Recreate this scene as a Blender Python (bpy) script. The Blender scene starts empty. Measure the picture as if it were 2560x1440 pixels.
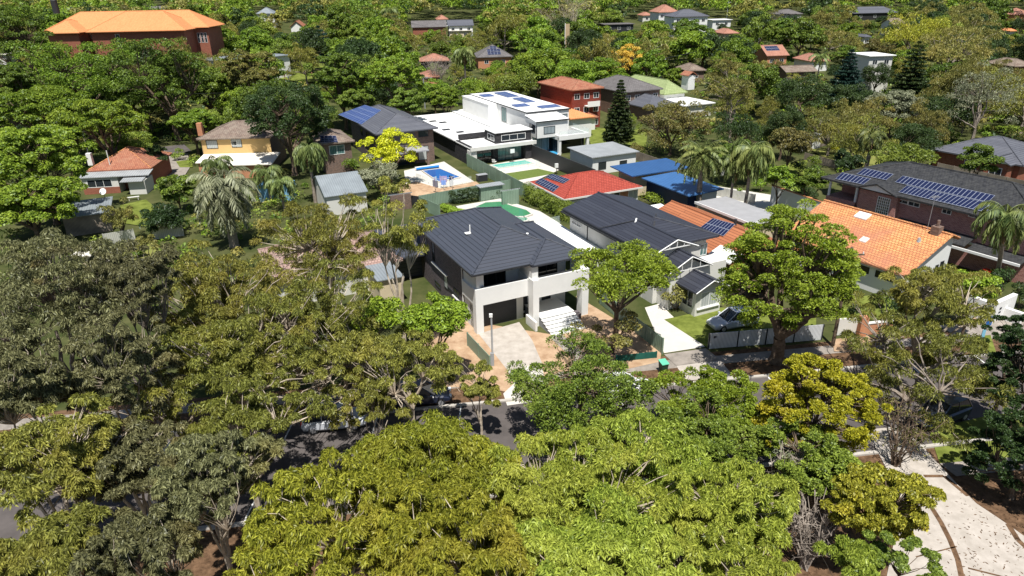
import bpy, math, random
import numpy as np
from mathutils import Vector, Matrix
C = bpy.context.scene.collection
R = math.radians
# ---------------------------------------------------------------- camera, sky, sun, exposure
F_PX, CAM_H, PITCH, ROLL = 1707.0, 28.6, R(24), R(-1.0)
cd = bpy.data.cameras.new('camera'); cam = bpy.data.objects.new('camera', cd); C.objects.link(cam)
cd.sensor_width = 36; cd.lens = 36*F_PX/2560; cd.clip_end = 6000; cd.clip_start = .5
cam.matrix_world = Matrix.Translation((0, 0, CAM_H)) @ Matrix.Rotation(R(90)-PITCH, 4, 'X') @ Matrix.Rotation(ROLL, 4, 'Z')
bpy.context.scene.camera = cam
SUN_AZ, SUN_EL = R(272), R(66)          # direction towards the sun, anticlockwise from +X
w = bpy.data.worlds.new('World'); bpy.context.scene.world = w; w.use_nodes = True
nt = w.node_tree; bg = nt.nodes['Background']; sk = nt.nodes.new('ShaderNodeTexSky')
sk.sky_type = 'NISHITA'; sk.sun_disc = False; sk.sun_elevation = SUN_EL; sk.sun_rotation = math.pi/2 - SUN_AZ
sk.air_density = 1.0; sk.dust_density = .6; sk.ozone_density = 1.0
nt.links.new(sk.outputs[0], bg.inputs[0]); bg.inputs[1].default_value = .06
sd = bpy.data.lights.new('sun', 'SUN'); sd.energy = 5.0; sd.angle = R(.5); sd.color = (1, .965, .9)
so = bpy.data.objects.new('sun', sd); C.objects.link(so)
sdir = Vector((math.cos(SUN_EL)*math.cos(SUN_AZ), math.cos(SUN_EL)*math.sin(SUN_AZ), math.sin(SUN_EL)))
so.rotation_euler = sdir.to_track_quat('Z', 'Y').to_euler(); so.location = (0, -60, 120)
vs = bpy.context.scene.view_settings
vs.view_transform = 'Standard'; vs.look = 'None'; vs.exposure = .5; vs.gamma = 1; vs.use_curve_mapping = False
cy = bpy.context.scene.cycles
cy.max_bounces = 5; cy.diffuse_bounces = 3; cy.glossy_bounces = 2; cy.transmission_bounces = 2; cy.transparent_max_bounces = 4

# ---------------------------------------------------------------- measuring helpers
TH = R(25.5)
def ray(px, py):
    dx = px-1280; dy = 720-py; c, s = math.cos(ROLL), math.sin(ROLL)
    a = (c*dx-s*dy)/F_PX; b = (s*dx+c*dy)/F_PX
    return Vector((a, math.cos(PITCH)+b*math.sin(PITCH), -math.sin(PITCH)+b*math.cos(PITCH)))
def terr(x, y):
    t = y-150
    return .055*(t if t > 12 else (0 if t < -12 else (t+12)**2/48))
def at(px, py, z=None):
    d = ray(px, py)
    if z is not None:
        t = (z-CAM_H)/d.z; return Vector((d.x*t, d.y*t, z))
    t = 12.
    while t < 3000:
        q = Vector((d.x*t, d.y*t, CAM_H+d.z*t))
        if q.z < terr(q.x, q.y): q.z = terr(q.x, q.y); return q
        t *= 1.002
    return q
def at_y(px, py, Y):
    d = ray(px, py); t = Y/d.y; return Vector((d.x*t, Y, CAM_H+d.z*t))
def depth(p):
    return p.y*math.cos(PITCH)-(p.z-CAM_H)*math.sin(PITCH)
def proj(p):
    r = (p[0], p[1], p[2]-CAM_H); fw = r[1]*math.cos(PITCH)-r[2]*math.sin(PITCH); up = r[1]*math.sin(PITCH)+r[2]*math.cos(PITCH)
    a, b = F_PX*r[0]/fw, F_PX*up/fw; c, s = math.cos(ROLL), math.sin(ROLL)
    return 1280+c*a+s*b, 720-(-s*a+c*b)
def hit(px, py, ax, val, th=TH):
    d = ray(px, py); c, s = math.cos(th), math.sin(th)
    D = (d.x*c+d.y*s, -d.x*s+d.y*c, d.z); O = (0, 0, CAM_H); i = 'uvz'.index(ax); t = (val-O[i])/D[i]
    return Vector((D[0]*t, D[1]*t, CAM_H+D[2]*t))
def uvw(u, v, z=0, th=TH):
    return Vector((u*math.cos(th)-v*math.sin(th), u*math.sin(th)+v*math.cos(th), z))
def hitplane(px, py, P0, n, th=TH):
    d = ray(px, py); c, s = math.cos(th), math.sin(th)
    D = Vector((d.x*c+d.y*s, -d.x*s+d.y*c, d.z)); O = Vector((0, 0, CAM_H))
    return O + D*((P0-O).dot(n)/D.dot(n))

# ---------------------------------------------------------------- materials
MATS = {}
def nodes(name):
    m = bpy.data.materials.new(name); m.use_nodes = True; t = m.node_tree
    return m, t, t.nodes['Principled BSDF']
def col(c): return (c[0], c[1], c[2], 1)
def add(t, k, **kw):
    n = t.nodes.new(k)
    for a, b in kw.items(): setattr(n, a, b)
    return n
def plain(name, c, rough=.8, var=.18, scale=1.5, spec=.3, metal=0, bump=0, c2=None, detail=4, coord='Object'):
    if name in MATS: return MATS[name]
    m, t, b = nodes(name); L = t.links.new
    tc = add(t, 'ShaderNodeTexCoord'); no = add(t, 'ShaderNodeTexNoise'); no.inputs['Scale'].default_value = scale; no.inputs['Detail'].default_value = detail
    no.inputs['Roughness'].default_value = .65
    if coord == 'World': g = add(t, 'ShaderNodeNewGeometry'); L(g.outputs['Position'], no.inputs['Vector'])
    else: L(tc.outputs[coord], no.inputs['Vector'])
    rp = add(t, 'ShaderNodeValToRGB'); rp.color_ramp.elements[0].position = .3; rp.color_ramp.elements[1].position = .7
    a = tuple(x*(1-var) for x in c); d = c2 if c2 else tuple(min(1, x*(1+var)) for x in c)
    rp.color_ramp.elements[0].color = col(a); rp.color_ramp.elements[1].color = col(d)
    L(no.outputs[0], rp.inputs[0]); L(rp.outputs[0], b.inputs['Base Color'])
    b.inputs['Roughness'].default_value = rough; b.inputs['Specular IOR Level'].default_value = spec; b.inputs['Metallic'].default_value = metal
    if bump:
        bp = add(t, 'ShaderNodeBump'); bp.inputs['Strength'].default_value = bump; bp.inputs['Distance'].default_value = .05
        L(no.outputs[0], bp.inputs['Height']); L(bp.outputs[0], b.inputs['Normal'])
    MATS[name] = m; return m
def bricky(name, c1, c2, mortar, bw, bh, ms=.01, rough=.85, off=.5, bump=.35, dist=.02, stain=.25, spec=.25, stainscale=.35, stainc=None):
    if name in MATS: return MATS[name]
    m, t, b = nodes(name); L = t.links.new
    uv = add(t, 'ShaderNodeUVMap'); br = add(t, 'ShaderNodeTexBrick'); L(uv.outputs[0], br.inputs['Vector'])
    br.offset = off; br.inputs['Scale'].default_value = 1; br.inputs['Brick Width'].default_value = bw; br.inputs['Row Height'].default_value = bh
    br.inputs['Mortar Size'].default_value = ms; br.inputs['Mortar Smooth'].default_value = .2
    br.inputs['Color1'].default_value = col(c1); br.inputs['Color2'].default_value = col(c2); br.inputs['Mortar'].default_value = col(mortar)
    tc = add(t, 'ShaderNodeTexCoord'); no = add(t, 'ShaderNodeTexNoise'); no.inputs['Scale'].default_value = stainscale; no.inputs['Detail'].default_value = 7; no.inputs['Roughness'].default_value = .7
    L(tc.outputs['Object'], no.inputs['Vector'])
    mx = add(t, 'ShaderNodeMixRGB', blend_type='MULTIPLY' if stainc is None else 'MIX')
    mr = add(t, 'ShaderNodeMapRange'); mr.inputs[1].default_value = .38; mr.inputs[2].default_value = .68; mr.inputs[3].default_value = 0; mr.inputs[4].default_value = stain
    L(no.outputs[0], mr.inputs[0]); L(mr.outputs[0], mx.inputs[0]); L(br.outputs['Color'], mx.inputs[1])
    mx.inputs[2].default_value = (.35, .33, .3, 1) if stainc is None else col(stainc)
    L(mx.outputs[0], b.inputs['Base Color']); b.inputs['Roughness'].default_value = rough; b.inputs['Specular IOR Level'].default_value = spec
    if bump:
        bp = add(t, 'ShaderNodeBump', invert=True); bp.inputs['Strength'].default_value = bump; bp.inputs['Distance'].default_value = dist
        L(br.outputs['Fac'], bp.inputs['Height']); L(bp.outputs[0], b.inputs['Normal'])
    MATS[name] = m; return m
def tiles(name, c, c2, dark, row=.36, width=.33, **k):
    k.setdefault('ms', .028); return bricky(name, c, c2, dark, width, row, **k)
def ribbed(name, c, pitch=.2, rough=.45, metal=0, dark=.72, vertical=False, spec=.4, var=.12):
    if name in MATS: return MATS[name]
    m, t, b = nodes(name); L = t.links.new
    uv = add(t, 'ShaderNodeUVMap'); wv = add(t, 'ShaderNodeTexWave', bands_direction='X'); L(uv.outputs[0], wv.inputs['Vector'])
    wv.inputs['Scale'].default_value = .314/pitch
    no = add(t, 'ShaderNodeTexNoise'); no.inputs['Scale'].default_value = .6; tc = add(t, 'ShaderNodeTexCoord'); L(tc.outputs['Object'], no.inputs['Vector'])
    no.inputs['Detail'].default_value = 6
    mp = add(t, 'ShaderNodeMapRange'); mp.inputs[1].default_value = .35; mp.inputs[2].default_value = .7; mp.inputs[3].default_value = 1-var; mp.inputs[4].default_value = 1+var; L(no.outputs[0], mp.inputs[0])
    rp = add(t, 'ShaderNodeValToRGB'); rp.color_ramp.elements[0].position = .1; rp.color_ramp.elements[1].position = .45
    rp.color_ramp.elements[0].color = col([x*dark for x in c]); rp.color_ramp.elements[1].color = col(c)
    L(wv.outputs['Fac'], rp.inputs[0])
    mu = add(t, 'ShaderNodeVectorMath', operation='MULTIPLY'); L(rp.outputs[0], mu.inputs[0]); L(mp.outputs[0], mu.inputs[1])
    L(mu.outputs[0], b.inputs['Base Color'])
    b.inputs['Roughness'].default_value = rough; b.inputs['Metallic'].default_value = metal; b.inputs['Specular IOR Level'].default_value = spec
    bp = add(t, 'ShaderNodeBump'); bp.inputs['Strength'].default_value = .4; bp.inputs['Distance'].default_value = .03
    L(wv.outputs['Fac'], bp.inputs['Height']); L(bp.outputs[0], b.inputs['Normal'])
    MATS[name] = m; return m
def glassy(name, c=(.02, .025, .03), rough=.06, c2=None):
    if name in MATS: return MATS[name]
    m, t, b = nodes(name); L = t.links.new
    uv = add(t, 'ShaderNodeUVMap'); no = add(t, 'ShaderNodeTexWave', bands_direction='X'); no.inputs['Scale'].default_value = 1.1; no.inputs['Distortion'].default_value = 1.5; L(uv.outputs[0], no.inputs['Vector'])
    rp = add(t, 'ShaderNodeValToRGB'); rp.color_ramp.elements[0].color = col(c); rp.color_ramp.elements[1].color = col(c2 or [x*1.5 for x in c])
    L(no.outputs['Fac'], rp.inputs[0]); L(rp.outputs[0], b.inputs['Base Color'])
    b.inputs['Roughness'].default_value = rough; b.inputs['Specular IOR Level'].default_value = .6
    MATS[name] = m; return m
def solar_mat(name, c=(.012, .016, .05), line=(.3, .33, .4), sheen=.12):
    if name in MATS: return MATS[name]
    m, t, b = nodes(name); L = t.links.new
    uv = add(t, 'ShaderNodeUVMap'); br = add(t, 'ShaderNodeTexBrick'); br.offset = 0; L(uv.outputs[0], br.inputs['Vector'])
    br.inputs['Scale'].default_value = 1; br.inputs['Brick Width'].default_value = 1.0; br.inputs['Row Height'].default_value = .5
    br.inputs['Mortar Size'].default_value = .028; br.inputs['Color1'].default_value = col(c); br.inputs['Color2'].default_value = col([x*1.4 for x in c]); br.inputs['Mortar'].default_value = col(line)
    L(br.outputs[0], b.inputs['Base Color']); b.inputs['Roughness'].default_value = sheen; b.inputs['Specular IOR Level'].default_value = .6
    MATS[name] = m; return m
def leafmat(name, ca, cb, cc=None, trans=.28, ns=.25, hue=.5):
    """leaf colours: ca, cb mixed leaf by leaf, cc an occasional patch of other foliage"""
    if name in MATS: return MATS[name]
    m, t, b = nodes(name); L = t.links.new; t.nodes.remove(b)
    g = add(t, 'ShaderNodeNewGeometry'); tc = add(t, 'ShaderNodeTexCoord')
    no = add(t, 'ShaderNodeTexNoise'); no.inputs['Scale'].default_value = ns; no.inputs['Detail'].default_value = 3; L(tc.outputs['Object'], no.inputs['Vector'])
    mx = add(t, 'ShaderNodeMixRGB'); mx.inputs[1].default_value = col(ca); mx.inputs[2].default_value = col(cb); L(g.outputs['Random Per Island'], mx.inputs[0])
    m2 = add(t, 'ShaderNodeMixRGB'); m2.inputs[2].default_value = col(cc or cb); L(mx.outputs[0], m2.inputs[1])
    mr = add(t, 'ShaderNodeMapRange'); mr.inputs[1].default_value = .5; mr.inputs[2].default_value = .64; mr.inputs[4].default_value = hue; L(no.outputs[0], mr.inputs[0]); L(mr.outputs[0], m2.inputs[0])
    oi = add(t, 'ShaderNodeObjectInfo'); hs = add(t, 'ShaderNodeHueSaturation')
    h1 = add(t, 'ShaderNodeMapRange'); h1.inputs[3].default_value = .487; h1.inputs[4].default_value = .508; L(oi.outputs['Random'], h1.inputs[0]); L(h1.outputs[0], hs.inputs['Hue'])
    ml = add(t, 'ShaderNodeMath', operation='MULTIPLY'); ml.inputs[1].default_value = 7.31; L(oi.outputs['Random'], ml.inputs[0])
    fr = add(t, 'ShaderNodeMath', operation='FRACT'); L(ml.outputs[0], fr.inputs[0])
    h2 = add(t, 'ShaderNodeMapRange'); h2.inputs[3].default_value = .82; h2.inputs[4].default_value = 1.22; L(fr.outputs[0], h2.inputs[0]); L(h2.outputs[0], hs.inputs['Value'])
    L(m2.outputs[0], hs.inputs['Color'])
    df = add(t, 'ShaderNodeBsdfDiffuse'); tr = add(t, 'ShaderNodeBsdfTranslucent'); gl = add(t, 'ShaderNodeBsdfGlossy'); gl.inputs['Roughness'].default_value = .45; gl.inputs['Color'].default_value = (.8, .85, .9, 1)
    L(hs.outputs[0], df.inputs[0]); L(hs.outputs[0], tr.inputs[0])
    a = add(t, 'ShaderNodeMixShader'); a.inputs[0].default_value = trans; L(df.outputs[0], a.inputs[1]); L(tr.outputs[0], a.inputs[2])
    c = add(t, 'ShaderNodeMixShader'); c.inputs[0].default_value = .018; L(a.outputs[0], c.inputs[1]); L(gl.outputs[0], c.inputs[2])
    L(c.outputs[0], t.nodes['Material Output'].inputs['Surface'])
    MATS[name] = m; return m

# ---------------------------------------------------------------- mesh builder
class MB:
    def __init__(s): s.v = []; s.f = []; s.u = []
    def poly(s, pts, uv=None):
        pts = [Vector(p) for p in pts]; b = len(s.v); s.v += pts; s.f.append(tuple(range(b, b+len(pts))))
        if uv is None:
            n = Vector((0, 0, 0))
            for i in range(len(pts)): n += (pts[i]-pts[0]).cross(pts[(i+1) % len(pts)]-pts[0])
            n = n.normalized() if n.length > 1e-9 else Vector((0, 0, 1))
            if abs(n.z) > .995: a = Vector((1, 0, 0))
            else: a = Vector((0, 0, 1)).cross(n).normalized()
            c = n.cross(a); uv = [(p.dot(a), p.dot(c)) for p in pts]
        s.u += uv; return s
    def prism(s, p2, z0, z1, uvs=None):
        n = len(p2); a = 0
        for i in range(n): a += p2[i][0]*p2[(i+1) % n][1]-p2[(i+1) % n][0]*p2[i][1]
        if a < 0: p2 = p2[::-1]
        s.poly([(x, y, z1) for x, y in p2]); s.poly([(x, y, z0) for x, y in p2[::-1]])
        for i in range(n):
            x, y = p2[i]; X, Y = p2[(i+1) % n]; s.poly([(x, y, z0), (X, Y, z0), (X, Y, z1), (x, y, z1)])
        return s
    def box(s, x0, x1, y0, y1, z0, z1): return s.prism([(x0, y0), (x1, y0), (x1, y1), (x0, y1)], z0, z1)
    def slab(s, pts, t):
        """sloping sheet: top polygon pts, thickness t straight down"""
        pts = [Vector(p) for p in pts]; lo = [p-Vector((0, 0, t)) for p in pts]; n = len(pts)
        s.poly(pts); s.poly(lo[::-1])
        for i in range(n): s.poly([lo[i], lo[(i+1) % n], pts[(i+1) % n], pts[i]])
        return s
    def tube(s, pts, r, n=6, cap=True):
        pts = [Vector(p) for p in pts]; rr = r if isinstance(r, (list, tuple)) else [r]*len(pts); rings = []
        for i, p in enumerate(pts):
            d = (pts[min(i+1, len(pts)-1)]-pts[max(i-1, 0)]).normalized()
            a = d.orthogonal().normalized() if abs(d.z) > .9 else d.cross(Vector((0, 0, 1))).normalized(); b = d.cross(a)
            rings.append([p+(a*math.cos(q)+b*math.sin(q))*rr[i] for q in [2*math.pi*k/n for k in range(n)]])
        for i in range(len(pts)-1):
            for k in range(n): s.poly([rings[i][k], rings[i+1][k], rings[i+1][(k+1) % n], rings[i][(k+1) % n]])
        if cap: s.poly(rings[0]); s.poly(rings[-1][::-1])
        return s
    def cyl(s, x, y, z0, z1, r, n=12, r2=None): return s.tube([(x, y, z0), (x, y, z1)], [r, r2 if r2 is not None else r], n)
    def beam(s, a, b, w, h):
        """horizontal-ish bar from a to b, width w, height h below the line"""
        a = Vector(a); b = Vector(b); d = (b-a); e = Vector((-d.y, d.x, 0)).normalized()*w/2
        return s.slab([a-e, b-e, b+e, a+e], h)
    def hip(s, x0, x1, y0, y1, z, k, t=.2, ends=(1, 1), caps=None):
        """hip roof over a rectangle, slope k, ridge along the longer side; ends 0 = gable, 1 = hip"""
        lx, ly = x1-x0, y1-y0; sw = lx > ly; h = min(lx, ly)/2
        def P(x, y, q): return Vector((x, y, q))
        if sw: A, B, Cc, D = P(x0, y0, z), P(x1, y0, z), P(x1, y1, z), P(x0, y1, z); r0 = P(x0+h*ends[0], y0+h, z+h*k); r1 = P(x1-h*ends[1], y0+h, z+h*k)
        else: A, B, Cc, D = P(x1, y0, z), P(x1, y1, z), P(x0, y1, z), P(x0, y0, z); r0 = P(x0+h, y0+h*ends[0], z+h*k); r1 = P(x0+h, y1-h*ends[1], z+h*k)
        s.poly([A, B, r1, r0]); s.poly([Cc, D, r0, r1]); s.poly([D, A, r0]); s.poly([B, Cc, r1])
        q = [A, B, Cc, D]; dn = Vector((0, 0, -t))
        for i in range(4): s.poly([q[i]+dn, q[(i+1) % 4]+dn, q[(i+1) % 4], q[i]])
        s.poly([q[3]+dn, q[2]+dn, q[1]+dn, q[0]+dn])
        if caps is not None:
            up = Vector((0, 0, .02)); L = [(r0, r1)]
            if ends[0]: L += [(A, r0), (D, r0)]
            if ends[1]: L += [(B, r1), (Cc, r1)]
            for a, b in L: caps.tube([a+up, b+up], .09, 6)
        return s
    def gable_sheets(s, x0, x1, y0, y1, z, k, ax='y', t=.16, caps=None):
        """open gable: two sheets; ridge along ax"""
        if ax == 'y': m = (x0+x1)/2; h = (x1-x0)/2*k; a, b = (m, y0, z+h), (m, y1, z+h); s.slab([(x0, y0, z), a, b, (x0, y1, z)][::-1], t); s.slab([a, (x1, y0, z), (x1, y1, z), b], t)
        else: m = (y0+y1)/2; h = (y1-y0)/2*k; a, b = (x0, m, z+h), (x1, m, z+h); s.slab([(x0, y0, z), (x1, y0, z), b, a], t); s.slab([a, b, (x1, y1, z), (x0, y1, z)], t)
        if caps is not None: caps.tube([Vector(a)+Vector((0, 0, .03)), Vector(b)+Vector((0, 0, .03))], .1, 6)
        return s
    def gable_wall(s, x0, x1, y0, y1, z, h, ax='y'):
        """triangular wall block filling a gable"""
        if ax == 'y':
            m = (x0+x1)/2; T = [(x0, z), (x1, z), (m, z+h)]
            s.poly([(a, y0, b) for a, b in T]); s.poly([(a, y1, b) for a, b in T[::-1]])
            for i in range(3): (a, b), (c, d) = T[i], T[(i+1) % 3]; s.poly([(a, y1, b), (c, y1, d), (c, y0, d), (a, y0, b)])
        else:
            m = (y0+y1)/2; T = [(y0, z), (y1, z), (m, z+h)]
            s.poly([(x1, a, b) for a, b in T]); s.poly([(x0, a, b) for a, b in T[::-1]])
            for i in range(3): (a, b), (c, d) = T[i], T[(i+1) % 3]; s.poly([(x0, a, b), (x0, c, d), (x1, c, d), (x1, a, b)])
        return s
    def mesh(s, name, off=Vector((0, 0, 0))):
        me = bpy.data.meshes.new(name); me.from_pydata([tuple(p-off) for p in s.v], [], s.f)
        uv = me.uv_layers.new(name='UVMap'); uv.data.foreach_set('uv', np.array(s.u, dtype=np.float32).ravel())
        me.update(); return me
def link(name, me, mat, parent=None):
    if mat is not None: me.materials.clear(); me.materials.append(mat)
    o = bpy.data.objects.new(name, me); C.objects.link(o)
    if parent is not None: o.parent = parent
    return o
def tag(o, label, cat, group=None, kind=None):
    o['label'] = label; o['category'] = cat
    if group: o['group'] = group
    if kind: o['kind'] = kind
    return o
class T:
    """a thing: an Empty at its base; coordinates given to parts are in the frame turned by th about the world origin"""
    def __init__(s, name, label, cat, o, z=0., th=TH, group=None):
        s.o = Vector((o[0], o[1], z)); s.th = th; e = bpy.data.objects.new(name, None); e.empty_display_size = .3; C.objects.link(e)
        e.location = uvw(o[0], o[1], z, th); e.rotation_euler = (0, 0, th); tag(e, label, cat, group); s.e = e
    def part(s, name, mb, mat, parent=None, label=None, origin=None):
        ob = link(name, mb.mesh(name, s.o), mat, parent or s.e)
        if label: ob['label'] = label
        return ob
    def hit(s, px, py, ax, val): return hit(px, py, ax, val, s.th)
def thing1(name, mb, mat, label, cat, group=None, kind=None, base=None):
    """a thing that is one mesh; world coordinates, origin at its base"""
    if base is None:
        a = sum((p for p in mb.v), Vector())/len(mb.v); base = Vector((a.x, a.y, min(p.z for p in mb.v)))
    o = link(name, mb.mesh(name, base), mat); o.location = base; tag(o, label, cat, group, kind); return o
def struct(name, mb, mat, label=None):
    o = link(name, mb.mesh(name), mat); o['kind'] = 'structure'
    return o
def fp(face, pl, a, z, out):
    return {'F': (a, pl-out, z), 'B': (a, pl+out, z), 'L': (pl-out, a, z), 'R': (pl+out, a, z)}[face]
def fbox(mb, face, pl, a0, a1, z0, z1, o0, o1):
    p = fp(face, pl, a0, z0, o0); q = fp(face, pl, a1, z1, o1)
    x0, x1 = sorted((p[0], q[0])); y0, y1 = sorted((p[1], q[1])); mb.box(x0, x1, y0, y1, z0, z1)
def win(h, face, pl, a0, a1, z0, z1, nx=2, fr=None, gl=None, name='window', fw=.07, sill=True, ny=1, label=None):
    if a1 < a0: a0, a1 = a1, a0
    if z1 < z0: z0, z1 = z1, z0
    fr = fr or M['white_trim']; gl = gl or M['glass']; mb = MB()
    fbox(mb, face, pl, a0-fw, a1+fw, z1, z1+fw, -.05, .05); fbox(mb, face, pl, a0-fw, a1+fw, z0-fw, z0, -.05, .05)
    fbox(mb, face, pl, a0-fw, a0, z0, z1, -.05, .05); fbox(mb, face, pl, a1, a1+fw, z0, z1, -.05, .05)
    for i in range(1, nx): x = a0+(a1-a0)*i/nx; fbox(mb, face, pl, x-fw*.4, x+fw*.4, z0, z1, -.05, .04)
    for i in range(1, ny): z = z0+(z1-z0)*i/ny; fbox(mb, face, pl, a0, a1, z-.02, z+.02, -.05, .03)
    w_ = h.part(name, mb, fr, label=label); g = MB(); fbox(g, face, pl, a0, a1, z0, z1, -.04, .012); h.part('pane', g, gl, w_)
    return w_
def winpx(h, face, pl, x0, y0, x1, y1, **k):
    ax = 'v' if face in 'FB' else 'u'; p = h.hit(x0, y0, ax, pl); q = h.hit(x1, y1, ax, pl); i = 0 if face in 'FB' else 1
    return win(h, face, pl, p[i], q[i], q.z, p.z, **k)
def panels(h, P0, n, c4, nx, ny, mat=None, lift=.06, skip=()):
    """solar panels on a roof plane; c4 = pixels of the four corners, first row edge first"""
    n = Vector(n).normalized(); P0 = Vector(P0)
    if n.z < 0: n = -n
    A, B, Cc, D = [hitplane(x, y, P0+n*lift*2, n, h.th) for x, y in c4]
    panels3(h, n, (A, B, Cc, D), nx, ny, mat, skip)
def panels3(h, n, q, nx, ny, mat=None, skip=(), lift=.0):
    A, B, Cc, D = [Vector(x)+Vector(n)*lift for x in q]; n = Vector(n).normalized()
    if (B-A).cross(D-A).dot(n) < 0: A, B, Cc, D = B, A, D, Cc
    for j in range(ny):
        for i in range(nx):
            if (i, j) in skip: continue
            def S(a, b): return (A*(1-a)+B*a)*(1-b)+(D*(1-a)+Cc*a)*b
            g = .012; q4 = [S((i+g)/nx, (j+g)/ny), S((i+1-g)/nx, (j+g)/ny), S((i+1-g)/nx, (j+1-g)/ny), S((i+g)/nx, (j+1-g)/ny)]
            mb = MB(); mb.poly(q4, [(0, 0), (1, 0), (1, 1), (0, 1)])
            lo = [p-n*.05 for p in q4]
            for k in range(4): mb.poly([lo[k], lo[(k+1) % 4], q4[(k+1) % 4], q4[k]], [(0, 0)]*4)
            h.part('solar_panel', mb, mat or M['solar'])
M = {}
# ---------------------------------------------------------------- foliage
def np_mesh(name, V, nper=4):
    """V: (N, nper, 3) faces"""
    N = V.shape[0]; me = bpy.data.meshes.new(name)
    me.vertices.add(N*nper); me.vertices.foreach_set('co', V.astype(np.float32).ravel())
    me.loops.add(N*nper); me.loops.foreach_set('vertex_index', np.arange(N*nper, dtype=np.int32))
    me.polygons.add(N); me.polygons.foreach_set('loop_start', np.arange(0, N*nper, nper, dtype=np.int32))
    me.update(calc_edges=True); return me
def unit(a): return a/np.maximum(np.linalg.norm(a, axis=-1, keepdims=True), 1e-9)
def clumps(g, R3, n, low=-.35, inner=.3, lobes=.22):
    """clump centres through an ellipsoidal crown: most near the skin, an uneven outline"""
    d = unit(g.normal(size=(n*4, 3))); d = d[d[:, 2] > low][:n]
    ph = g.uniform(0, 6.28, (5, 1)); kk = g.normal(size=(5, 3))*2.2
    f = 1+lobes*np.sin(kk@d.T+ph).sum(0)/2.2
    q = np.where(g.random(len(d)) < inner, g.uniform(.3, .7, len(d)), g.uniform(.74, .98, len(d)))
    return d*(f*q)[:, None]*np.array(R3), d
def leaves(g, c, cr, n, L, Wd, style, flat=.7, up=.35, k=1.0):
    """n leaves on each clump centre c (radius cr)"""
    m = len(c); d = unit(g.normal(size=(m*n, 3))); low = d[:, 2] < -.25; d[low, 2] *= -1
    cc = np.repeat(c, n, 0); rr = np.repeat(cr, n)
    rad = g.uniform(.45, 1.0, m*n)**.6
    p = cc+d*(rr*rad)[:, None]*np.array([1, 1, flat])
    s = g.uniform(.65, 1.3, m*n)[:, None]
    if style == 'droop':
        a = unit(d*np.array([.7, .7, .1])+np.array([0, 0, -.62])+g.normal(size=(m*n, 3))*.5); p[:, 2] -= g.uniform(0, .35, m*n)*rr
        b = unit(np.cross(a, g.normal(size=(m*n, 3))))
    elif style == 'whorl':
        a = unit(d*.9+np.array([0, 0, .15])+g.normal(size=(m*n, 3))*.45); b = unit(np.cross(a, unit(d*.5+np.array([0, 0, .8])+g.normal(size=(m*n, 3))*.4)))
    else:
        nn = unit(d*.75+np.array([0, 0, up])+g.normal(size=(m*n, 3))*.5); a = unit(np.cross(nn, g.normal(size=(m*n, 3)))); b = np.cross(nn, a)
    a = a*L*s/2; b = b*Wd*s/2
    bend = np.array([0, 0, -1])*(L*s*.12)
    return np.stack([p-a, p+b-a*.1, p+a+bend, p-b-a*.1], 1)
def tube_np(paths, n=6):
    out = []
    for pts, rr in paths:
        P = np.array(pts, float); rr = np.array(rr, float); m = len(P)
        d = unit(np.gradient(P, axis=0)); ref = np.where(np.abs(d[:, 2:3]) > .9, np.array([[1., 0, 0]]), np.array([[0, 0, 1.]]))
        a = unit(np.cross(d, ref)); b = np.cross(d, a); t = np.linspace(0, 2*math.pi, n, endpoint=False)
        ring = P[:, None]+(a[:, None]*np.cos(t)[None, :, None]+b[:, None]*np.sin(t)[None, :, None])*rr[:, None, None]
        for i in range(m-1):
            for k in range(n):
                out.append([ring[i, k], ring[i, (k+1) % n], ring[i+1, (k+1) % n], ring[i+1, k]])
    return np.array(out)
def wiggle(g, a, b, r0, r1, n=6, w=.06, sag=0.):
    a = np.array(a, float); b = np.array(b, float); t = np.linspace(0, 1, n)[:, None]; L = np.linalg.norm(b-a)
    P = a*(1-t)+b*t+np.cumsum(g.normal(size=(n, 3)), 0)*w*L/n*t*(1-t)*4; P[:, 2] += (sag*L*t*(1-t)*4)[:, 0]
    return P, r0*(1-t[:, 0])+r1*t[:, 0]
def skeleton(g, cen, cl, base, r, fork=.35, lean=None, n=6, limb=.5):
    """trunk from base to below the crown centre, limbs out to the clumps"""
    base = np.array(base, float); cen = np.array(cen, float); top = cen.copy(); H = cen[2]-base[2]
    fk = base+(cen-base)*fork; paths = [wiggle(g, base, fk, r*1.0, r*.8, 5, .08)]
    paths[0][1][0] *= 1.35
    k = max(3, min(7, len(cl)//6)); order = g.permutation(len(cl)); mains = []
    for i in order[:k]:
        e = fk+(cl[i]-fk)*.62; P, q = wiggle(g, fk, e, r*.62, r*.3, 6, .16, .05); paths.append((P, q)); mains.append(P)
    M_ = np.concatenate(mains)
    for i in order:
        d = np.linalg.norm(M_-cl[i], axis=1)+(M_[:, 2] > cl[i][2])*1.5; j = int(np.argmin(d)); paths.append(wiggle(g, M_[j], cl[i], r*.2*limb*2, r*.05, 5, .16, .03))
    return tube_np(paths, n)
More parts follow.
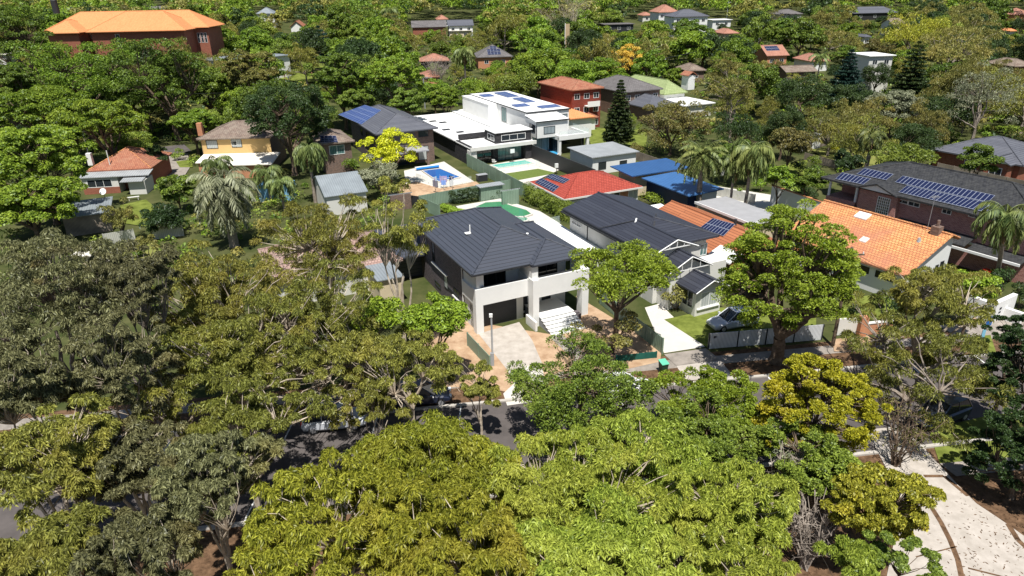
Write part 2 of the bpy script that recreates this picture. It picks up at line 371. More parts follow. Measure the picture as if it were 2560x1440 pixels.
# style: leaf mesh, leaf length/width (m), clump count and size (share of crown width), leaves per clump
KIND = {
 'fig':    dict(style='broad', L=.42, W=.24, nc=60, cs=.26, nl=210, flat=.62, up=.55, low=-.6, lobes=.2),
 'round':  dict(style='broad', L=.38, W=.2, nc=50, cs=.27, nl=200, flat=.7, up=.4, low=-.7, lobes=.18),
 'gum':    dict(style='droop', L=.42, W=.105, nc=46, cs=.25, nl=190, flat=.6, up=.3, low=-.5, lobes=.42),
 'grey':   dict(style='droop', L=.4, W=.12, nc=46, cs=.22, nl=120, flat=.8, up=.3, low=-.6, lobes=.4),
 'dense':  dict(style='broad', L=.34, W=.18, nc=55, cs=.28, nl=220, flat=.8, up=.2, low=-.5, lobes=.12),
}
def build_tree(name, kind, label, pos, Rx, Rz, ground, mat, bark, seed, Ry=None, leaf=1., dens=1., group=None, cat='tree', trunk_r=None, fork=.35, low=None, base=None, style=None, nc=None, cs=None, inner=.25, lobes=None, limb=.5, flat=None, flatL=None):
    """one individual tree: pos = crown centre (world), ground = z of its foot"""
    K = dict(KIND[kind]); g = np.random.default_rng(seed); Ry = Ry or Rx
    b = Vector((pos[0], pos[1], ground)) if base is None else Vector(base)
    rel = np.array([pos[0]-b.x, pos[1]-b.y, pos[2]-b.z])
    cl, d = clumps(g, (Rx*.9, Ry*.9, Rz*.9), nc or K['nc'], K['low'] if low is None else low, inner, K['lobes'] if lobes is None else lobes)
    cr = (cs or K['cs'])*Rx*g.uniform(.7, 1.25, len(cl)); L = K['L']*leaf; W = K['W']*leaf
    n = max(20, int(K['nl']*dens)); V = leaves(g, cl+rel, cr, n, L, W, style or K['style'], flat or K['flat'], K['up'])
    e = bpy.data.objects.new(name, None); e.location = b; C.objects.link(e); tag(e, label, cat, group)
    link('crown', np_mesh('crown', V), mat, e)
    r = trunk_r or Rx*.055
    sk = skeleton(g, rel, cl+rel, (0, 0, 0), r, fork, limb=limb); link('trunk', np_mesh('trunk', sk), bark, e)
    return e
PROTO = {}
def proto(kind, i, leafscale, nl, matname, bark):
    """a shared crown and trunk of unit half-width 5 m, centre at height 7"""
    key = (kind, i, leafscale, nl, matname)
    if key in PROTO: return PROTO[key]
    K = KIND[kind]; g = np.random.default_rng(abs(hash((kind, i)))%10**6 if False else (sum(map(ord, kind))*31+i*7+int(leafscale*100)))
    cl, d = clumps(g, (4.5, 4.5, 3.4), K['nc'], K['low'], .2, K['lobes']); cr = K['cs']*5*g.uniform(.7, 1.25, len(cl))
    V = leaves(g, cl+np.array([0, 0, 7.]), cr, nl, K['L']*leafscale, K['W']*leafscale, K['style'], K['flat'], K['up'])
    me = np_mesh('crown', V); me.materials.append(M[matname])
    sk = skeleton(g, np.array([0, 0, 7.]), cl+np.array([0, 0, 7.]), (0, 0, 0), .28, .4, n=4); mt = np_mesh('trunk', sk); mt.materials.append(bark)
    PROTO[key] = (me, mt); return PROTO[key]
def place_tree(name, kind, label, pos, Rx, Rz, ground, matname, bark, seed, leafscale=1.0, nl=200, group=None, cat='tree'):
    """a tree sharing meshes; the copies differ in turn, width and height"""
    me, mt = proto(kind, seed % 4, leafscale, nl, matname, bark)
    e = bpy.data.objects.new(name, None); C.objects.link(e); e.location = (pos[0], pos[1], ground); tag(e, label, cat, group)
    e.rotation_euler = (0, 0, (seed*2.399) % 6.28)
    zc = pos[2]-ground; sx = Rx/5
    c = bpy.data.objects.new('crown', me); C.objects.link(c); c.parent = e; sz = Rz/3.6; c.scale = (sx, sx*(.9+.2*((seed*37 % 10)/10)), sz); c.location.z = zc-7*sz
    t = bpy.data.objects.new('trunk', mt); C.objects.link(t); t.parent = e; k = zc/7; t.scale = (sx*.95, sx*.95, k)
    return e
def palm(name, label, pos, ground, size, mat, bark, seed, nf=26, droop=1.0, group=None, trunk_r=.2, base=None, dead=3, leaflet=.5, rise=.5, cat='palm', fan=False):
    """pos = top of the trunk; size = frond length"""
    g = np.random.default_rng(seed); b = Vector((pos[0], pos[1], ground)) if base is None else Vector(base)
    top = np.array([pos[0]-b.x, pos[1]-b.y, pos[2]-b.z]); V = []; ribs = []; DV = []; DR = []
    for i in range(nf+dead):
        a = i*2.399+g.uniform(-.2, .2); isd = i >= nf
        el = (rise*1.5-(i/nf)*2.0*rise*1.3) if not isd else -1.2; Ls = size*g.uniform(.8, 1.1)*(.7 if isd else 1); d = np.array([math.cos(a), math.sin(a)])
        m = 12; P = [top+np.array([0, 0, 0])]; ang = el+.2
        for j in range(m):
            st = Ls/m; P.append(P[-1]+np.array([d[0]*math.cos(ang), d[1]*math.cos(ang), math.sin(ang)])*st); ang -= droop*(.1+.16*j/m)+(.1 if isd else 0); ang = max(ang, -1.5)
        P = np.array(P); (DR if isd else ribs).append((P, np.linspace(.045, .012, m+1)))
        nl = 3 if not fan else 2; T_ = []
        for j in range(2 if not fan else 7, m+1):
            for q in range(nl):
                t = j-1+q/nl; j0 = min(int(t), m-1); p = P[j0]+(P[j0+1]-P[j0])*(t-j0); ax = unit(P[j0+1]-P[j0]); sd = unit(np.cross(ax, np.array([0, 0, 1.])+g.normal(size=3)*.1))
                ll = leaflet*size*.5*(math.sin(math.pi*min(.97, max(.1, (t/m))))**.5)
                for s in (-1, 1):
                    dr = unit(sd*s*1.0+ax*(.55 if not fan else 1.)+np.array([0, 0, -.55*droop])+g.normal(size=3)*.12); tip = p+dr*ll+np.array([0, 0, -.18*ll*droop]); mid = p+dr*ll*.5; wv = unit(np.cross(dr, np.array([.2, .1, 1.])))*.035*size*.5
                    (DV if isd else V).append([p, mid+wv, tip, mid-wv])
    e = bpy.data.objects.new(name, None); e.location = b; C.objects.link(e); tag(e, label, cat, group)
    link('crown', np_mesh('crown', np.concatenate([np.array(V), tube_np(ribs, 4)])), mat, e)
    if dead: link('dead_fronds', np_mesh('dead_fronds', np.concatenate([np.array(DV), tube_np(DR, 4)])), M['dead'], e)
    P, q = wiggle(g, (0, 0, 0), top, trunk_r*1.15, trunk_r*.8, 8, .03); link('trunk', np_mesh('trunk', tube_np([(P, q)], 10)), bark, e)
    return e
def conifer(name, label, pos, ground, w, h, mat, bark, seed, tiers=16, group=None, dens=1., leaf=.45, droop=0., power=1.):
    """pos = foot"""
    g = np.random.default_rng(seed); cl = []; cr = []; paths = [(np.array([[0, 0, 0], [0, 0, h*.5], [0, 0, h]]), np.array([.28, .16, .03])*h/14)]
    for i in range(tiers):
        t = i/(tiers-1); z = h*(.1+.88*t); r = w*(1-t)**power*g.uniform(.85, 1.1)+.15; nb = max(4, int(11*(1-t)+4))
        for j in range(nb):
            a = j*2*math.pi/nb+g.uniform(-.25, .25)+i; rr = r*g.uniform(.75, 1.08)
            tip = np.array([math.cos(a)*rr, math.sin(a)*rr, z+rr*.12-droop*rr]); paths.append((np.array([[0, 0, z], tip]), np.array([.05, .015])))
            for q in (.35, .6, .8, 1.): cl.append(np.array([0, 0, z])*(1-q)+tip*q); cr.append(max(.25, r*.22))
    V = leaves(g, np.array(cl), np.array(cr), max(6, int(26*dens)), leaf, leaf*.4, 'whorl', .45)
    e = bpy.data.objects.new(name, None); e.location = (pos[0], pos[1], ground); C.objects.link(e); tag(e, label, 'tree', group)
    link('crown', np_mesh('crown', V), mat, e); link('trunk', np_mesh('trunk', tube_np(paths, 5)), bark, e); return e
def hedge(name, label, pts, wd, h, mat, seed, leaf=.16, dens=260, cat='hedge', group=None, th=TH, rough=.25):
    """clipped hedge or row of shrubs along world points"""
    g = np.random.default_rng(seed); V = []; b = Vector(pts[0]); q = []
    for a, c in zip(pts[:-1], pts[1:]):
        a = np.array(a); c = np.array(c); L = np.linalg.norm(c-a); n = max(2, int(L/(wd*.55)))
        for i in range(n): q.append(a+(c-a)*(i+.5)/n)
    cl = []; cr = []
    for p in q:
        for z in np.arange(.3, h, max(.35, wd*.5)):
            cl.append(p-np.array(b)+np.array([g.normal()*wd*.12, g.normal()*wd*.12, z+g.normal()*rough*.3])); cr.append(wd*.5*g.uniform(.85, 1.2))
    V = leaves(g, np.array(cl), np.array(cr), dens, leaf, leaf*.5, 'broad', .9)
    o = link(name, np_mesh(name, V), mat); o.location = b; tag(o, label, cat, group); return o
def shrub(name, label, p, w, h, mat, seed, leaf=.2, nc=9, nl=120, style='broad', cat='shrub', group=None, stems=True):
    g = np.random.default_rng(seed); cl, d = clumps(g, (w*.42, w*.42, h*.42), nc, -.5, .3, .25); cl[:, 2] += h*.52
    V = leaves(g, cl, np.full(len(cl), w*.26), nl, leaf, leaf*.42, style, .85)
    e = bpy.data.objects.new(name, None); e.location = p; C.objects.link(e); tag(e, label, cat, group)
    link('foliage', np_mesh('foliage', V), mat, e)
    if stems: link('stem', np_mesh('stem', tube_np([wiggle(g, (0, 0, 0), c, .04, .015, 4) for c in cl[::2]], 4)), M['bark_brown'], e)
    return e
def bare_shrub(name, label, p, w, h, seed, mat, n=22, cat='shrub', leafmat_=None, group=None, tn=2):
    g = np.random.default_rng(seed); paths = []; tips = []
    for i in range(n):
        a = g.uniform(0, 6.28); r = g.uniform(.3, 1)*w/2; tip = np.array([math.cos(a)*r, math.sin(a)*r, h*g.uniform(.6, 1)]); P, q = wiggle(g, (g.normal()*.1, g.normal()*.1, 0), tip, .06, .02, 7, .2, .05); paths.append((P, q))
        for k in range(6):
            j = g.integers(2, 6); d = g.normal(size=3)*w*.13; d[2] = abs(d[2]); Q = wiggle(g, P[j], P[j]+d, .02, .008, 4, .2); paths.append(Q); tips.append(Q[0][-1])
            for _ in range(tn): paths.append(wiggle(g, Q[0][2], Q[0][2]+g.normal(size=3)*w*.06, .012, .005, 3, .2))
    e = bpy.data.objects.new(name, None); e.location = p; C.objects.link(e); tag(e, label, cat, group)
    link('branches', np_mesh('branches', tube_np(paths, 3)), mat, e)
    if leafmat_:
        T_ = np.array(tips); T_ = T_[g.random(len(T_)) < .6]; link('leaves', np_mesh('leaves', leaves(g, T_, np.full(len(T_), w*.06), 9, .16, .06, 'broad', .8)), leafmat_, e)
    return e
# ---------------------------------------------------------------- the materials of this place
M['white_wall'] = plain('white_render', (.72, .72, .7), .85, .04, .8, .2)
M['cream_wall'] = plain('pale_grey_render', (.62, .61, .57), .85, .04, .8, .2)
M['white_trim'] = plain('white_paint', (.78, .78, .76), .5, .03)
M['dark_trim'] = plain('charcoal_paint', (.03, .032, .036), .5, .1)
M['grey_trim'] = plain('grey_paint', (.3, .31, .32), .5, .05)
M['steel'] = plain('galvanised_steel', (.42, .44, .46), .4, .1, 3, .5, .3)
M['glass'] = glassy('window_glass'); M['glass_lit'] = glassy('glass_with_curtains', (.1, .14, .16), .12, (.4, .45, .47)); M['glass_blind'] = glassy('glass_with_pale_blinds', (.35, .38, .38), .25, (.5, .52, .5))
M['glass_teal'] = glassy('greenish_glass', (.04, .1, .1), .05, (.15, .26, .25)); M['black_glass'] = glassy('black_glass', (.008, .009, .01), .04)
M['solar'] = solar_mat('solar_cells'); M['solar_blue'] = solar_mat('blue_solar_cells', (.03, .06, .2), (.3, .36, .5), .3)
M['roof_slate'] = tiles('charcoal_flat_tiles', (.05, .057, .075), (.058, .064, .083), (.012, .013, .018), .42, 30, ms=.03, rough=.5, spec=.5, stain=.12)
M['roof_black'] = tiles('black_concrete_tiles', (.03, .033, .047), (.042, .046, .062), (.005, .005, .008), .42, 8, rough=.55, spec=.45, stain=.1, ms=.022)
M['roof_brickblack'] = tiles('weathered_black_tiles', (.022, .023, .027), (.036, .037, .042), (.008, .008, .008), .33, .3, rough=.6, stain=.5, stainc=(.09, .09, .085), stainscale=2.5, ms=.022)
M['roof_grey'] = tiles('grey_blue_tiles', (.1, .105, .125), (.125, .13, .15), (.03, .03, .04), .42, 30, rough=.55, stain=.15)
M['roof_red'] = tiles('red_tiles', (.34, .06, .04), (.41, .08, .055), (.12, .02, .015), .36, .4, rough=.5, stain=.1)
M['roof_orange'] = tiles('orange_terracotta_tiles', (.56, .24, .09), (.7, .35, .14), (.16, .06, .03), .36, .32, rough=.75, stain=.8, stainc=(.38, .15, .1), stainscale=.2, ms=.03)
M['roof_brown'] = tiles('brown_terracotta_tiles', (.34, .12, .055), (.4, .15, .07), (.08, .03, .02), .4, 30, rough=.7, stain=.2)
M['roof_oldbrown'] = tiles('weathered_brown_tiles', (.16, .115, .095), (.24, .175, .14), (.05, .035, .03), .34, .33, rough=.9, stain=.6, stainc=(.3, .26, .21), stainscale=.9)
M['roof_oldred'] = tiles('weathered_red_tiles', (.3, .1, .06), (.4, .16, .09), (.1, .04, .03), .34, .32, rough=.85, stain=.6, stainc=(.36, .2, .13), stainscale=.7)
M['roof_green'] = tiles('pale_green_tiles', (.27, .33, .15), (.32, .38, .18), (.13, .17, .07), .5, .5, rough=.8, stain=.1)
M['roof_school'] = tiles('school_orange_tiles', (.62, .25, .1), (.68, .29, .12), (.4, .15, .06), .5, .4, rough=.75, stain=.1)
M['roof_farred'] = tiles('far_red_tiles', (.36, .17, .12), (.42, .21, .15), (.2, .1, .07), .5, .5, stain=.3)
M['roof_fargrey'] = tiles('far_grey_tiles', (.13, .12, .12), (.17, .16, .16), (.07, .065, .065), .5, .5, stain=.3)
M['roof_white'] = ribbed('white_steel_roof', (.82, .82, .81), .9, .5, 0, .93, var=.04)
M['roof_blue'] = ribbed('blue_steel_roof', (.05, .14, .33), .5, .4, 0, .8, var=.06)
M['roof_palegrey'] = ribbed('pale_grey_steel_roof', (.36, .38, .39), .35, .45, .1, .72, var=.1)
M['roof_tin'] = ribbed('grey_tin_roof', (.25, .28, .3), .3, .45, .1, .8, var=.12)
M['roof_cream'] = plain('old_cream_roofing', (.74, .69, .6), .8, .1, .7, c2=(.8, .76, .67))
M['roof_flatgrey'] = plain('flat_grey_membrane', (.3, .3, .31), .8, .08, 1.)
M['brick_dark'] = bricky('charcoal_bricks', (.06, .05, .058), (.13, .1, .11), (.2, .19, .19), .24, .086, .012, stain=.1)
M['brick_brown'] = bricky('brown_bricks', (.12, .075, .06), (.26, .15, .11), (.2, .18, .16), .24, .086, .011, stain=.15)
M['brick_red'] = bricky('red_bricks', (.26, .07, .04), (.36, .12, .07), (.25, .14, .1), .24, .086, .012, stain=.12)
M['brick_orange'] = bricky('orange_bricks', (.5, .18, .08), (.6, .25, .12), (.4, .3, .22), .24, .086, .01, stain=.1)
M['brick_plum'] = bricky('plum_bricks', (.26, .08, .07), (.42, .18, .15), (.5, .4, .36), .3, .11, .014, stain=.1)
M['brick_flats'] = bricky('deep_red_bricks', (.2, .035, .022), (.27, .055, .035), (.16, .06, .045), .3, .1, .01, stain=.15)
M['brick_black'] = bricky('black_bricks', (.03, .03, .034), (.05, .048, .052), (.02, .02, .02), .4, .14, .01, stain=.1)
M['yellow_wall'] = plain('ochre_render', (.62, .42, .18), .85, .06, .8)
M['beige_wall'] = plain('beige_render', (.6, .5, .34), .85, .08, .8)
M['navy'] = ribbed('navy_steel_cladding', (.012, .03, .09), .2, .4, 0, .7)
M['fence_green'] = ribbed('sage_green_steel_fence', (.22, .31, .23), .25, .5, 0, .72)
M['fence_dark'] = plain('charcoal_fence', (.03, .03, .032), .55, .1)
M['fence_white'] = ribbed('white_pickets', (.72, .74, .76), .12, .5, 0, .35)
M['fence_wood'] = ribbed('weathered_timber_palings', (.3, .25, .2), .14, .9, 0, .5, var=.3)
M['fence_pale'] = ribbed('pale_steel_fence', (.5, .5, .46), .2, .5, 0, .75, var=.1)
M['garage_door'] = bricky('charcoal_garage_door', (.04, .042, .046), (.043, .045, .05), (.022, .022, .025), 9, .12, .01, rough=.5, stain=0, bump=.2)
M['concrete'] = plain('concrete', (.38, .34, .295), .9, .12, 1.3, .2, c2=(.48, .435, .39), detail=12)
M['concrete_old'] = plain('old_concrete', (.22, .195, .17), .9, .15, 1.2, .2, c2=(.34, .3, .265), detail=9)
M['paving'] = plain('pale_paving', (.55, .52, .47), .8, .06, 1.)
M['grass'] = plain('lawn', (.1, .13, .02), .95, .3, .8, .1, c2=(.2, .235, .05), detail=10, bump=.4)
M['grass_dry'] = plain('dry_lawn', (.3, .27, .1), .95, .3, .5, .1, c2=(.16, .2, .04), detail=10, bump=.4)
M['turf'] = plain('artificial_turf', (.11, .15, .03), .95, .15, 3)
M['dirt'] = plain('bare_sandy_soil', (.36, .22, .13), .95, .2, .9, .1, c2=(.5, .36, .24), detail=12, bump=.6)
M['litter'] = plain('bark_and_leaf_litter', (.06, .035, .02), .95, .3, 2.5, .1, c2=(.2, .12, .07), detail=12, bump=.8)
M['asphalt'] = plain('asphalt', (.085, .075, .072), .9, .12, .6, .2, c2=(.12, .105, .1), detail=10, coord='World')
M['ground'] = plain('soil_and_weeds', (.035, .06, .012), .95, .3, .25, .1, c2=(.1, .1, .04), detail=10, coord='World')
M['line'] = plain('road_line_paint', (.7, .7, .68), .7, .1, 4)
M['kerb'] = plain('kerb_concrete', (.42, .39, .35), .9, .1, 2)
def water(name, c, c2):
    m, t, b = nodes(name); L = t.links.new; no = add(t, 'ShaderNodeTexNoise'); no.inputs['Scale'].default_value = .5; tc = add(t, 'ShaderNodeTexCoord'); L(tc.outputs['Object'], no.inputs['Vector'])
    mx = add(t, 'ShaderNodeMixRGB'); mx.inputs[1].default_value = col(c); mx.inputs[2].default_value = col(c2); L(no.outputs[0], mx.inputs[0]); L(mx.outputs[0], b.inputs['Base Color'])
    n2 = add(t, 'ShaderNodeTexNoise'); n2.inputs['Scale'].default_value = 4; L(tc.outputs['Object'], n2.inputs['Vector']); bp = add(t, 'ShaderNodeBump'); bp.inputs['Strength'].default_value = .12; bp.inputs['Distance'].default_value = .05
    L(n2.outputs[0], bp.inputs['Height']); L(bp.outputs[0], b.inputs['Normal']); b.inputs['Roughness'].default_value = .06; return m
M['water_blue'] = water('blue_pool_water', (.004, .07, .3), (.008, .12, .38)); M['water_teal'] = water('teal_pool_water', (.06, .4, .33), (.12, .48, .4)); M['water_lap'] = water('sky_blue_pool_water', (.04, .3, .6), (.08, .42, .7)); M['water_green'] = water('green_pool_water', (.03, .17, .08), (.06, .25, .12))
M['bark_brown'] = plain('brown_bark', (.11, .075, .05), .95, .3, 3, .1, c2=(.2, .15, .11))
M['bark_pale'] = plain('pale_gum_bark', (.4, .32, .24), .9, .3, 1.5, .1, c2=(.6, .52, .42))
M['bark_grey'] = plain('grey_bark', (.22, .18, .15), .95, .3, 3, .1, c2=(.34, .29, .24))
M['twig'] = plain('dry_twigs', (.3, .25, .21), .95, .2, 3, .1, c2=(.4, .35, .3))
M['dead'] = plain('dead_fronds', (.35, .2, .1), .95, .3, 3, .1, c2=(.5, .35, .2))
lm = leafmat
M['l_fig'] = lm('bright_green_leaves', (.05, .1, .01), (.25, .36, .035), (.3, .4, .045))
M['l_fig2'] = lm('mid_green_leaves', (.035, .07, .01), (.18, .27, .035), (.22, .3, .045))
M['l_dark'] = lm('dark_green_leaves', (.02, .04, .012), (.06, .1, .028), (.09, .13, .04))
M['l_bright'] = lm('fresh_green_leaves', (.08, .14, .01), (.34, .47, .045), (.36, .48, .06))
M['l_gum'] = lm('olive_gum_leaves', (.06, .065, .014), (.36, .37, .075), (.38, .33, .065))
M['l_gumdark'] = lm('grey_green_gum_leaves', (.04, .043, .018), (.31, .31, .14), (.36, .28, .08), ns=.12)
M['l_gold'] = lm('yellow_green_gum_leaves', (.1, .12, .012), (.46, .48, .055), (.48, .43, .06))
M['l_lime'] = lm('lime_wattle_leaves', (.09, .13, .014), (.43, .5, .075), (.48, .5, .09))
M['l_broad'] = lm('glossy_mid_green_leaves', (.05, .085, .012), (.29, .38, .055), (.38, .45, .08))
M['l_yellow'] = lm('yellow_green_leaves', (.18, .2, .012), (.62, .6, .04), (.6, .5, .04))
M['l_yellow2'] = lm('bright_yellow_leaves', (.36, .38, .01), (.75, .74, .04), (.6, .64, .05))
M['l_goldtree'] = lm('golden_flowers', (.45, .28, .03), (.8, .56, .1), (.25, .26, .07), hue=.3)
M['l_olive'] = lm('khaki_leaves', (.06, .065, .018), (.34, .33, .085), (.4, .33, .085))
M['l_brown'] = lm('brownish_green_leaves', (.06, .06, .02), (.25, .22, .06), (.16, .18, .05))
M['l_silver'] = lm('silver_green_leaves', (.1, .12, .06), (.4, .42, .27), (.3, .32, .17))
M['l_palm'] = lm('palm_fronds', (.06, .1, .03), (.26, .32, .1), (.34, .35, .1))
M['l_conifer'] = lm('dark_conifer_needles', (.015, .03, .012), (.07, .1, .03), (.1, .12, .03))
M['l_bluecon'] = lm('blue_green_conifer_needles', (.015, .04, .032), (.045, .1, .075), (.05, .1, .06))
M['fence_mesh'] = plain('dark_green_mesh', (.01, .09, .07), .8, .2)
M['roof_pink'] = tiles('faded_pinkish_tiles', (.3, .19, .16), (.4, .27, .23), (.14, .09, .08), .34, .32, rough=.9, stain=.5, stainc=(.25, .2, .17), stainscale=.9)
M['l_yelolive'] = lm('yellow_olive_leaves', (.1, .11, .012), (.45, .43, .05), (.58, .46, .04))
M['roof_blue2'] = ribbed('deeper_blue_steel_roof', (.035, .1, .25), .5, .4, 0, .8, var=.06)
# ---------------------------------------------------------------- ground, road, yards
def terrain():
    me = bpy.data.meshes.new('ground'); xs = np.concatenate([np.linspace(-1500, -320, 8), np.linspace(-300, 300, 61), np.linspace(320, 1500, 8)]); ys = np.concatenate([[-200, -60], np.linspace(0, 600, 101), np.linspace(640, 1800, 14)])
    V = [(x, y, terr(x, y)+(0 if y < 620 else 0)) for y in ys for x in xs]; n = len(xs)
    F = [(j*n+i, j*n+i+1, (j+1)*n+i+1, (j+1)*n+i) for j in range(len(ys)-1) for i in range(n-1)]
    me.from_pydata(V, [], F); me.update(); o = link('ground', me, M['ground']); o['kind'] = 'structure'
terrain()
LAY = [0]
def sheet(name, mat, pts, z=None, kind='structure', world=False, h=None):
    """a thin laid surface; pts are photo pixels projected to the ground, or world xy"""
    LAY[0] += 1; z = .006+.004*(LAY[0] % 60) if z is None else z; mb = MB()
    P = [Vector((p[0], p[1], 0)) if world else at(p[0], p[1], 0) for p in pts]
    a = sum(P[i].x*P[(i+1) % len(P)].y-P[(i+1) % len(P)].x*P[i].y for i in range(len(P)))
    if a < 0: P = P[::-1]
    mb.poly([(p.x, p.y, z) for p in P]); return struct(name, mb, M[mat])
def sheet_t(name, mat, pts, lift=.12):
    """patch lying on the rising ground far off"""
    P = [at(*p) for p in pts]; a = sum(P[i].x*P[(i+1) % len(P)].y-P[(i+1) % len(P)].x*P[i].y for i in range(len(P)))
    if a < 0: P = P[::-1]
    mb = MB(); mb.poly([p+Vector((0, 0, lift)) for p in P]); return struct(name, mb, M[mat])
kf = lambda x: 43.3+.14*x
kn = lambda x: 33.3+.14*x
sheet('verge', 'litter', [(-60, kf(-60)), (90, kf(90)), (90, kf(90)+4.6), (-60, kf(-60)+4.6)], world=True)
sheet('road', 'asphalt', [(-160, kn(-160)), (160, kn(160)), (160, kf(160)), (-160, kf(-160))], z=.03, world=True)
for nm, f, s in (('kerb', kf, 1), ('kerb', kn, -1)):
    mb = MB(); a = [(-160, f(-160)), (160, f(160)), (160, f(160)+.28*s), (-160, f(-160)+.28*s)]; mb.prism(a, 0, .14); struct(nm, mb, M['kerb'])
mb = MB()
for x0 in list(range(-40, 60, 6)):
    for f, s in ((kf, -1), (kn, 1)):
        y = f(x0)+s*2.3; mb.poly([(x0, y, .036), (x0+.1, y, .036), (x0+.1, f(x0), .036), (x0, f(x0), .036)] if s < 0 else [(x0, f(x0), .036), (x0+.1, f(x0), .036), (x0+.1, y, .036), (x0, y, .036)])
struct('road_markings', mb, M['line'])
sheet('footpath', 'concrete_old', [(-60, kf(-60)+2.6), (90, kf(90)+2.6), (90, kf(90)+3.9), (-60, kf(-60)+3.9)], world=True)
sheet('verge_grass', 'grass', [(2405, 845), (2475, 835), (2490, 880), (2440, 885)])
sheet('path', 'concrete_old', [(2345, 815), (2500, 790), (2560, 800), (2560, 850), (2475, 838), (2400, 845)])
# main house yard
sheet('yard_soil', 'dirt', [(1030, 770), (1160, 830), (1165, 960), (1290, 985), (1400, 930), (1560, 925), (1650, 905), (1655, 870), (1440, 740), (1455, 770), (1400, 840), (1150, 800)])
sheet('left_yard_soil', 'dirt', [(1040, 830), (1160, 830), (1235, 925), (1235, 975), (1080, 965)])
sheet('driveway', 'concrete', [(1196, 835), (1298, 806), (1330, 850), (1355, 908), (1290, 925), (1270, 928)])
sheet('driveway_apron', 'paving', [(1270, 929), (1340, 911), (1355, 915), (1370, 1000), (1268, 1015), (1258, 985), (1285, 960)])
sheet('entry_path', 'concrete_old', [(1375, 845), (1402, 835), (1488, 905), (1440, 905)])
sheet('neighbour_driveway', 'paving', [(1612, 770), (1650, 760), (1712, 822), (1762, 868), (1660, 884)])
sheet('crossover', 'concrete_old', [(1660, 887), (1764, 872), (1800, 900), (1690, 915)])
sheet('crossover_apron', 'concrete', [(1690, 916), (1800, 902), (1835, 944), (1716, 953)])
sheet('front_lawn', 'grass', [(1660, 800), (1800, 770), (2040, 790), (2040, 850), (1768, 870)])
sheet('lawn_right', 'grass', [(2040, 760), (2170, 740), (2300, 760), (2200, 800), (2060, 800)])
sheet('verge_dirt', 'dirt', [(2080, 850), (2170, 840), (2190, 870), (2120, 880), (2085, 880)])
# corner at the bottom right: concrete drive with seams, grass and a shaded bed
sheet('near_verge', 'litter', [(-60, kn(-60)), (80, kn(80)), (80, 10), (-60, 10)], z=.008, world=True)
sheet('grass_patch', 'grass', [(2320, 1075), (2470, 1040), (2560, 1030), (2560, 1150), (2350, 1162)], z=.05)
sheet('side_path', 'concrete_old', [(2348, 1160), (2560, 1142), (2560, 1175), (2390, 1192)], z=.055)
sheet('concrete_drive', 'concrete', [(2165, 1075), (2262, 1068), (2345, 1160), (2395, 1215), (2440, 1260), (2500, 1300), (2600, 1370), (2600, 1520), (2200, 1520), (2240, 1330), (2250, 1240)], z=.06)
mb = MB()
for pts, wd in (([(2330, 1270), (2352, 1305), (2375, 1350), (2395, 1400), (2410, 1470)], .28), ([(2310, 1190), (2360, 1190), (2420, 1240)], .25), ([(2420, 1420), (2500, 1440), (2560, 1460)], .12), ([(2520, 1310), (2545, 1350), (2600, 1400)], .3), ([(2290, 1392), (2392, 1366)], .08)):
    P = [at(x, y, .066) for x, y in pts]
    for a, b in zip(P[:-1], P[1:]): e = Vector((-(b-a).y, (b-a).x, 0)).normalized()*wd/2; mb.poly([a-e, b-e, b+e, a+e][::1] if (b-a).cross(e).z > 0 else [a+e, b+e, b-e, a-e])
struct('drive_seams', mb, M['litter'])
g = np.random.default_rng(5); V = []
for i in range(420):
    x, y = g.uniform(2320, 2600), g.uniform(1230, 1440); p = at(x, y, .068); a = g.uniform(0, 6.28); L = g.uniform(.03, .12); d = Vector((math.cos(a), math.sin(a), 0))*L; e = Vector((-d.y, d.x, 0))*.35
    if x > 2400 or g.random() < .35: V.append([p-d, p+e, p+d, p-e])
o = link('fallen_leaves', np_mesh('fallen_leaves', np.array(V)), M['litter']); o['kind'] = 'stuff'; o['label'] = 'dry leaves scattered over the concrete drive'
# back yards
sheet('pool_yard', 'dirt', [(1000, 455), (1190, 455), (1210, 470), (1060, 500), (1000, 480)])
sheet('terrace', 'paving', [(1010, 428), (1110, 405), (1185, 455), (1100, 472), (1040, 455), (1015, 462)])
sheet('teal_terrace', 'paving', [(1195, 418), (1330, 395), (1400, 425), (1335, 455), (1400, 470), (1310, 480)])
sheet('turf_lawn', 'turf', [(1252, 437), (1345, 423), (1392, 434), (1296, 452)])
sheet('kidney_terrace', 'paving', [(1140, 517), (1250, 498), (1350, 530), (1400, 560), (1330, 590), (1180, 560)])
sheet('left_lawn', 'grass', [(300, 515), (365, 500), (400, 530), (380, 570), (310, 560)])
sheet('backyard_lawn', 'grass_dry', [(275, 620), (380, 605), (420, 640), (390, 672), (290, 668)])
sheet('backyard_slab', 'concrete', [(320, 672), (395, 660), (400, 680), (330, 690)])
sheet('side_street', 'asphalt', [(395, 370), (460, 362), (480, 380), (420, 390)])
sheet('side_drive', 'concrete_old', [(420, 392), (470, 385), (475, 420), (450, 460), (410, 440)])
sheet('side_lawn', 'grass', [(440, 405), (480, 400), (482, 420), (450, 420)])
sheet('lawn_strip', 'grass', [(880, 445), (912, 455), (912, 475), (870, 465)])
sheet('rear_lawn', 'grass', [(1460, 320), (1620, 325), (1610, 400), (1480, 370)])
sheet('right_lawn', 'grass', [(1955, 415), (2020, 400), (2010, 440), (1960, 440)])
sheet('right_lawn_dry', 'grass_dry', [(2025, 375), (2110, 365), (2210, 400), (2200, 425), (2080, 410)])
sheet('rear_street', 'asphalt', [(1060, 262), (1140, 250), (1145, 268), (1060, 285)])
sheet('rear_verge', 'grass', [(1040, 262), (1135, 245), (1140, 262), (1050, 278)])
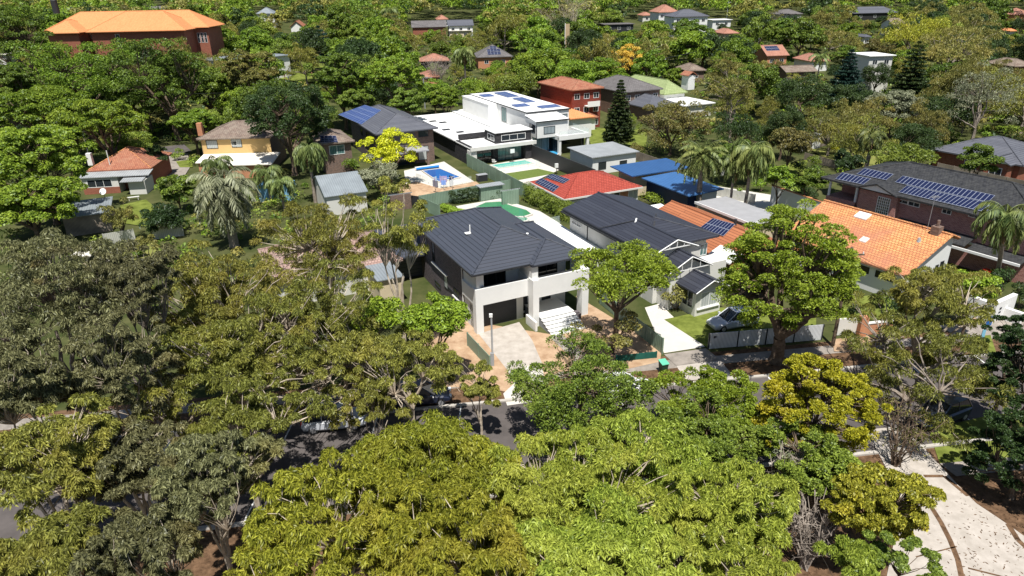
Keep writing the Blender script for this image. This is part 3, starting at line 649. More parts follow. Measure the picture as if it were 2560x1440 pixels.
sheet('right_paving', 'paving', [(1775, 465), (1930, 490), (1960, 520), (1890, 530), (1760, 500)])
sheet_t('playing_field', 'grass', [(735, 140), (800, 145), (930, 165), (940, 200), (760, 210), (700, 200)], .4)
sheet_t('field_path', 'concrete_old', [(720, 132), (865, 128), (870, 138), (725, 144)], .3)

# ---------------------------------------------------------------- pools
def pool(label, px, wmat, coping='paving', z=.06, inner=.93, world=None, border=.3):
    P = [at(x, y, 0) for x, y in px] if world is None else world; c = sum(P, Vector())/len(P); a = sum(P[i].x*P[(i+1) % len(P)].y-P[(i+1) % len(P)].x*P[i].y for i in range(len(P)))
    if a < 0: P = P[::-1]
    e = bpy.data.objects.new('swimming_pool', None); e.location = c; C.objects.link(e); tag(e, label, 'pool')
    P = [p-c for p in P]; O = [p+p.normalized()*border for p in P]; n = len(P); mb = MB()
    for i in range(n):
        j = (i+1) % n; mb.poly([(O[i].x, O[i].y, .34), (O[j].x, O[j].y, .34), (P[j].x, P[j].y, .34), (P[i].x, P[i].y, .34)])
        mb.poly([(O[i].x, O[i].y, 0), (O[j].x, O[j].y, 0), (O[j].x, O[j].y, .34), (O[i].x, O[i].y, .34)]); mb.poly([(P[j].x, P[j].y, .1), (P[i].x, P[i].y, .1), (P[i].x, P[i].y, .34), (P[j].x, P[j].y, .34)])
    link('coping', mb.mesh('coping'), M[coping], e); mb = MB(); mb.poly([(p.x, p.y, .29) for p in P]); link('water', mb.mesh('water'), M[wmat], e); return e
pool('deep blue rectangular pool behind the brown brick house with the clothes line', [(1057, 431), (1100, 426), (1150, 447), (1097, 458)], 'water_blue')
pool('narrow turquoise pool in front of the black and glass house', [(1228, 417), (1312, 405), (1332, 412), (1247, 424)], 'water_teal')
pool('bright blue lap pool beside the white modern house', [(1325, 371), (1352, 370), (1402, 383), (1392, 391)], 'water_lap', inner=.9)
K_ = [(1190, 522), (1215, 511), (1250, 509), (1280, 520), (1315, 530), (1328, 540), (1305, 548), (1265, 542), (1225, 540), (1198, 534)]
pool('green kidney shaped pool behind the charcoal roofed house', K_, 'water_green')
pool('small round green spa beside the kidney shaped pool', [(1300+20*math.cos(t), 553+6*math.sin(t)) for t in [k*.6283 for k in range(10)]], 'water_green', border=.2)
# rolled blue cover box of the deep blue pool
# ---------------------------------------------------------------- fences and walls
def fence(name, label, a, b, h, mat, cat='fence', px=True, posts=2.4, postmat=None, th=.05, group=None, cap=None, z=0, wob=0):
    A = at(a[0], a[1], z) if px else Vector((a[0], a[1], z)); B = at(b[0], b[1], z) if px else Vector((b[0], b[1], z))
    e = bpy.data.objects.new(name, None); e.location = A; C.objects.link(e); tag(e, label, cat, group); d = (B-A); L = d.length; d.normalize()
    e.rotation_euler = (0, 0, math.atan2(d.y, d.x)); mb = MB(); mb.box(0, L, -th/2, th/2, .04, h); link('panel', mb.mesh('panel'), M[mat], e)
    n = max(1, round(L/(posts or 9)))
    if posts:
        for i in range(n+1): mb = MB(); x = L*i/n; mb.box(x-.05, x+.05, -.06, .06, 0, h+.04); link('post', mb.mesh('post'), M[postmat or mat], e)
    if cap: mb = MB(); mb.box(-.05, L+.05, -th/2-.05, th/2+.05, h, h+.08); link('coping', mb.mesh('coping'), M[cap], e)
    return e
uv = lambda u, v, th=TH: tuple(uvw(u, v, 0, th))[:2]
fence('steel_fence', 'sage green steel fence between the blue pool and the black house', uv(43.4, 108), uv(43.4, 84.6), 2.2, 'fence_green', px=False)
fence('steel_fence', 'sage green steel fence at the back of the kidney pool yard', (1050, 520), (1275, 478), 1.8, 'fence_green')
fence('steel_fence', 'short green steel fence left of the shrub behind the charcoal roofed house', (1050, 522), (1100, 545), 1.8, 'fence_green')
fence('steel_fence', 'green steel fence beside the drive of the house with charcoal garage', (1170, 865), (1225, 925), 1.3, 'fence_green')
fence('steel_fence', 'dark green steel fence between new house and pale neighbour', (1500, 760), (1655, 885), 1.5, 'fence_green')
fence('pale_fence', 'pale steel fence along the rear hedge beside the red roof', (1290, 476), (1420, 545), 1.5, 'fence_green')
fence('black_wall', 'long black boundary wall between turquoise pool and white modern house', uv(55.6, 108.5), uv(55.9, 87), 2.5, 'fence_dark', 'wall', px=False, posts=3, th=.2)
fence('timber_fence', 'low timber fence behind the blue roofed sheds', (1590, 400), (1665, 428), 1.6, 'fence_wood')
fence('picket_fence', 'white vertical slat fence under the large street tree', (1770, 873), (2052, 850), 1.5, 'fence_white', postmat='dark_trim', posts=2.6)
fence('paling_fence', 'pale steel fence beside the cream gabled shed', (265, 618), (340, 605), 1.7, 'fence_pale')
fence('paling_fence', 'white mottled fence behind the olive gum trees', (385, 600), (460, 590), 1.7, 'fence_pale')
fence('timber_fence', 'weathered grey timber fence right of the small white shed', (2015, 378), (2095, 355), 1.9, 'fence_wood')
fence('timber_fence', 'grey timber fence below the dry lawn', (2010, 400), (2110, 428), 1.3, 'fence_wood')
fence('timber_fence', 'dark timber fence left of the green steel fence', (960, 508), (1050, 520), 1.7, 'fence_dark')
fence('metal_fence', 'cream metal bar fence beside the tan courtyard', (1782, 490), (1885, 512), 1.5, 'fence_pale')
fence('picket_fence', 'weathered paling fence under the olive gum by the road', (868, 950), (970, 930), 1.3, 'fence_wood')
fence('timber_fence', 'grey timber fence behind the brick house with white gables', (2340, 430), (2560, 478), 1.5, 'fence_wood')
fence('sand_wall', 'cream panel wall left of the orange brick pier', (2090, 838), (2150, 834), 1.6, 'cream_wall', 'wall', posts=0, th=.2)
fence('brick_wall', 'orange brick front wall with a pale infill', (2152, 838), (2225, 830), 1.1, 'brick_orange', 'wall', posts=0, th=.25, cap='cream_wall')
mb = MB(); p = at(2151, 840, 0); mb.box(p.x-.3, p.x+.3, p.y-.3, p.y+.3, 0, 1.9); thing1('brick_pier', mb, M['brick_orange'], 'orange brick pier beside the cream panel wall', 'pier')
# glass pool fences
def glassfence(label, pts, h=1.15, mat='glass_teal'):
    P = [at(x, y, 0) for x, y in pts]; e = bpy.data.objects.new('pool_fence', None); e.location = P[0]; C.objects.link(e); tag(e, label, 'fence')
    m = bpy.data.materials.get('clear_fence_glass')
    if not m: m, t, b = nodes('clear_fence_glass'); b.inputs['Base Color'].default_value = (.8, .95, .9, 1); b.inputs['Alpha'].default_value = .16; b.inputs['Roughness'].default_value = .05
    for a, b in zip(P[:-1], P[1:]):
        n = max(1, round((b-a).length/1.6))
        for i in range(n): x = a+(b-a)*(i+.04)/n-P[0]; y = a+(b-a)*(i+.96)/n-P[0]; mb = MB(); mb.beam(x+Vector((0, 0, h)), y+Vector((0, 0, h)), .015, h-.08); link('glass_panel', mb.mesh('glass_panel'), m, e)
        for i in range(n+1): x = a+(b-a)*i/n-P[0]; mb = MB(); mb.cyl(x.x, x.y, 0, h*.35, .03, 6); link('spigot', mb.mesh('spigot'), M['steel'], e)
glassfence('frameless glass fence around the deep blue pool', [(1040, 450), (1105, 472), (1180, 458)])
glassfence('frameless glass fence in front of the turquoise pool', [(1240, 432), (1340, 415), (1350, 420)])
glassfence('glass fence with dark posts beside the kidney pool', [(1180, 530), (1265, 556), (1340, 572), (1400, 560)])
# ---------------------------------------------------------------- houses of the block
def rooftex(h, mb, caps, mat, capmat=None, name='roof', label=None):
    r = h.part(name, mb, mat, label=label)
    if caps is not None and caps.v: h.part('ridge_tiles', caps, capmat or mat, r)
    return r
def gutters(h, rects):
    mb = MB()
    for x0, x1, y0, y1, z in rects: mb.box(x0-.1, x1+.1, y0-.1, y0-.002, z-.14, z+.0); mb.box(x0-.1, x0-.002, y0, y1, z-.14, z)
    h.part('gutter', mb, M['dark_trim'])
def downpipe(h, x, y, z0, z1, mat='dark_trim'): mb = MB(); mb.cyl(x, y, z0, z1, .05, 6); h.part('downpipe', mb, M[mat])
def antenna(h, x, y, z, hh=2.2):
    mb = MB(); mb.cyl(x, y, z, z+hh, .02, 4); mb.box(x-.6, x+.6, y-.012, y+.012, z+hh-.1, z+hh-.07)
    for i in range(6): mb.box(x-.5+i*.2, x-.48+i*.2, y-.3, y+.3, z+hh-.12, z+hh-.1)
    h.part('antenna', mb, M['steel'])
# --- the new charcoal roofed house with the garage
H1 = h = T('two_storey_house', 'new two storey house with charcoal tiled roof and dark garage door', 'house', (20.6, 50.4))
mb = MB(); mb.box(20.6, 30.6, 52.2, 65.5, 0, 5.85); mb.box(20.62, 20.9, 50.4, 52.2, 0, 5.8); h.part('wall', mb, M['white_wall'])
mb = MB(); mb.box(20.57, 20.6, 53.4, 65.5, 0, 5.8); h.part('brick_wall', mb, M['brick_dark'], label='charcoal brick side wall')
mb = MB()      # portal frame: piers, upper band and right bay
mb.prism([(20.4, 50.2), (21.1, 50.2), (21.1, 50.9), (20.4, 50.9)], -.05, 4.35)
mb.box(21.1, 25.2, 50.2, 50.45, 2.75, 4.35); mb.box(20.42, 20.62, 50.9, 53.4, 2.75, 4.2)
mb.box(25.5, 26.1, 49.1, 50.0, -.5, 4.6); mb.box(26.1, 30.6, 49.15, 49.4, 2.85, 4.7); mb.box(30.6, 31.3, 49.1, 50.0, -.4, 4.7)
mb.box(25.2, 25.5, 50.2, 50.5, 2.75, 4.35); mb.box(25.5, 25.65, 50.0, 52.2, 2.75, 4.4); mb.box(31.1, 31.3, 50, 52.2, 2.75, 4.6)
h.part('front_frame', mb, M['white_wall'])
mb = MB(); mb.box(20.6, 25.6, 50.45, 52.2, 2.75, 2.95); mb.box(25.65, 31.1, 49.4, 52.2, 2.75, 2.95); h.part('balcony_floor', mb, M['cream_wall'])
for q in ((20.75, 21.4, 50.6, 52.2, 4.2, 5.85), (25.6, 26.2, 49.5, 50.2, 4.4, 5.85), (30.5, 31.1, 49.6, 50.3, 4.4, 5.85), (25.6, 25.9, 50.2, 52.2, 2.95, 5.8)): h.part('balcony_pier', MB().box(*q), M['white_wall'])
mb = MB(); mb.box(21.1, 25.2, 50.42, 50.46, 4.36, 4.42); mb.box(26.2, 30.5, 49.3, 49.5, 4.71, 4.78); h.part('balcony_rail', mb, M['dark_trim'])
win(h, 'F', 52.2, 21.5, 24.2, 3.0, 5.7, nx=3, fr=M['dark_trim'], gl=M['black_glass'], label='wide black balcony window')
win(h, 'F', 52.2, 26.3, 29.6, 3.0, 5.7, nx=3, fr=M['dark_trim'], gl=M['black_glass'], label='right balcony window')
mb = MB(); mb.box(21.1, 24.9, 51.3, 51.36, -.05, 2.3); gd = h.part('garage_door', mb, M['garage_door']); 
mb = MB(); mb.box(21.05, 25.5, 51.3, 52.2, 2.3, 2.75); mb.box(24.9, 25.6, 51.32, 52.2, 0, 2.3); mb.box(20.62, 21.1, 51.3, 52.2, 0, 2.3); h.part('garage_surround', mb, M['cream_wall'])
mb = MB(); mb.box(25.68, 26.5, 52.1, 52.16, .3, 2.6); d = h.part('front_door', mb, M['dark_trim']); mb = MB(); mb.box(26.4, 26.44, 52.04, 52.1, 1.1, 1.7); h.part('door_handle', mb, M['steel'], d)
win(h, 'F', 52.2, 28.1, 28.9, .5, 2.4, nx=1, fr=M['dark_trim'], label='tall porch window')
mb = MB()
for i in range(6): mb.box(26.15, 29.6, 46.7+i*.42, 47.16+i*.42 if i < 5 else 52.2, .0 if i == 0 else .1+i*.155-.03, .14+i*.155)
h.part('risers', MB().prism([(26.2, 46.78), (29.55, 46.78), (29.55, 46.781), (26.2, 46.781)], 0, .01), M['cream_wall']) if False else None
for i in range(6): h.part('riser', MB().box(26.18, 29.57, 46.76+i*.42, 52.1, 0 if i == 0 else .14+(i-1)*.155+.002, .1+i*.155), M['roof_flatgrey'])
mb.box(25.3, 25.5, 48.3, 50.2, 0, .9); h.part('steps', mb, M['white_wall'], label='wide white entry steps')
mb = MB(); caps = MB(); mb.hip(20.0, 30.4, 49.8, 66.2, 6.0, .40, caps=caps); r = rooftex(h, mb, caps, M['roof_slate'])
mb = MB(); caps = MB(); mb.hip(25.5, 31.2, 49.25, 60, 6.02, .40, caps=caps); rooftex(h, mb, caps, M['roof_slate'], name='bay_roof')
mb = MB(); A_ = hit(1319, 585, 'z', 7.35); B_ = hit(1291, 640, 'z', 6.25); mb.beam(A_+Vector((0, 0, .12)), B_+Vector((0, 0, .12)), .22, .05); h.part('valley_flashing', mb, M['white_trim'])
mb = MB(); q = hit(1175, 580, 'z', 7.2); mb.cyl(q.x, q.y, 6.8, 7.9, .06, 8); mb.box(q.x-.5, q.x+.2, q.y-.25, q.y+.25, 7.1, 7.16); h.part('vent_pipe', mb, M['white_trim'])
gutters(h, [(20.0, 30.4, 49.8, 66, 6.0)])
mb = MB(); mb.hip(17.5, 24, 63.8, 74, 3.1, .35); mb.box(18, 23.5, 65.6, 73.5, 0, 2.95); h.part('rear_wing', mb, M['roof_slate'])
for q4 in ((1088, 700, 1102, 722), (1120, 717, 1146, 745)): winpx(h, 'L', 20.57, *q4, nx=1, fr=M['dark_trim'], gl=M['glass'])
win(h, 'L', 20.57, 57.6, 58.5, 1.5, 2.8, nx=1, fr=M['dark_trim'], gl=M['glass_blind']); win(h, 'L', 20.57, 54.6, 56.0, 1.7, 2.3, nx=2, fr=M['dark_trim']); win(h, 'L', 20.57, 61, 61.6, 3.2, 5.2, nx=1, fr=M['dark_trim'])
win(h, 'L', 20.57, 63.2, 63.8, 3.2, 5.2, nx=1, fr=M['dark_trim'])
mb = MB(); mb.box(20.4, 20.57, 54.4, 56.2, 1.42, 1.54); mb.box(20.4, 20.57, 57.5, 61.8, 2.85, 2.95); h.part('sill', mb, M['cream_wall'])
downpipe(h, 20.5, 53.5, 0, 5.8, 'white_trim')
# --- the pale neighbour with black tiles
H2 = h = T('two_storey_house', 'pale grey rendered house with black tiled gable roof beside the new house', 'house', (37.9, 48))
mb = MB(); mb.box(38.0, 45.4, 49.9, 64.0, 0, 5.2); mb.box(38.02, 42.3, 48.2, 49.9, 0, 5.4); mb.gable_wall(38.02, 42.3, 48.2, 48.4, 5.4, .85); mb.box(42.4, 45.4, 49.7, 49.9, 0, 5.2); h.part('wall', mb, M['cream_wall'])
mb = MB(); caps = MB(); mb.hip(37.2, 46.6, 49.2, 64.4, 5.3, .27, ends=(1, 0), caps=caps); mb.gable_wall(37.6, 46.2, 64.0, 64.2, 5.15, 1.15); rooftex(h, mb, caps, M['roof_black'])
mb = MB(); caps = MB(); mb.gable_sheets(37.45, 42.7, 47.7, 54.0, 5.42, .41, caps=caps); rooftex(h, mb, caps, M['roof_black'], name='front_gable_roof')
mb = MB()
for s in (-1, 1): mb.tube([(40.07, 47.66, 6.4), (40.07+s*2.6, 47.66, 5.36)], .06, 4)
mb.box(38.4, 41.8, 47.66, 47.72, 5.6, 5.68); [mb.box(x-.03, x+.03, 47.66, 47.72, 5.65, z) for x, z in ((39.2, 5.95), (40.07, 6.35), (40.9, 5.95))]; h.part('bargeboard', mb, M['white_trim'])
mb = MB(); A_ = hit(1591, 551, 'z', 6.1); B_ = hit(1576, 603, 'z', 5.2); mb.beam(A_+Vector((0, 0, .25)), B_+Vector((0, 0, .16)), .14, .05); A2 = hit(1500, 573, 'z', 5.3); h.part('valley_flashing', mb, M['white_trim'])
mb = MB(); mb.beam(hit(1498, 572, 'z', 5.35)+Vector((0, 0, .1)), hit(1585, 553, 'z', 6.1)+Vector((0, 0, .1)), .12, .05); mb.beam(hit(1640, 536, 'z', 6.3)+Vector((0, 0, .1)), hit(1634, 571, 'z', 6.3)+Vector((0, 0, .1)), .14, .05); h.part('ridge_tiles', mb, M['roof_brickblack'])
winpx(h, 'L', 38.0, 1431, 551, 1453, 569, nx=2); winpx(h, 'L', 38.0, 1530, 596, 1553, 627, nx=2); winpx(h, 'L', 38.0, 1598, 622, 1617, 640, nx=2, gl=M['glass_blind'])
winpx(h, 'F', 48.2, 1652, 640, 1668, 665, nx=2, gl=M['glass_blind']); winpx(h, 'F', 49.7, 1752, 612, 1764, 635, nx=2, gl=M['glass_teal'])
downpipe(h, 37.95, 60.2, .2, 5.0); downpipe(h, 37.95, 48.2, 2, 5.0)
mb = MB(); mb.box(37.1, 37.35, 49.4, 64.6, 4.85, 5.03); h.part('gutter', mb, M['dark_trim'])
mb = MB(); mb.box(38.5, 45.2, 46.4, 48.2, 0, 3.9); mb.gable_wall(38.5, 42.6, 46.4, 46.6, 3.9, 1.0); mb.box(39.7, 42.7, 44.0, 46.4, 0, 2.75); mb.gable_wall(39.7, 42.7, 44.0, 44.2, 2.75, .66); h.part('front_wing', mb, M['cream_wall'])
mb = MB(); caps = MB(); mb.gable_sheets(38.0, 43.1, 46.0, 49.6, 4.0, .5, caps=caps); rooftex(h, mb, caps, M['roof_black'], name='porch_roof')
mb = MB(); caps = MB(); mb.gable_sheets(39.2, 43.1, 43.5, 46.6, 2.76, .46, caps=caps); rooftex(h, mb, caps, M['roof_black'], name='bay_roof')
mb = MB()
for s in (-1, 1): mb.tube([(40.55, 45.96, 5.2), (40.55+s*2.55, 45.96, 3.93)], .055, 4); mb.tube([(41.15, 43.46, 3.6), (41.15+s*1.95, 43.46, 2.7)], .05, 4)
[mb.box(x-.025, x+.025, 45.98, 46.02, 3.95, z) for x, z in ((39.5, 4.6), (40.55, 5.1), (41.6, 4.6))]; mb.box(38.4, 42.7, 45.98, 46.02, 3.95, 4.02); h.part('bargeboard', mb, M['white_trim'])
win(h, 'F', 44.0, 40.3, 42.2, .9, 2.3, nx=2, gl=M['glass_blind']); win(h, 'L', 39.7, 44.4, 45.8, .8, 2.4, nx=2)
mb = MB(); mb.box(39.9, 42.5, 43.85, 44.0, .7, .8); h.part('sill', mb, M['white_trim'])
# white carport roof between the two
h = T('carport', 'flat white steel carport roof between the two dark roofed houses', 'carport', (33, 62))
A_ = [hit(1330, 560, 'z', 2.8), hit(1415, 545, 'z', 2.8), hit(1420, 625, 'z', 2.8), hit(1370, 590, 'z', 2.8)]
mb = MB(); mb.slab([(34.6, 57, 2.75), (37.8, 57, 2.75), (37.8, 67.6, 2.95), (34.6, 67.6, 2.95)], .12); h.part('roof', mb, M['roof_white'])
for x, y in ((34.8, 57.2), (34.8, 67.2), (37.5, 57.2), (37.5, 67.2)): mb = MB(); mb.box(x-.06, x+.06, y-.06, y+.06, 0, 2.7); h.part('post', mb, M['white_trim'])
# --- red roofed house
h = T('brick_house', 'single storey brick house with bright red tiled hip roof and pale garage door', 'house', (44.4, 75.6))
mb = MB(); mb.box(44.3, 55.4, 75.6, 84.0, 0, 2.6); h.part('wall', mb, M['brick_brown']); mb = MB(); mb.box(50.2, 55.42, 75.56, 75.6, 0, 2.58); h.part('brick_front', mb, M['brick_orange'])
mb = MB(); caps = MB(); mb.hip(43.6, 56.0, 75.0, 84.8, 2.7, .36, caps=caps); rooftex(h, mb, caps, M['roof_red'], M['roof_red']); h.part('gutter', MB().box(43.5, 56.1, 74.9, 74.99, 2.5, 2.72).box(43.5, 43.59, 75, 84.8, 2.5, 2.72), M['cream_wall'])
mb = MB(); mb.box(44.6, 48.9, 75.5, 75.56, 0, 2.2); h.part('garage_door', mb, M['cream_wall']); winpx(h, 'F', 75.55, 1535, 480, 1548, 496, nx=1); winpx(h, 'F', 75.55, 1572, 478, 1592, 500, nx=2, gl=M['glass_blind'])
for v in (77, 79.5, 82): win(h, 'L', 44.3, v, v+.6, 1, 2.1, nx=1)
s = .36; pn = Vector((-s, 0, 1)).normalized(); P0 = (43.6, 80, 2.7)
panels(h, P0, pn, [(1337, 455), (1355, 445), (1398, 466), (1383, 479)], 2, 4); panels(h, P0, pn, [(1363, 443), (1380, 434), (1424, 448), (1408, 458)], 2, 4)
# --- blue sheds
h = T('steel_shed', 'navy steel shed with blue roof and white end wall', 'shed', (58.4, 68.2))
mb = MB(); mb.box(58.2, 63.0, 68.0, 77.0, 0, 2.95); h.part('wall', mb, M['navy']); mb = MB(); mb.box(59.6, 63.02, 67.94, 68.0, 0, 2.95); h.part('end_wall', mb, M['white_wall'])
mb = MB(); mb.slab([(57.7, 67.3, 3.15), (63.6, 67.3, 3.3), (63.6, 77.6, 3.3), (57.7, 77.6, 3.15)], .16); h.part('roof', mb, M['roof_blue'])
h = T('steel_shed', 'low open shed with flat blue roof behind the navy shed', 'shed', (58, 80))
mb = MB(); mb.box(57.8, 66.0, 79.2, 83.4, 0, 3.2); h.part('wall', mb, M['beige_wall']); mb = MB(); mb.slab([(56.6, 78.4, 3.35), (66.9, 78.4, 3.35), (66.9, 84.0, 3.6), (56.6, 84.0, 3.6)], .15); h.part('roof', mb, M['roof_blue2']); win(h, 'F', 79.2, 60.8, 61.8, .3, 2.2, nx=1, fr=M['dark_trim'])
# --- brown tile house right of the neighbour
h = T('tiled_house', 'low house with brown tiled roof and a small solar array behind the pale neighbour', 'house', (47, 46))
mb = MB(); mb.box(48.2, 54.5, 47, 61.5, 0, 2.75); h.part('wall', mb, M['brick_brown']); mb = MB(); caps = MB(); mb.slab([(47.0, 46.2, 2.6), (51.8, 46.2, 4.35), (51.8, 63.4, 4.35), (47.0, 63.4, 2.6)][::-1][::-1], .16)
mb.slab([(51.8, 46.2, 4.35), (56, 46.2, 2.8), (56, 63.4, 2.8), (51.8, 63.4, 4.35)], .16); caps.tube([(51.8, 46.2, 4.38), (51.8, 63.4, 4.38)], .09, 6); rooftex(h, mb, caps, M['roof_brown'])
panels(h, (47.0, 50, 2.6), Vector((-1.75, 0, 4.8)), [(1748, 570), (1782, 545), (1838, 560), (1808, 590)], 2, 4)
mb = MB(); q = h.hit(1838, 558, 'z', 4.3); mb.cyl(q.x, q.y, 4.0, 4.75, .16, 8); h.part('roof_vent', mb, M['dark_trim'])
mb = MB(); mb.gable_sheets(46.6, 49.6, 47.4, 50.5, 2.9, .45); h.part('small_gable', mb, M['white_trim'])
h = T('flat_roof_building', 'beige building with flat grey roof between blue shed and orange roof', 'building', (57, 56))
mb = MB(); mb.box(56.9, 61.3, 55.3, 64.4, 0, 3.0); h.part('wall', mb, M['beige_wall']); mb = MB(); mb.box(56.6, 61.6, 55.0, 64.7, 3.0, 3.2); h.part('roof', mb, M['roof_flatgrey']); mb = MB(); mb.box(56.55, 61.65, 54.9, 55.0, 2.95, 3.25); mb.box(56.5, 56.6, 55, 64.7, 2.95, 3.25); h.part('fascia', mb, M['white_trim'])
h = T('garden_shed', 'small shed with white roof beside the brown tiled house', 'shed', (50, 65)); mb = MB(); mb.box(49.4, 53, 63.9, 67, 0, 2.4); h.part('wall', mb, M['beige_wall']); mb = MB(); mb.slab([(49.2, 63.7, 2.6), (53.2, 63.7, 2.6), (53.2, 67.2, 2.8), (49.2, 67.2, 2.8)], .1); h.part('roof', mb, M['roof_white'])
# --- orange roof house on the right (own direction)
TR = R(31)
h = T('rendered_house', 'long house with bright orange terracotta roof and white gable end', 'house', (61, 31), th=TR)
ev = h.hit(2265, 690, 'z', 3.0); rd = h.hit(2395, 592, 'z', 5.7); er = h.hit(2446, 622, 'z', 4.6); bk = h.hit(2045, 505, 'z', 5.7)
x0, xr, y0, y1, x1 = ev.x, rd.x, ev.y, bk.y, er.x; k = (5.7-3.0)/(xr-x0)
mb = MB(); caps = MB(); mb.slab([(x0, y1, 3.0), (x0, y0, 3.0), (xr, y0, 5.7), (xr, y1, 5.7)], .18); mb.slab([(xr, y1, 5.7), (xr, y0, 5.7), (x1, y0, 5.7-k*(x1-xr)), (x1, y1, 5.7-k*(x1-xr))], .18)
for a, b in (((xr, y0, 5.74), (xr, y1, 5.74)), ((x0, y0, 3.04), (xr, y0, 5.74)), ((xr, y0, 5.74), (x1, y0, 5.74-k*(x1-xr)))): caps.tube([a, b], .13, 6)
rooftex(h, mb, caps, M['roof_orange'], M['roof_orange'])
mb = MB(); e_ = .5; yb = y1-.4; yf = y0+.35; zr = 5.5
T_ = [(x0+e_, 0), (x1-.3, 0), (x1-.3, 5.5-k*(x1-.3-xr)), (xr, 5.5), (x0+e_, 5.5-k*(xr-x0-e_))]
mb.poly([(a, yf, b) for a, b in T_]); mb.poly([(a, yb, b) for a, b in T_[::-1]]); mb.poly([(T_[4][0], yf, T_[4][1]), (T_[4][0], yb, T_[4][1]), (T_[0][0], yb, 0), (T_[0][0], yf, 0)]); mb.poly([(T_[1][0], yf, 0), (T_[1][0], yb, 0), (T_[2][0], yb, T_[2][1]), (T_[2][0], yf, T_[2][1])]); h.part('wall', mb, M['white_wall'])
for i in range(4): win(h, 'L', x0+e_, y0+1.2+i*2.6, y0+3.2+i*2.6, 1.7, 2.45, nx=1, fr=M['white_trim'], gl=M['black_glass'])
win(h, 'F', yf, x1-2.4, x1-2.0, 1.3, 2.6, nx=1, fr=M['dark_trim']); win(h, 'F', yf, x1-1.6, x1-1.1, 1.3, 2.8, nx=1, fr=M['dark_trim'])
pn = Vector((-k, 0, 1)).normalized()
def skyl(px, py, w_, l_, m='white_trim'):
    q = hitplane(px, py, Vector((x0, y0, 3.0)), pn, h.th)+pn*.12; a = Vector((1, 0, k)).normalized(); b = Vector((0, 1, 0)); mb = MB(); mb.slab([q-a*w_-b*l_, q+a*w_-b*l_, q+a*w_+b*l_, q-a*w_+b*l_], .14); h.part('skylight', mb, M[m])
skyl(2157, 540, .5, .7); skyl(2161, 600, .35, .35); mb = MB(); q = hitplane(2297, 603, Vector((x0, y0, 3.0)), pn, h.th); mb.cyl(q.x, q.y, q.z-.1, q.z+.35, .22, 10, .12); h.part('roof_vent', mb, M['steel'])
mb = MB(); q = h.hit(2344, 585, 'z', 5.7); mb.box(q.x+.1, q.x+.9, q.y, q.y+.8, 4.6, 6.3); mb.cyl(q.x+.5, q.y+.4, 6.3, 6.9, .16, 8); h.part('chimney', mb, M['brick_brown']); antenna(h, q.x+.3, q.y+1.2, 5.6, 3.6)
fence('rendered_wall', 'stained white wall with terracotta capping left of orange roof', (1925, 515), (2045, 560), 2.9, 'white_wall', 'wall', posts=0, th=.3, cap='roof_orange')
# --- plum brick house
h = T('brick_house', 'large two storey plum brick house with black roof and long solar array', 'house', (72, 38), th=TR)
a = h.hit(2053, 443, 'z', 6.1); b = h.hit(2505, 553, 'z', 6.1); X0 = (a.x+b.x)/2; Y1 = a.y; Y0 = b.y-4; X1 = X0+13.5; Z = 6.1; kk = .34
mb = MB(); caps = MB(); mb.hip(X0, X1, Y0, Y1, Z, kk, caps=caps); rooftex(h, mb, caps, M['roof_brickblack'], M['roof_brickblack'])
mb = MB(); mb.box(X0+.9, X1-.8, Y0+.8, Y1-4.6, 0, Z-.1); mb.box(X0+3.5, X1-.8, Y1-4.6, Y1-.8, 0, Z-.1); mb.box(X0+.6, X0+3.5, Y1-4.6, Y1-.7, 0, 3.9); h.part('wall', mb, M['brick_plum'])
mb = MB(); mb.box(X0+.75, X1-.7, Y0+.7, Y1-.6, 2.62, 2.85); h.part('floor_band', mb, M['white_trim'])
for x, y in ((X0+.8, Y1-.9), (X0+.8, Y1-4.5)): mb = MB(); mb.cyl(x, y, 3.9, Z-.1, .16, 10); h.part('column', mb, M['white_trim'])
c = h.hit(2150, 480, 'u', X0); yg = c.y
mb = MB(); mb.gable_sheets(X0-.5, X0+4.5, yg-4.6, yg+.4, Z+.02, .36, ax='x'); h.part('portico_roof', mb, M['roof_brickblack']); mb = MB(); mb.gable_wall(X0-.3, X0+1, yg-4.2, yg, Z, .7, ax='x'); h.part('pediment', mb, M['white_trim'])
mb = MB(); mb.box(X0+.3, X0+.9, yg-4.4, yg+.2, 0, Z-.05); h.part('portico_wall', mb, M['brick_plum'])
win(h, 'L', X0+.3, yg-3.6, yg-2.2, 1.6, 5.4, nx=6, ny=12, fr=M['white_trim'], gl=M['glass'], label='tall glass block window')
for q4 in ((2243, 497, 2268, 510), (2273, 503, 2297, 518), (2358, 522, 2376, 536), (2424, 534, 2448, 546)): winpx(h, 'L', X0+.9, *q4, nx=2)
mb = MB(); mb.slab([(X0-1.0, yg-13, 2.9), (X0+.9, yg-13, 3.5), (X0+.9, yg-4.8, 3.5), (X0-1.0, yg-4.8, 2.9)], .12); mb.slab([(X0-1.0, Y0+1, 2.6), (X0+.9, Y0+1, 3.0), (X0+.9, yg-13.2, 3.0), (X0-1.0, yg-13.2, 2.6)], .12); mb.slab([(X0-1.0, yg+.4, 2.9), (X0+.9, yg+.4, 3.5), (X0+.9, yg+4, 3.5), (X0-1.0, yg+4, 2.9)], .12); h.part('awning', mb, M['roof_brickblack'])
mb = MB(); mb.box(X0-1.15, X0-1.0, Y0+1, yg-8, 2.4, 2.65); h.part('awning_edge', mb, M['white_trim'])
pn = Vector((-kk, 0, 1)).normalized(); P0 = Vector((X0, Y0, Z))
panels(h, P0, pn, [(2237, 455), (2257, 439), (2488, 488), (2471, 505)], 1, 11); panels(h, P0, pn, [(2246, 480), (2268, 463), (2492, 510), (2462, 530)], 1, 11)
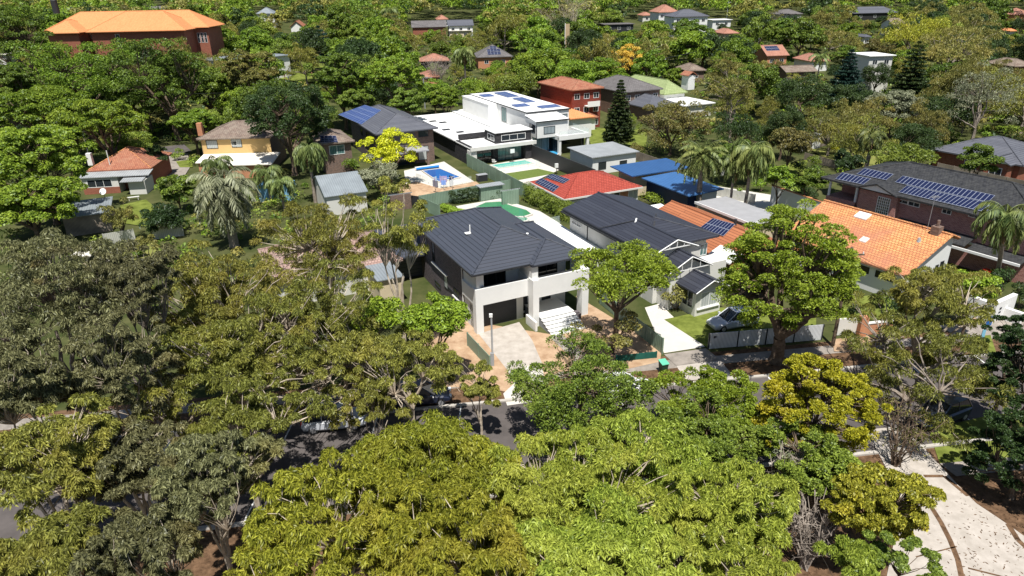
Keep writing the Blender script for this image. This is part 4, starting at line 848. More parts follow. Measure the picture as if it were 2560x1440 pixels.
panels(h, P0, pn, [(2088, 447), (2105, 431), (2178, 446), (2158, 461)], 1, 4); panels(h, P0, pn, [(2141, 435), (2162, 420), (2234, 435), (2215, 450)], 1, 4)
mb = MB(); q = h.hit(2252, 432, 'z', 7.4); mb.cyl(q.x, q.y, 6.8, 7.6, .22, 10, .3); mb.box(q.x-.4, q.x+.4, q.y-.4, q.y+.4, 7.25, 7.32); h.part('roof_vent', mb, M['white_trim'])
mb = MB(); q = h.hit(2350, 445, 'z', 7.3); mb.box(q.x-.7, q.x+.7, q.y-.6, q.y+.9, 7.1, 7.45); h.part('skylight', mb, M['white_trim'])
# --- brick house with white gables, far right
h = T('brick_house', 'single storey orange brick house with dark tiles and small white gables', 'house', (92, 60), th=TR)
a = h.hit(2325, 372, 'z', 3.); b = h.hit(2500, 405, 'z', 3.); X0, Y1 = a.x, a.y; X1 = X0+13; Y0 = b.y-3
mb = MB(); caps = MB(); mb.hip(X0, X1, Y0, Y1, 3., .36, caps=caps); rooftex(h, mb, caps, M['roof_grey']); mb = MB(); mb.box(X0+.6, X1-.6, Y0+.6, Y1-.6, 0, 2.9); h.part('wall', mb, M['brick_red'])
mb = MB(); caps = MB(); mb.gable_sheets(X0-1.5, X0+4, Y0+1, Y0+5, 3.02, .45, ax='x', caps=caps); rooftex(h, mb, caps, M['roof_grey'], name='gable_roof'); mb = MB(); mb.gable_wall(X0-1.2, X0, Y0+1.2, Y0+4.8, 3., .78, ax='x'); h.part('gable', mb, M['white_trim']); mb = MB(); mb.box(X0-1.1, X0+.6, Y0+1.4, Y0+4.6, 0, 2.9); h.part('front_wing', mb, M['brick_red'])
win(h, 'L', X0+.6, Y0+6.5, Y0+8.3, .9, 2.2, nx=2); win(h, 'L', X0-1.1, Y0+2.2, Y0+3.8, .8, 2.2, nx=2)
# --- brown brick two storey with solar
h = T('brick_house', 'two storey dark brick house with grey tiled roof and blue solar panels above the pool', 'house', (30, 114))
mb = MB(); mb.box(30.0, 39.8, 114.4, 134, 0, 5.9); h.part('wall', mb, M['brick_brown']); mb = MB(); mb.box(29.97, 30, 114.4, 134, 0, 5.88); mb.box(30, 36.5, 114.36, 114.4, 0, 5.88); h.part('dark_brick', mb, M['brick_dark'])
mb = MB(); caps = MB(); mb.hip(29.2, 40.4, 113.4, 135.5, 6.0, .38, caps=caps); rooftex(h, mb, caps, M['roof_grey'])
pn = Vector((-.38, 0, 1)).normalized(); P0 = Vector((29.2, 120, 6.0)); panels(h, P0, pn, [(845, 286), (912, 262), (953, 275), (903, 311)], 4, 5, M['solar_blue'])
winpx(h, 'F', 114.4, 1045, 367, 1072, 397, nx=1, fr=M['dark_trim'], gl=M['glass_blind']); winpx(h, 'F', 114.36, 1046, 325, 1070, 340, nx=1, fr=M['dark_trim'])
for v in (117, 121, 125): win(h, 'L', 29.97, v, v+1.4, 3.6, 4.8, nx=2, fr=M['dark_trim'])
mb = MB(); mb.box(30.2, 37.5, 110.4, 114.3, 2.85, 3.05); h.part('verandah_roof', mb, M['roof_flatgrey']); 
for x in (30.4, 37.3): mb = MB(); mb.box(x-.18, x+.18, 110.5, 110.86, 0, 2.85); h.part('verandah_post', mb, M['brick_brown'])
win(h, 'F', 114.36, 31, 36, .1, 2.4, nx=4, fr=M['dark_trim'])
h = T('brick_house', 'small dark brick house with brown roof and solar left of the grey tiled house', 'house', (20, 118))
q = hit(800, 352, 'z', 5.2); r_ = hit(885, 350, 'z', 5.2); mb = MB(); mb.box(q.x, r_.x-.6, r_.y, r_.y+9, 0, 5.1); h.part('wall', mb, M['brick_brown']); mb = MB(); caps = MB(); mb.hip(q.x-.6, r_.x, r_.y-.6, r_.y+9.6, 5.2, .36, caps=caps); rooftex(h, mb, caps, M['roof_oldbrown'])
win(h, 'F', r_.y, r_.x-4.2, r_.x-1.8, 3.2, 4.6, nx=2, gl=M['glass_teal']); k_ = .36; panels(h, (q.x, r_.y-.6, 5.2), Vector((0, -k_, 1)), [(800, 356), (845, 355), (840, 339), (800, 338)], 4, 2)
# --- white low roof and black/glass pavilion
h = T('flat_roof_house', 'long low house with white flat roof beside the dark brick house', 'house', (43.8, 113))
mb = MB(); mb.box(43.9, 54.8, 114.5, 141, 0, 3.2); h.part('wall', mb, M['brick_black']); mb = MB(); mb.box(43.5, 55.4, 114.2, 141.4, 3.2, 3.4); h.part('roof', mb, M['roof_white'])
for px, py in ((1060, 316), (1082, 303), (1107, 306), (1115, 324), (1150, 330)): q = hit(px, py, 'z', 3.45); mb = MB(); mb.box(q.x-.7, q.x+.7, q.y-.5, q.y+.5, 3.4, 3.52); h.part('skylight', mb, M['dark_trim'])
h = T('flat_roof_house', 'black brick and glass pavilion with white flat roof in front of turquoise pool', 'house', (44, 107.5))
mb = MB(); mb.box(44.0, 55.6, 108.9, 114.4, 0, 3.0); mb.box(43.9, 44.4, 107.8, 114.4, 0, 3.3); mb.box(44.5, 55.4, 114.2, 114.6, 3.0, 4.2); h.part('wall', mb, M['brick_black'])
mb = MB(); mb.box(43.8, 56.2, 107.2, 114.4, 3.0, 3.16); h.part('roof', mb, M['roof_white']); mb = MB(); mb.box(43.7, 56.3, 106.9, 107.2, 2.7, 3.3); mb.box(43.7, 44.9, 107.2, 108.6, 0, 2.7); h.part('portal', mb, M['cream_wall'], label='pale grey fascia and pier')
mb = MB(); mb.box(49.0, 56.0, 108.4, 113, 3.16, 5.0); h.part('clerestory', mb, M['brick_black'])
mb = MB(); mb.box(48.8, 56.2, 108.2, 113.2, 5.0, 5.12); h.part('upper_roof', mb, M['roof_white'])
win(h, 'F', 108.4, 50.2, 54.8, 3.6, 4.5, nx=3, fr=M['white_trim'], gl=M['glass']); win(h, 'L', 49.0, 108.9, 111.6, 3.6, 4.5, nx=2, fr=M['white_trim'])
win(h, 'F', 108.9, 45.1, 48.4, .1, 2.6, nx=2, fr=M['dark_trim'], gl=M['black_glass']); win(h, 'F', 108.9, 49.6, 54.2, .1, 2.6, nx=3, fr=M['dark_trim'], gl=M['glass_teal'])
mb = MB(); mb.box(54.4, 55.7, 107.4, 109, 0, 2.7); mb.box(48.5, 49.5, 108.5, 108.88, 0, 2.7); h.part('brick_pier', mb, M['brick_black'])
# --- white modern house
h = T('modern_house', 'large white cubic house with flat roofs, solar panels and glazed balcony', 'house', (56.5, 107))
W1 = MB(); W1.box(57.6, 66.5, 113.2, 140, 0, 7.0); W1.box(53.9, 57.6, 120, 142, 0, 3.6); W1.box(57.3, 63.6, 108.6, 113.2, 3.2, 6.2); W1.box(57.3, 60.8, 110.6, 113.2, 0, 3.2); W1.box(55.6, 57.6, 126, 139.5, 3.6, 6.9); h.part('wall', W1, M['white_wall'])
mb = MB(); mb.box(57.5, 66.7, 113.1, 140.2, 7.0, 7.12); mb.slab([(57.1, 108.4, 6.2), (63.8, 108.4, 6.2), (63.8, 113.1, 6.75), (57.1, 113.1, 6.75)], .12); mb.box(55.5, 57.5, 126, 139.6, 6.9, 7.0); mb.box(53.8, 57.5, 120, 142.2, 3.6, 3.7); h.part('roof', mb, M['roof_white'])
mb = MB(); mb.box(57.4, 66.8, 113.0, 113.1, 6.9, 7.16); mb.box(57.4, 57.5, 113.1, 140, 6.98, 7.16); mb.box(57.0, 63.9, 108.3, 108.4, 6.0, 6.22); h.part('roof_edge', mb, M['dark_trim'])
FR = MB(); FR.box(61.0, 61.5, 107.2, 107.7, 0, 3.2); FR.box(66.9, 67.4, 107.2, 107.7, 0, 3.2); FR.box(61.0, 67.4, 107.1, 107.7, 2.7, 3.5); FR.box(61.0, 61.4, 107.7, 112.4, 2.7, 3.5); FR.box(67.0, 67.4, 107.7, 113.2, 2.7, 3.5); FR.box(61.2, 67.2, 107.7, 113.2, 2.9, 3.1); FR.box(60.9, 61.3, 112.2, 113.2, 0, 3.2); h.part('terrace_frame', FR, M['white_wall'])
mb = MB(); mb.box(61.5, 67.0, 107.75, 113.1, 3.1, 3.16); h.part('terrace_floor', mb, M['roof_flatgrey'])
win(h, 'F', 113.2, 64.1, 66.1, 3.5, 6.1, nx=3, fr=M['dark_trim'], gl=M['glass_lit']); win(h, 'F', 108.6, 58.7, 60.9, 3.9, 5.1, nx=1, fr=M['dark_trim'], gl=M['glass_lit']); win(h, 'F', 110.6, 58.0, 60.6, .1, 2.8, nx=2, fr=M['dark_trim'], gl=M['glass_lit'])
mb = MB(); mb.box(61.5, 66.9, 108.2, 108.26, .1, 2.7); g_ = h.part('terrace_window', mb, M['black_glass']); mb = MB(); mb.box(61.5, 66.9, 108.26, 113, 0, .1); mb.box(61.3, 61.36, 108.2, 112.2, .1, 2.7); h.part('side_window', mb, M['glass'])
win(h, 'L', 57.6, 122, 124, 4, 6.6, nx=2, fr=M['dark_trim'], gl=M['glass_teal']); win(h, 'L', 53.9, 125, 126.6, 1.6, 2.7, nx=2, fr=M['dark_trim']); win(h, 'L', 57.3, 109.4, 111.4, 4.2, 5.4, nx=1, fr=M['dark_trim'])
n_ = Vector((0, 0, 1))
def flatp(x0, x1, y0, y1, nx, ny, z=7.12, tilt=.0): panels3(h, n_, [(x0, y0, z+.12), (x1, y0, z+.12), (x1, y1, z+.22), (x0, y1, z+.22)], nx, ny, M['solar_blue'])
flatp(61.8, 66.0, 115.2, 117.6, 4, 2); flatp(58.4, 61.4, 119, 121.6, 3, 2); flatp(62.2, 64.6, 123, 129, 2, 4); flatp(58.2, 60.8, 134, 137, 3, 2); flatp(62.2, 65, 131, 138, 2, 4)
for x, y in ((57.5, 113.4), (57.5, 126.2), (57.2, 108.6), (57.5, 139)): downpipe(h, x, y, .1, 6.2)
glassp = MB(); glassp.box(61.1, 67.3, 107.2, 107.22, 3.5, 4.3); glassp.box(67.3, 67.32, 107.2, 113, 3.5, 4.3); h.part('glass_balustrade', glassp, bpy.data.materials['clear_fence_glass'])
h = T('garage', 'white rendered garage with grey ribbed roof right of the white modern house', 'garage', (59, 92))
mb = MB(); mb.box(58.9, 67.3, 92.4, 99.6, 0, 2.95); h.part('wall', mb, M['white_wall']); mb = MB(); mb.slab([(58.5, 92.0, 3.0), (67.7, 92.0, 3.0), (67.7, 100.0, 3.15), (58.5, 100.0, 3.15)], .14); h.part('roof', mb, M['roof_palegrey']); winpx(h, 'F', 92.4, 1497, 407, 1514, 421, nx=1, fr=M['dark_trim']); winpx(h, 'F', 92.4, 1550, 403, 1566, 412, nx=1, fr=M['dark_trim'])
h = T('tiled_house', 'house with plain orange roof behind the white modern house', 'house', (69, 122)); mb = MB(); mb.box(68.4, 74.6, 118, 134, 0, 4.2); h.part('wall', mb, M['white_wall']); mb = MB(); mb.hip(67.9, 75.2, 117.5, 134.5, 4.2, .38); h.part('roof', mb, M['roof_school'])
# --- left: ochre house, small old red roof house, sheds
h = T('two_storey_house', 'two storey ochre rendered house with weathered brown roof and cream lean-to', 'house', (0, 124), th=R(3))
a = h.hit(490, 348, 'z', 5.6); b = h.hit(655, 340, 'z', 5.6); X0, Y0 = a.x, a.y; X1 = X0+12.5; gz = 0
mb = MB(); mb.box(X0+.5, X1-.5, Y0+.5, Y0+9.5, 0, 5.5); h.part('wall', mb, M['brick_brown']); mb = MB(); mb.box(X0+.6, X1-.5, Y0+.44, Y0+.5, 2.9, 5.5); h.part('rendered_wall', mb, M['yellow_wall']); mb = MB(); caps = MB(); mb.hip(X0, X1, Y0, Y0+10, 5.6, .4, caps=caps); rooftex(h, mb, caps, M['roof_oldbrown'])
mb = MB(); mb.slab([(X0+.6, Y0-3.8, 2.5), (X0+5, Y0-3.8, 2.5), (X0+5, Y0-5.6, 2.35), (X1+1, Y0-5.6, 2.35), (X1+1, Y0+.4, 2.95), (X0+.6, Y0+.4, 2.95)][::1], .15); h.part('lean_to_roof', mb, M['roof_cream']); mb = MB(); mb.box(X0+.9, X0+4.8, Y0-3.5, Y0+.4, 0, 2.3); mb.box(X0+4.8, X1-.4, Y0-5.2, Y0+.4, 0, 2.2); h.part('lean_to_wall', mb, M['brick_orange'])
for q4 in ((515, 352, 545, 370), (578, 349, 605, 367)): winpx(h, 'F', Y0+.44, *q4, nx=1, gl=M['glass_blind'], fr=M['dark_trim'])
mb = MB(); q = h.hit(492, 322, 'z', 7); mb.box(q.x, q.x+.8, q.y, q.y+.8, 5.8, 7.9); h.part('chimney', mb, M['brick_orange']); win(h, 'F', Y0+.44, X0+5.6, X0+6.4, 4.3, 5.0, nx=1)
h = T('brick_house', 'old brick cottage with weathered red tiled roof and grey lean-to', 'house', (0, 105), th=R(8))
a = h.hit(212, 430, 'z', 3.2); b = h.hit(385, 415, 'z', 3.2); X0, Y0 = a.x, a.y+.5; X1 = b.x; mb = MB(); mb.box(X0+.4, X1-.4, Y0+.3, Y0+10, 0, 3.1); h.part('wall', mb, M['brick_red']); mb = MB(); caps = MB(); mb.hip(X0, X1, Y0, Y0+10.5, 3.2, .5, caps=caps); rooftex(h, mb, caps, M['roof_oldred'], M['roof_orange'])
mb = MB(); mb.slab([(X0-.6, Y0-2.2, 2.7), (X1+.2, Y0-2.2, 2.7), (X1+.2, Y0+.2, 3.05), (X0-.6, Y0+.2, 3.05)], .12); mb.slab([(X0+6, Y0-4, 2.2), (X1-.3, Y0-4, 2.2), (X1-.3, Y0-2.25, 2.4), (X0+6, Y0-2.25, 2.4)], .1); h.part('lean_to_roof', mb, M['roof_palegrey'])
mb = MB(); mb.box(X0-.2, X0+5, Y0-1.9, Y0+.3, 0, 2.6); mb.box(X1-2.6, X1-.2, Y0-3.4, Y0+.3, 0, 2.1); h.part('lean_to_wall', mb, M['cream_wall']); mb = MB(); mb.box(X0-.22, X0+5.02, Y0-1.95, Y0-1.9, 0, 1.0); h.part('brick_base', mb, M['brick_red']); win(h, 'F', Y0-1.9, X0+.6, X0+4, 1.1, 2.2, nx=3)
mb = MB(); q = h.hit(217, 400, 'z', 4.2); mb.box(q.x, q.x+.7, q.y, q.y+.7, 3.3, 5.2); h.part('chimney', mb, M['white_wall']); antenna(h, q.x+.3, q.y+.4, 5.2, 3.5); mb = MB(); q = h.hit(273, 405, 'z', 4.2); mb.cyl(q.x, q.y, 3.6, 6.0, .08, 8); h.part('flue', mb, M['cream_wall'])
def shed(label, c4, z, mat, wall, name='garden_shed', cat='shed', th=TH, gable=False, k=.25, ax='y', inset=.25, zb=0, rt=.1):
    P = [hit(x, y, 'z', z, th) for x, y in c4]; x0 = min(p.x for p in P); x1 = max(p.x for p in P); y0 = min(p.y for p in P); y1 = max(p.y for p in P)
    s = T(name, label, cat, ((x0+x1)/2, y0), zb, th); mb = MB(); mb.box(x0+inset, x1-inset, y0+inset, y1-inset, zb, z-.12 if not gable else z-.02); s.part('wall', mb, M[wall]); mb = MB()
    if gable:
        mb.gable_sheets(x0, x1, y0, y1, z, k, ax, rt); s.part('roof', mb, M[mat]); mb = MB(); mb.gable_wall(x0+inset, x1-inset, y0+inset, y1-inset, z, ((x1-x0) if ax == 'y' else (y1-y0))/2*k-inset*k, ax); s.part('gable', mb, M[wall])
    else: mb.box(x0, x1, y0, y1, z-.1, z); s.part('roof', mb, M[mat])
    return s, x0, x1, y0, y1
shed('long grey gabled shed below the small brown roofed house', [(775, 450), (920, 478)], 2.8, 'roof_tin', 'cream_wall', gable=True, k=.35, ax='x')
shed('cream gabled shed with stained roof beside the dry backyard', [(180, 635), (285, 655)], 2.6, 'roof_cream', 'beige_wall', th=R(20), gable=True, k=.5, ax='y')
shed('grey tin carport under the trees left of the lawn', [(165, 505), (275, 530)], 2.6, 'roof_tin', 'fence_wood')
shed('small garden hut with patchy grey roof beside the bare soil yard', [(970, 488), (1030, 480)], 2.3, 'roof_tin', 'brick_brown')
shed('pale green flat topped shed beside the green fence', [(1188, 462), (1262, 460)], 2.2, 'roof_palegrey', 'fence_green')
shed('upright sage green locker shed at the corner of the kidney pool yard', [(1250, 477), (1300, 470)], 2.3, 'roof_palegrey', 'fence_green')
shed('small white shed with tin roof beside the grey timber fence', [(1985, 340), (2060, 335)], 2.6, 'roof_palegrey', 'white_wall', th=TR)
shed('small blue roofed shed behind the date palm', [(1800, 392), (1830, 390)], 3., 'roof_blue', 'cream_wall', th=TR)
shed('white roofed carport hidden behind the grey-green gums', [(200, 690), (245, 705)], 2.6, 'roof_white', 'cream_wall')
shed('grey roofed bungalow seen through the pale gum trunks', [(905, 655), (1010, 690)], 3., 'roof_tin', 'beige_wall')
h = T('tiled_house', 'low house with faded pink tiles behind the olive gums', 'house', (6, 62)); a = hit(690, 700, 'z', 3); mb = MB(); mb.box(a.x, a.x+12, a.y, a.y+9, 0, 2.9); h.part('wall', mb, M['cream_wall']); mb = MB(); caps = MB(); mb.hip(a.x-.5, a.x+12.5, a.y-.5, a.y+9.5, 3, .4, caps=caps); rooftex(h, mb, caps, M['roof_pink'])
A_ = at(650, 505, 0); h = T('blue_shed', 'pale blue metal shed behind the grey-green palm', 'shed', (A_.x, A_.y), th=0); mb = MB(); mb.box(A_.x, A_.x+4.6, A_.y, A_.y+3, 0, 2.4); h.part('wall', mb, M['roof_lightblue'] if 'roof_lightblue' in M else ribbed('light_blue_steel', (.2, .42, .62), .25, .5, 0, .8))
# --- red brick flats, brown hip houses, green tiled house (behind)
def house_px(name, label, cat, pxl, pxr, zroof, d, wall, roof, th=TH, k=.4, kind='hip', base=None, zg=None, wins=3, storeys=1, ov=.5, wmat='glass', group=None, capmat=None, chimney=False, trim='white_trim', ax='y'):
    """a house whose front eave runs between two pixels (left, right) at height zroof above its ground; d metres deep"""
    g0 = at(*base).z if base else 0; z = (g0 if zg is None else zg)+zroof; a = hit(pxl[0], pxl[1], 'z', z, th); b = hit(pxr[0], pxr[1], 'z', z, th)
    x0, x1 = a.x, b.x; y0 = (a.y+b.y)/2; gz = z-zroof; s = T(name, label, cat, ((x0+x1)/2, y0), gz, th, group)
    mb = MB(); mb.box(x0+ov, x1-ov, y0+ov, y0+d-ov, gz-2, z-.08); s.part('wall', mb, M[wall]); mb = MB(); caps = MB()
    if kind == 'hip': mb.hip(x0, x1, y0, y0+d, z, k, caps=caps); rooftex(s, mb, caps, M[roof], M[capmat] if capmat else None)
    elif kind == 'gable': mb.gable_sheets(x0, x1, y0, y0+d, z, k, ax, caps=caps); rooftex(s, mb, caps, M[roof]); mb = MB(); mb.gable_wall(x0+ov, x1-ov, y0+ov, y0+d-ov, z-.1, ((x1-x0) if ax == 'y' else d)/2*k-ov*k, ax); s.part('gable', mb, M[wall])
    else: mb.box(x0, x1, y0, y0+d, z-.05, z+.15); s.part('roof', mb, M[roof])
    w_ = (x1-x0-2*ov)
    for f in range(storeys):
        for i in range(wins):
            c = x0+ov+w_*(i+.5)/wins; zz = z-1.0-f*2.8; win(s, 'F', y0+ov, c-.6, c+.6, zz-1.0, zz, nx=2, gl=M[wmat], fr=M[trim])
    if chimney: mb = MB(); mb.box(x0+w_*.2, x0+w_*.2+.8, y0+d*.4, y0+d*.4+.8, z, z+(x1-x0)*.5*k+1.2); s.part('chimney', mb, M['brick_orange'])
    s.box = (x0, x1, y0, y0+d, z, gz); return s
s = house_px('block_of_flats', 'deep red brick flats with red tiled roof and white balcony', 'flats', (1413, 222), (1528, 222), 8.4, 15, 'brick_flats', 'roof_oldred', base=(1460, 300), zg=0, wins=3, storeys=3, k=.35)
x0, x1, y0, y1, z, gz = s.box; mb = MB(); mb.box(x0+3.5, x0+6.5, y0-.9, y0+.5, z-3.6, z-3.4); mb.box(x0+3.5, x0+6.5, y0-.9, y0-.82, z-3.4, z-2.5); s.part('balcony', mb, M['white_trim'])
house_px('outbuilding', 'small white outbuilding with old red tiles below the brick flats', 'outbuilding', (1452, 292), (1510, 296), 2.8, 6, 'white_wall', 'roof_oldred', zg=0, wins=0, k=.5)
s = house_px('brick_house', 'brick house with broad taupe hip roof and solar strip behind the pine', 'house', (1545, 228), (1672, 224), 6.2, 16, 'brick_brown', 'roof_fargrey', zg=0, wins=4, k=.42)
house_px('tiled_house', 'house with blue-grey hip roof in front of the taupe roof', 'house', (1583, 262), (1740, 270), 3.6, 12, 'brick_brown', 'roof_grey', zg=0, wins=2, k=.42)
s = house_px('tiled_house', 'house with large pale green tiled roof and little white dormer', 'house', (1640, 232), (1740, 234), 4.5, 20, 'white_wall', 'roof_green', zg=0, wins=2, k=.75)
x0, x1, y0, y1, z, gz = s.box; mb = MB(); mb.box(x0+9, x0+11, y0+2.5, y0+5, z, z+3.4); s.part('dormer', mb, M['white_wall']); mb = MB(); mb.gable_sheets(x0+8.6, x0+11.4, y0+2.2, y0+5.4, z+3.4, .6); s.part('dormer_roof', mb, M['roof_oldred'])
house_px('flat_roof_building', 'long low building with white roof right of the green tiles', 'building', (1690, 262), (1810, 262), 3.2, 12, 'cream_wall', 'roof_white', zg=0, kind='flat', wins=0)
# --- far houses
FAR = [
 ('brick_house', 'brown hip roofed house with a solar gable above the palm', (1190, 142), (1285, 142), 3.4, 12, 'brick_orange', 'roof_fargrey', 'hip', .55, 2),
 ('tiled_house', 'low house with faded red roof and grey verandah left of the palm', (1048, 152), (1125, 152), 3.0, 9, 'fence_dark', 'roof_farred', 'hip', .4, 1),
 ('row_house', 'long dark roofed terrace on the far slope', (1028, 66), (1120, 69), 4, 9, 'brick_red', 'roof_fargrey', 'gablex', .5, 0),
 ('row_house', 'white terrace end with blue-grey roof right of the dark terrace', (1116, 62), (1190, 66), 4, 9, 'white_wall', 'roof_grey', 'gablex', .45, 3),
 ('beige_building', 'beige block below the white terrace end', (1120, 76), (1182, 78), 3, 6, 'beige_wall', 'roof_cream', 'flat', .1, 2),
 ('tiled_house', 'small pink roofed house above the dark terrace', (1090, 48), (1122, 48), 3.5, 10, 'white_wall', 'roof_farred', 'hip', .6, 1),
 ('white_house', 'white two storey house with pale hip roof above the school trees', (640, 34), (686, 33), 5.5, 10, 'white_wall', 'roof_tin', 'hip', .6, 1),
 ('gabled_house', 'white gabled house with dark red roof right of the white tower house', (722, 68), (760, 66), 3, 12, 'white_wall', 'roof_oldred', 'gable', .8, 0),
 ('tiled_house', 'orange roofed white house highest on the far slope', (1640, 30), (1705, 30), 6, 12, 'white_wall', 'roof_farred', 'hip', .6, 3),
 ('tiled_house', 'white two storey house with wide grey hip roof on the far slope', (1683, 42), (1775, 40), 6, 12, 'white_wall', 'roof_grey', 'hip', .4, 4),
 ('tiled_house', 'small red roofed house left of the orange roofed white house', (1603, 38), (1635, 38), 3.5, 8, 'cream_wall', 'roof_farred', 'hip', .5, 1),
 ('modern_house', 'dark modern house with white walls under spreading gum trees', (1500, 60), (1600, 62), 4, 9, 'dark_trim', 'roof_fargrey', 'flat', .1, 3),
 ('tiled_house', 'terracotta roofed house with cream walls below the wide grey hip roof', (1797, 82), (1860, 84), 4, 10, 'beige_wall', 'roof_farred', 'hip', .45, 2),
 ('flat_roof_house', 'white flat roofed house right of the wide grey hip roof', (1775, 50), (1838, 50), 4, 8, 'white_wall', 'roof_white', 'flat', .1, 2),
 ('brick_house', 'orange brick house with roof solar panels and white gable', (1910, 138), (1982, 139), 4, 10, 'brick_orange', 'roof_farred', 'gablex', .5, 2),
 ('tiled_house', 'house with orange hip roof behind the thin palm', (2020, 152), (2082, 152), 3, 10, 'white_wall', 'roof_farred', 'hip', .5, 0),
 ('long_shed', 'long building with brown roof in front of the orange hip roof', (1945, 176), (2068, 182), 3, 7, 'brick_brown', 'roof_oldbrown', 'gablex', .35, 0),
 ('tiled_house', 'grey roofed low house far up on the slope', (1948, 36), (2005, 34), 3.2, 10, 'cream_wall', 'roof_fargrey', 'hip', .4, 2),
 ('tiled_house', 'dark blue roofed house with white posts on the far right slope', (2145, 34), (2235, 30), 3.6, 10, 'fence_dark', 'roof_grey', 'hip', .5, 3),
 ('castle_house', 'white house with battlement parapet and brown roof', (2226, 60), (2270, 60), 4, 8, 'white_wall', 'roof_oldbrown', 'gablex', .5, 2),
 ('white_house', 'pale two storey house half hidden by the dark conifer', (2180, 142), (2235, 138), 7, 9, 'cream_wall', 'roof_white', 'flat', .1, 2),
 ('tiled_house', 'orange roofed house at the right edge of the slope', (2508, 76), (2560, 78), 3.5, 9, 'white_wall', 'roof_school', 'hip', .5, 2),
 ('tiled_house', 'faded pink roof at the far right top', (2520, 36), (2600, 36), 3.5, 10, 'brick_orange', 'roof_farred', 'hip', .5, 2),
 ('brick_house', 'brown roofed brick house at the right edge behind the silver gum', (2528, 165), (2600, 165), 5, 10, 'brick_red', 'roof_oldbrown', 'hip', .45, 1),
 ('tiled_house', 'small dark roofed house with a white gable behind the green tiles', (1715, 176), (1770, 176), 3.2, 9, 'brick_brown', 'roof_oldbrown', 'hip', .5, 1),
 ('tiled_house', 'little blue-grey roof among the trees at centre right', (2158, 92), (2182, 92), 3, 7, 'white_wall', 'roof_grey', 'hip', .5, 1),
 ('tiled_house', 'pale grey gable roof peeking behind the school', (155, 28), (195, 28), 3, 8, 'white_wall', 'roof_fargrey', 'gablex', .5, 0),
 ('tiled_house', 'small grey roof behind the right end of the school', (373, 24), (410, 24), 3, 8, 'cream_wall', 'roof_fargrey', 'gablex', .5, 0),
 ('flat_roof_building', 'pale flat roof at the left edge below the school', (-30, 140), (30, 134), 4, 12, 'white_wall', 'roof_cream', 'flat', .1, 0),
 ('tiled_house', 'pinkish roof half hidden left of the bare tree', (1050, 192), (1100, 192), 2.8, 9, 'brick_orange', 'roof_farred', 'hip', .4, 0),
]
FARBOX = []
for nm, lb, a, b, hh, d, wl, rf, kd, k, wn in FAR:
    foot = at((a[0]+b[0])/2, a[1]+22 if a[1] < 100 else a[1]+26)
    ax = 'x' if kd == 'gablex' else 'y'; kd = 'gable' if kd == 'gablex' else kd
    s = house_px(nm, lb, 'house' if 'house' in nm else 'building', a, b, hh, d, wl, rf, th=R(8), k=k, kind=kd, zg=foot.z, wins=wn, ax=ax, storeys=2 if hh > 5 else 1)
    FARBOX.append((min(a[0], b[0])-4, a[1]-20 if kd == 'hip' else a[1]-10, max(a[0], b[0])+2, a[1]+6, foot.y))
    if 'solar' in lb and s.box:
        x0, x1, y0, y1, z, gz = s.box
        if kd == 'hip': m = (x0+x1)/2; D_ = min(x1-x0, y1-y0)/2; [panels3(s, Vector((0, -k, 1)), [(m-w_, y0+t*D_, z+t*D_*k+.08), (m+w_, y0+t*D_, z+t*D_*k+.08), (m+w_, y0+(t+.22)*D_, z+(t+.22)*D_*k+.08), (m-w_, y0+(t+.22)*D_, z+(t+.22)*D_*k+.08)], n, 1) for t, w_, n in ((.16, 2.1, 4), (.4, 2.1, 4), (.64, 1.0, 2))]
        else: D_ = (y1-y0)/2; panels3(s, Vector((0, -k, 1)), [(x0+1, y0+.45*D_, z+.45*D_*k+.08), (x1-2, y0+.45*D_, z+.45*D_*k+.08), (x1-2, y0+.9*D_, z+.9*D_*k+.08), (x0+1, y0+.9*D_, z+.9*D_*k+.08)], 10, 1)
# --- the school
TS = R(4); h = T('school_building', 'long red brick school with vivid orange tiled roofs and a small turret', 'school', (-150, 215), at(330, 190).z-1, TS)
zg = h.o.z; ez = at_y(290, 84, 196).z
a = h.hit(213, 80, 'z', ez); b = h.hit(445, 78, 'z', ez); X0, X1, Y0 = a.x, b.x, a.y
hw = 17; kS = .58
mb = MB(); mb.box(X0+1, X1-1, Y0+1, Y0+hw-1, zg-3, ez-.2); mb.box(X0-14, X1+3, Y0+9, Y0+22, zg-3, ez-.2); mb.box(X0-12, X0-3.5, Y0+3, Y0+14, zg-3, ez-.6); h.part('wall', mb, M['brick_red'])
mb = MB(); caps = MB(); mb.hip(X0, X1, Y0, Y0+hw, ez, kS, caps=caps); rooftex(h, mb, caps, M['roof_school'], M['roof_school'])
mb = MB(); caps = MB(); mb.hip(X0-15, X1+4, Y0+8, Y0+23, ez+.3, kS*1.05, caps=caps); rooftex(h, mb, caps, M['roof_school'], name='rear_roof')
mb = MB(); caps = MB(); mb.hip(X0-13.5, X0-2.5, Y0+2, Y0+16, ez-.2, kS, caps=caps); rooftex(h, mb, caps, M['roof_school'], name='left_roof')
q = h.hit(140, 25, 'v', Y0+15); mb = MB(); mb.cyl(q.x, q.y, q.z-1, q.z+2.6, .9, 12); mb.cyl(q.x, q.y, q.z+2.6, q.z+3.3, .95, 12, .5); h.part('turret', mb, M['dark_trim'])
winpx(h, 'F', Y0+1, 288, 86, 302, 106, nx=1, ny=2); 
for i in range(4): win(h, 'F', Y0+9, X0-3+i*.9, X0-2.3+i*.9, ez-2.2, ez-.8, nx=1, ny=2)
for i in range(3): win(h, 'F', Y0+9, X1-.2+i*1.0, X1+.4+i*1.0, ez-4, ez-1.4, nx=1, ny=2)
FARBOX += [(95, 20, 490, 86, 190), (240, 84, 340, 118, 190), (180, 84, 225, 100, 190), (450, 70, 490, 105, 190)]
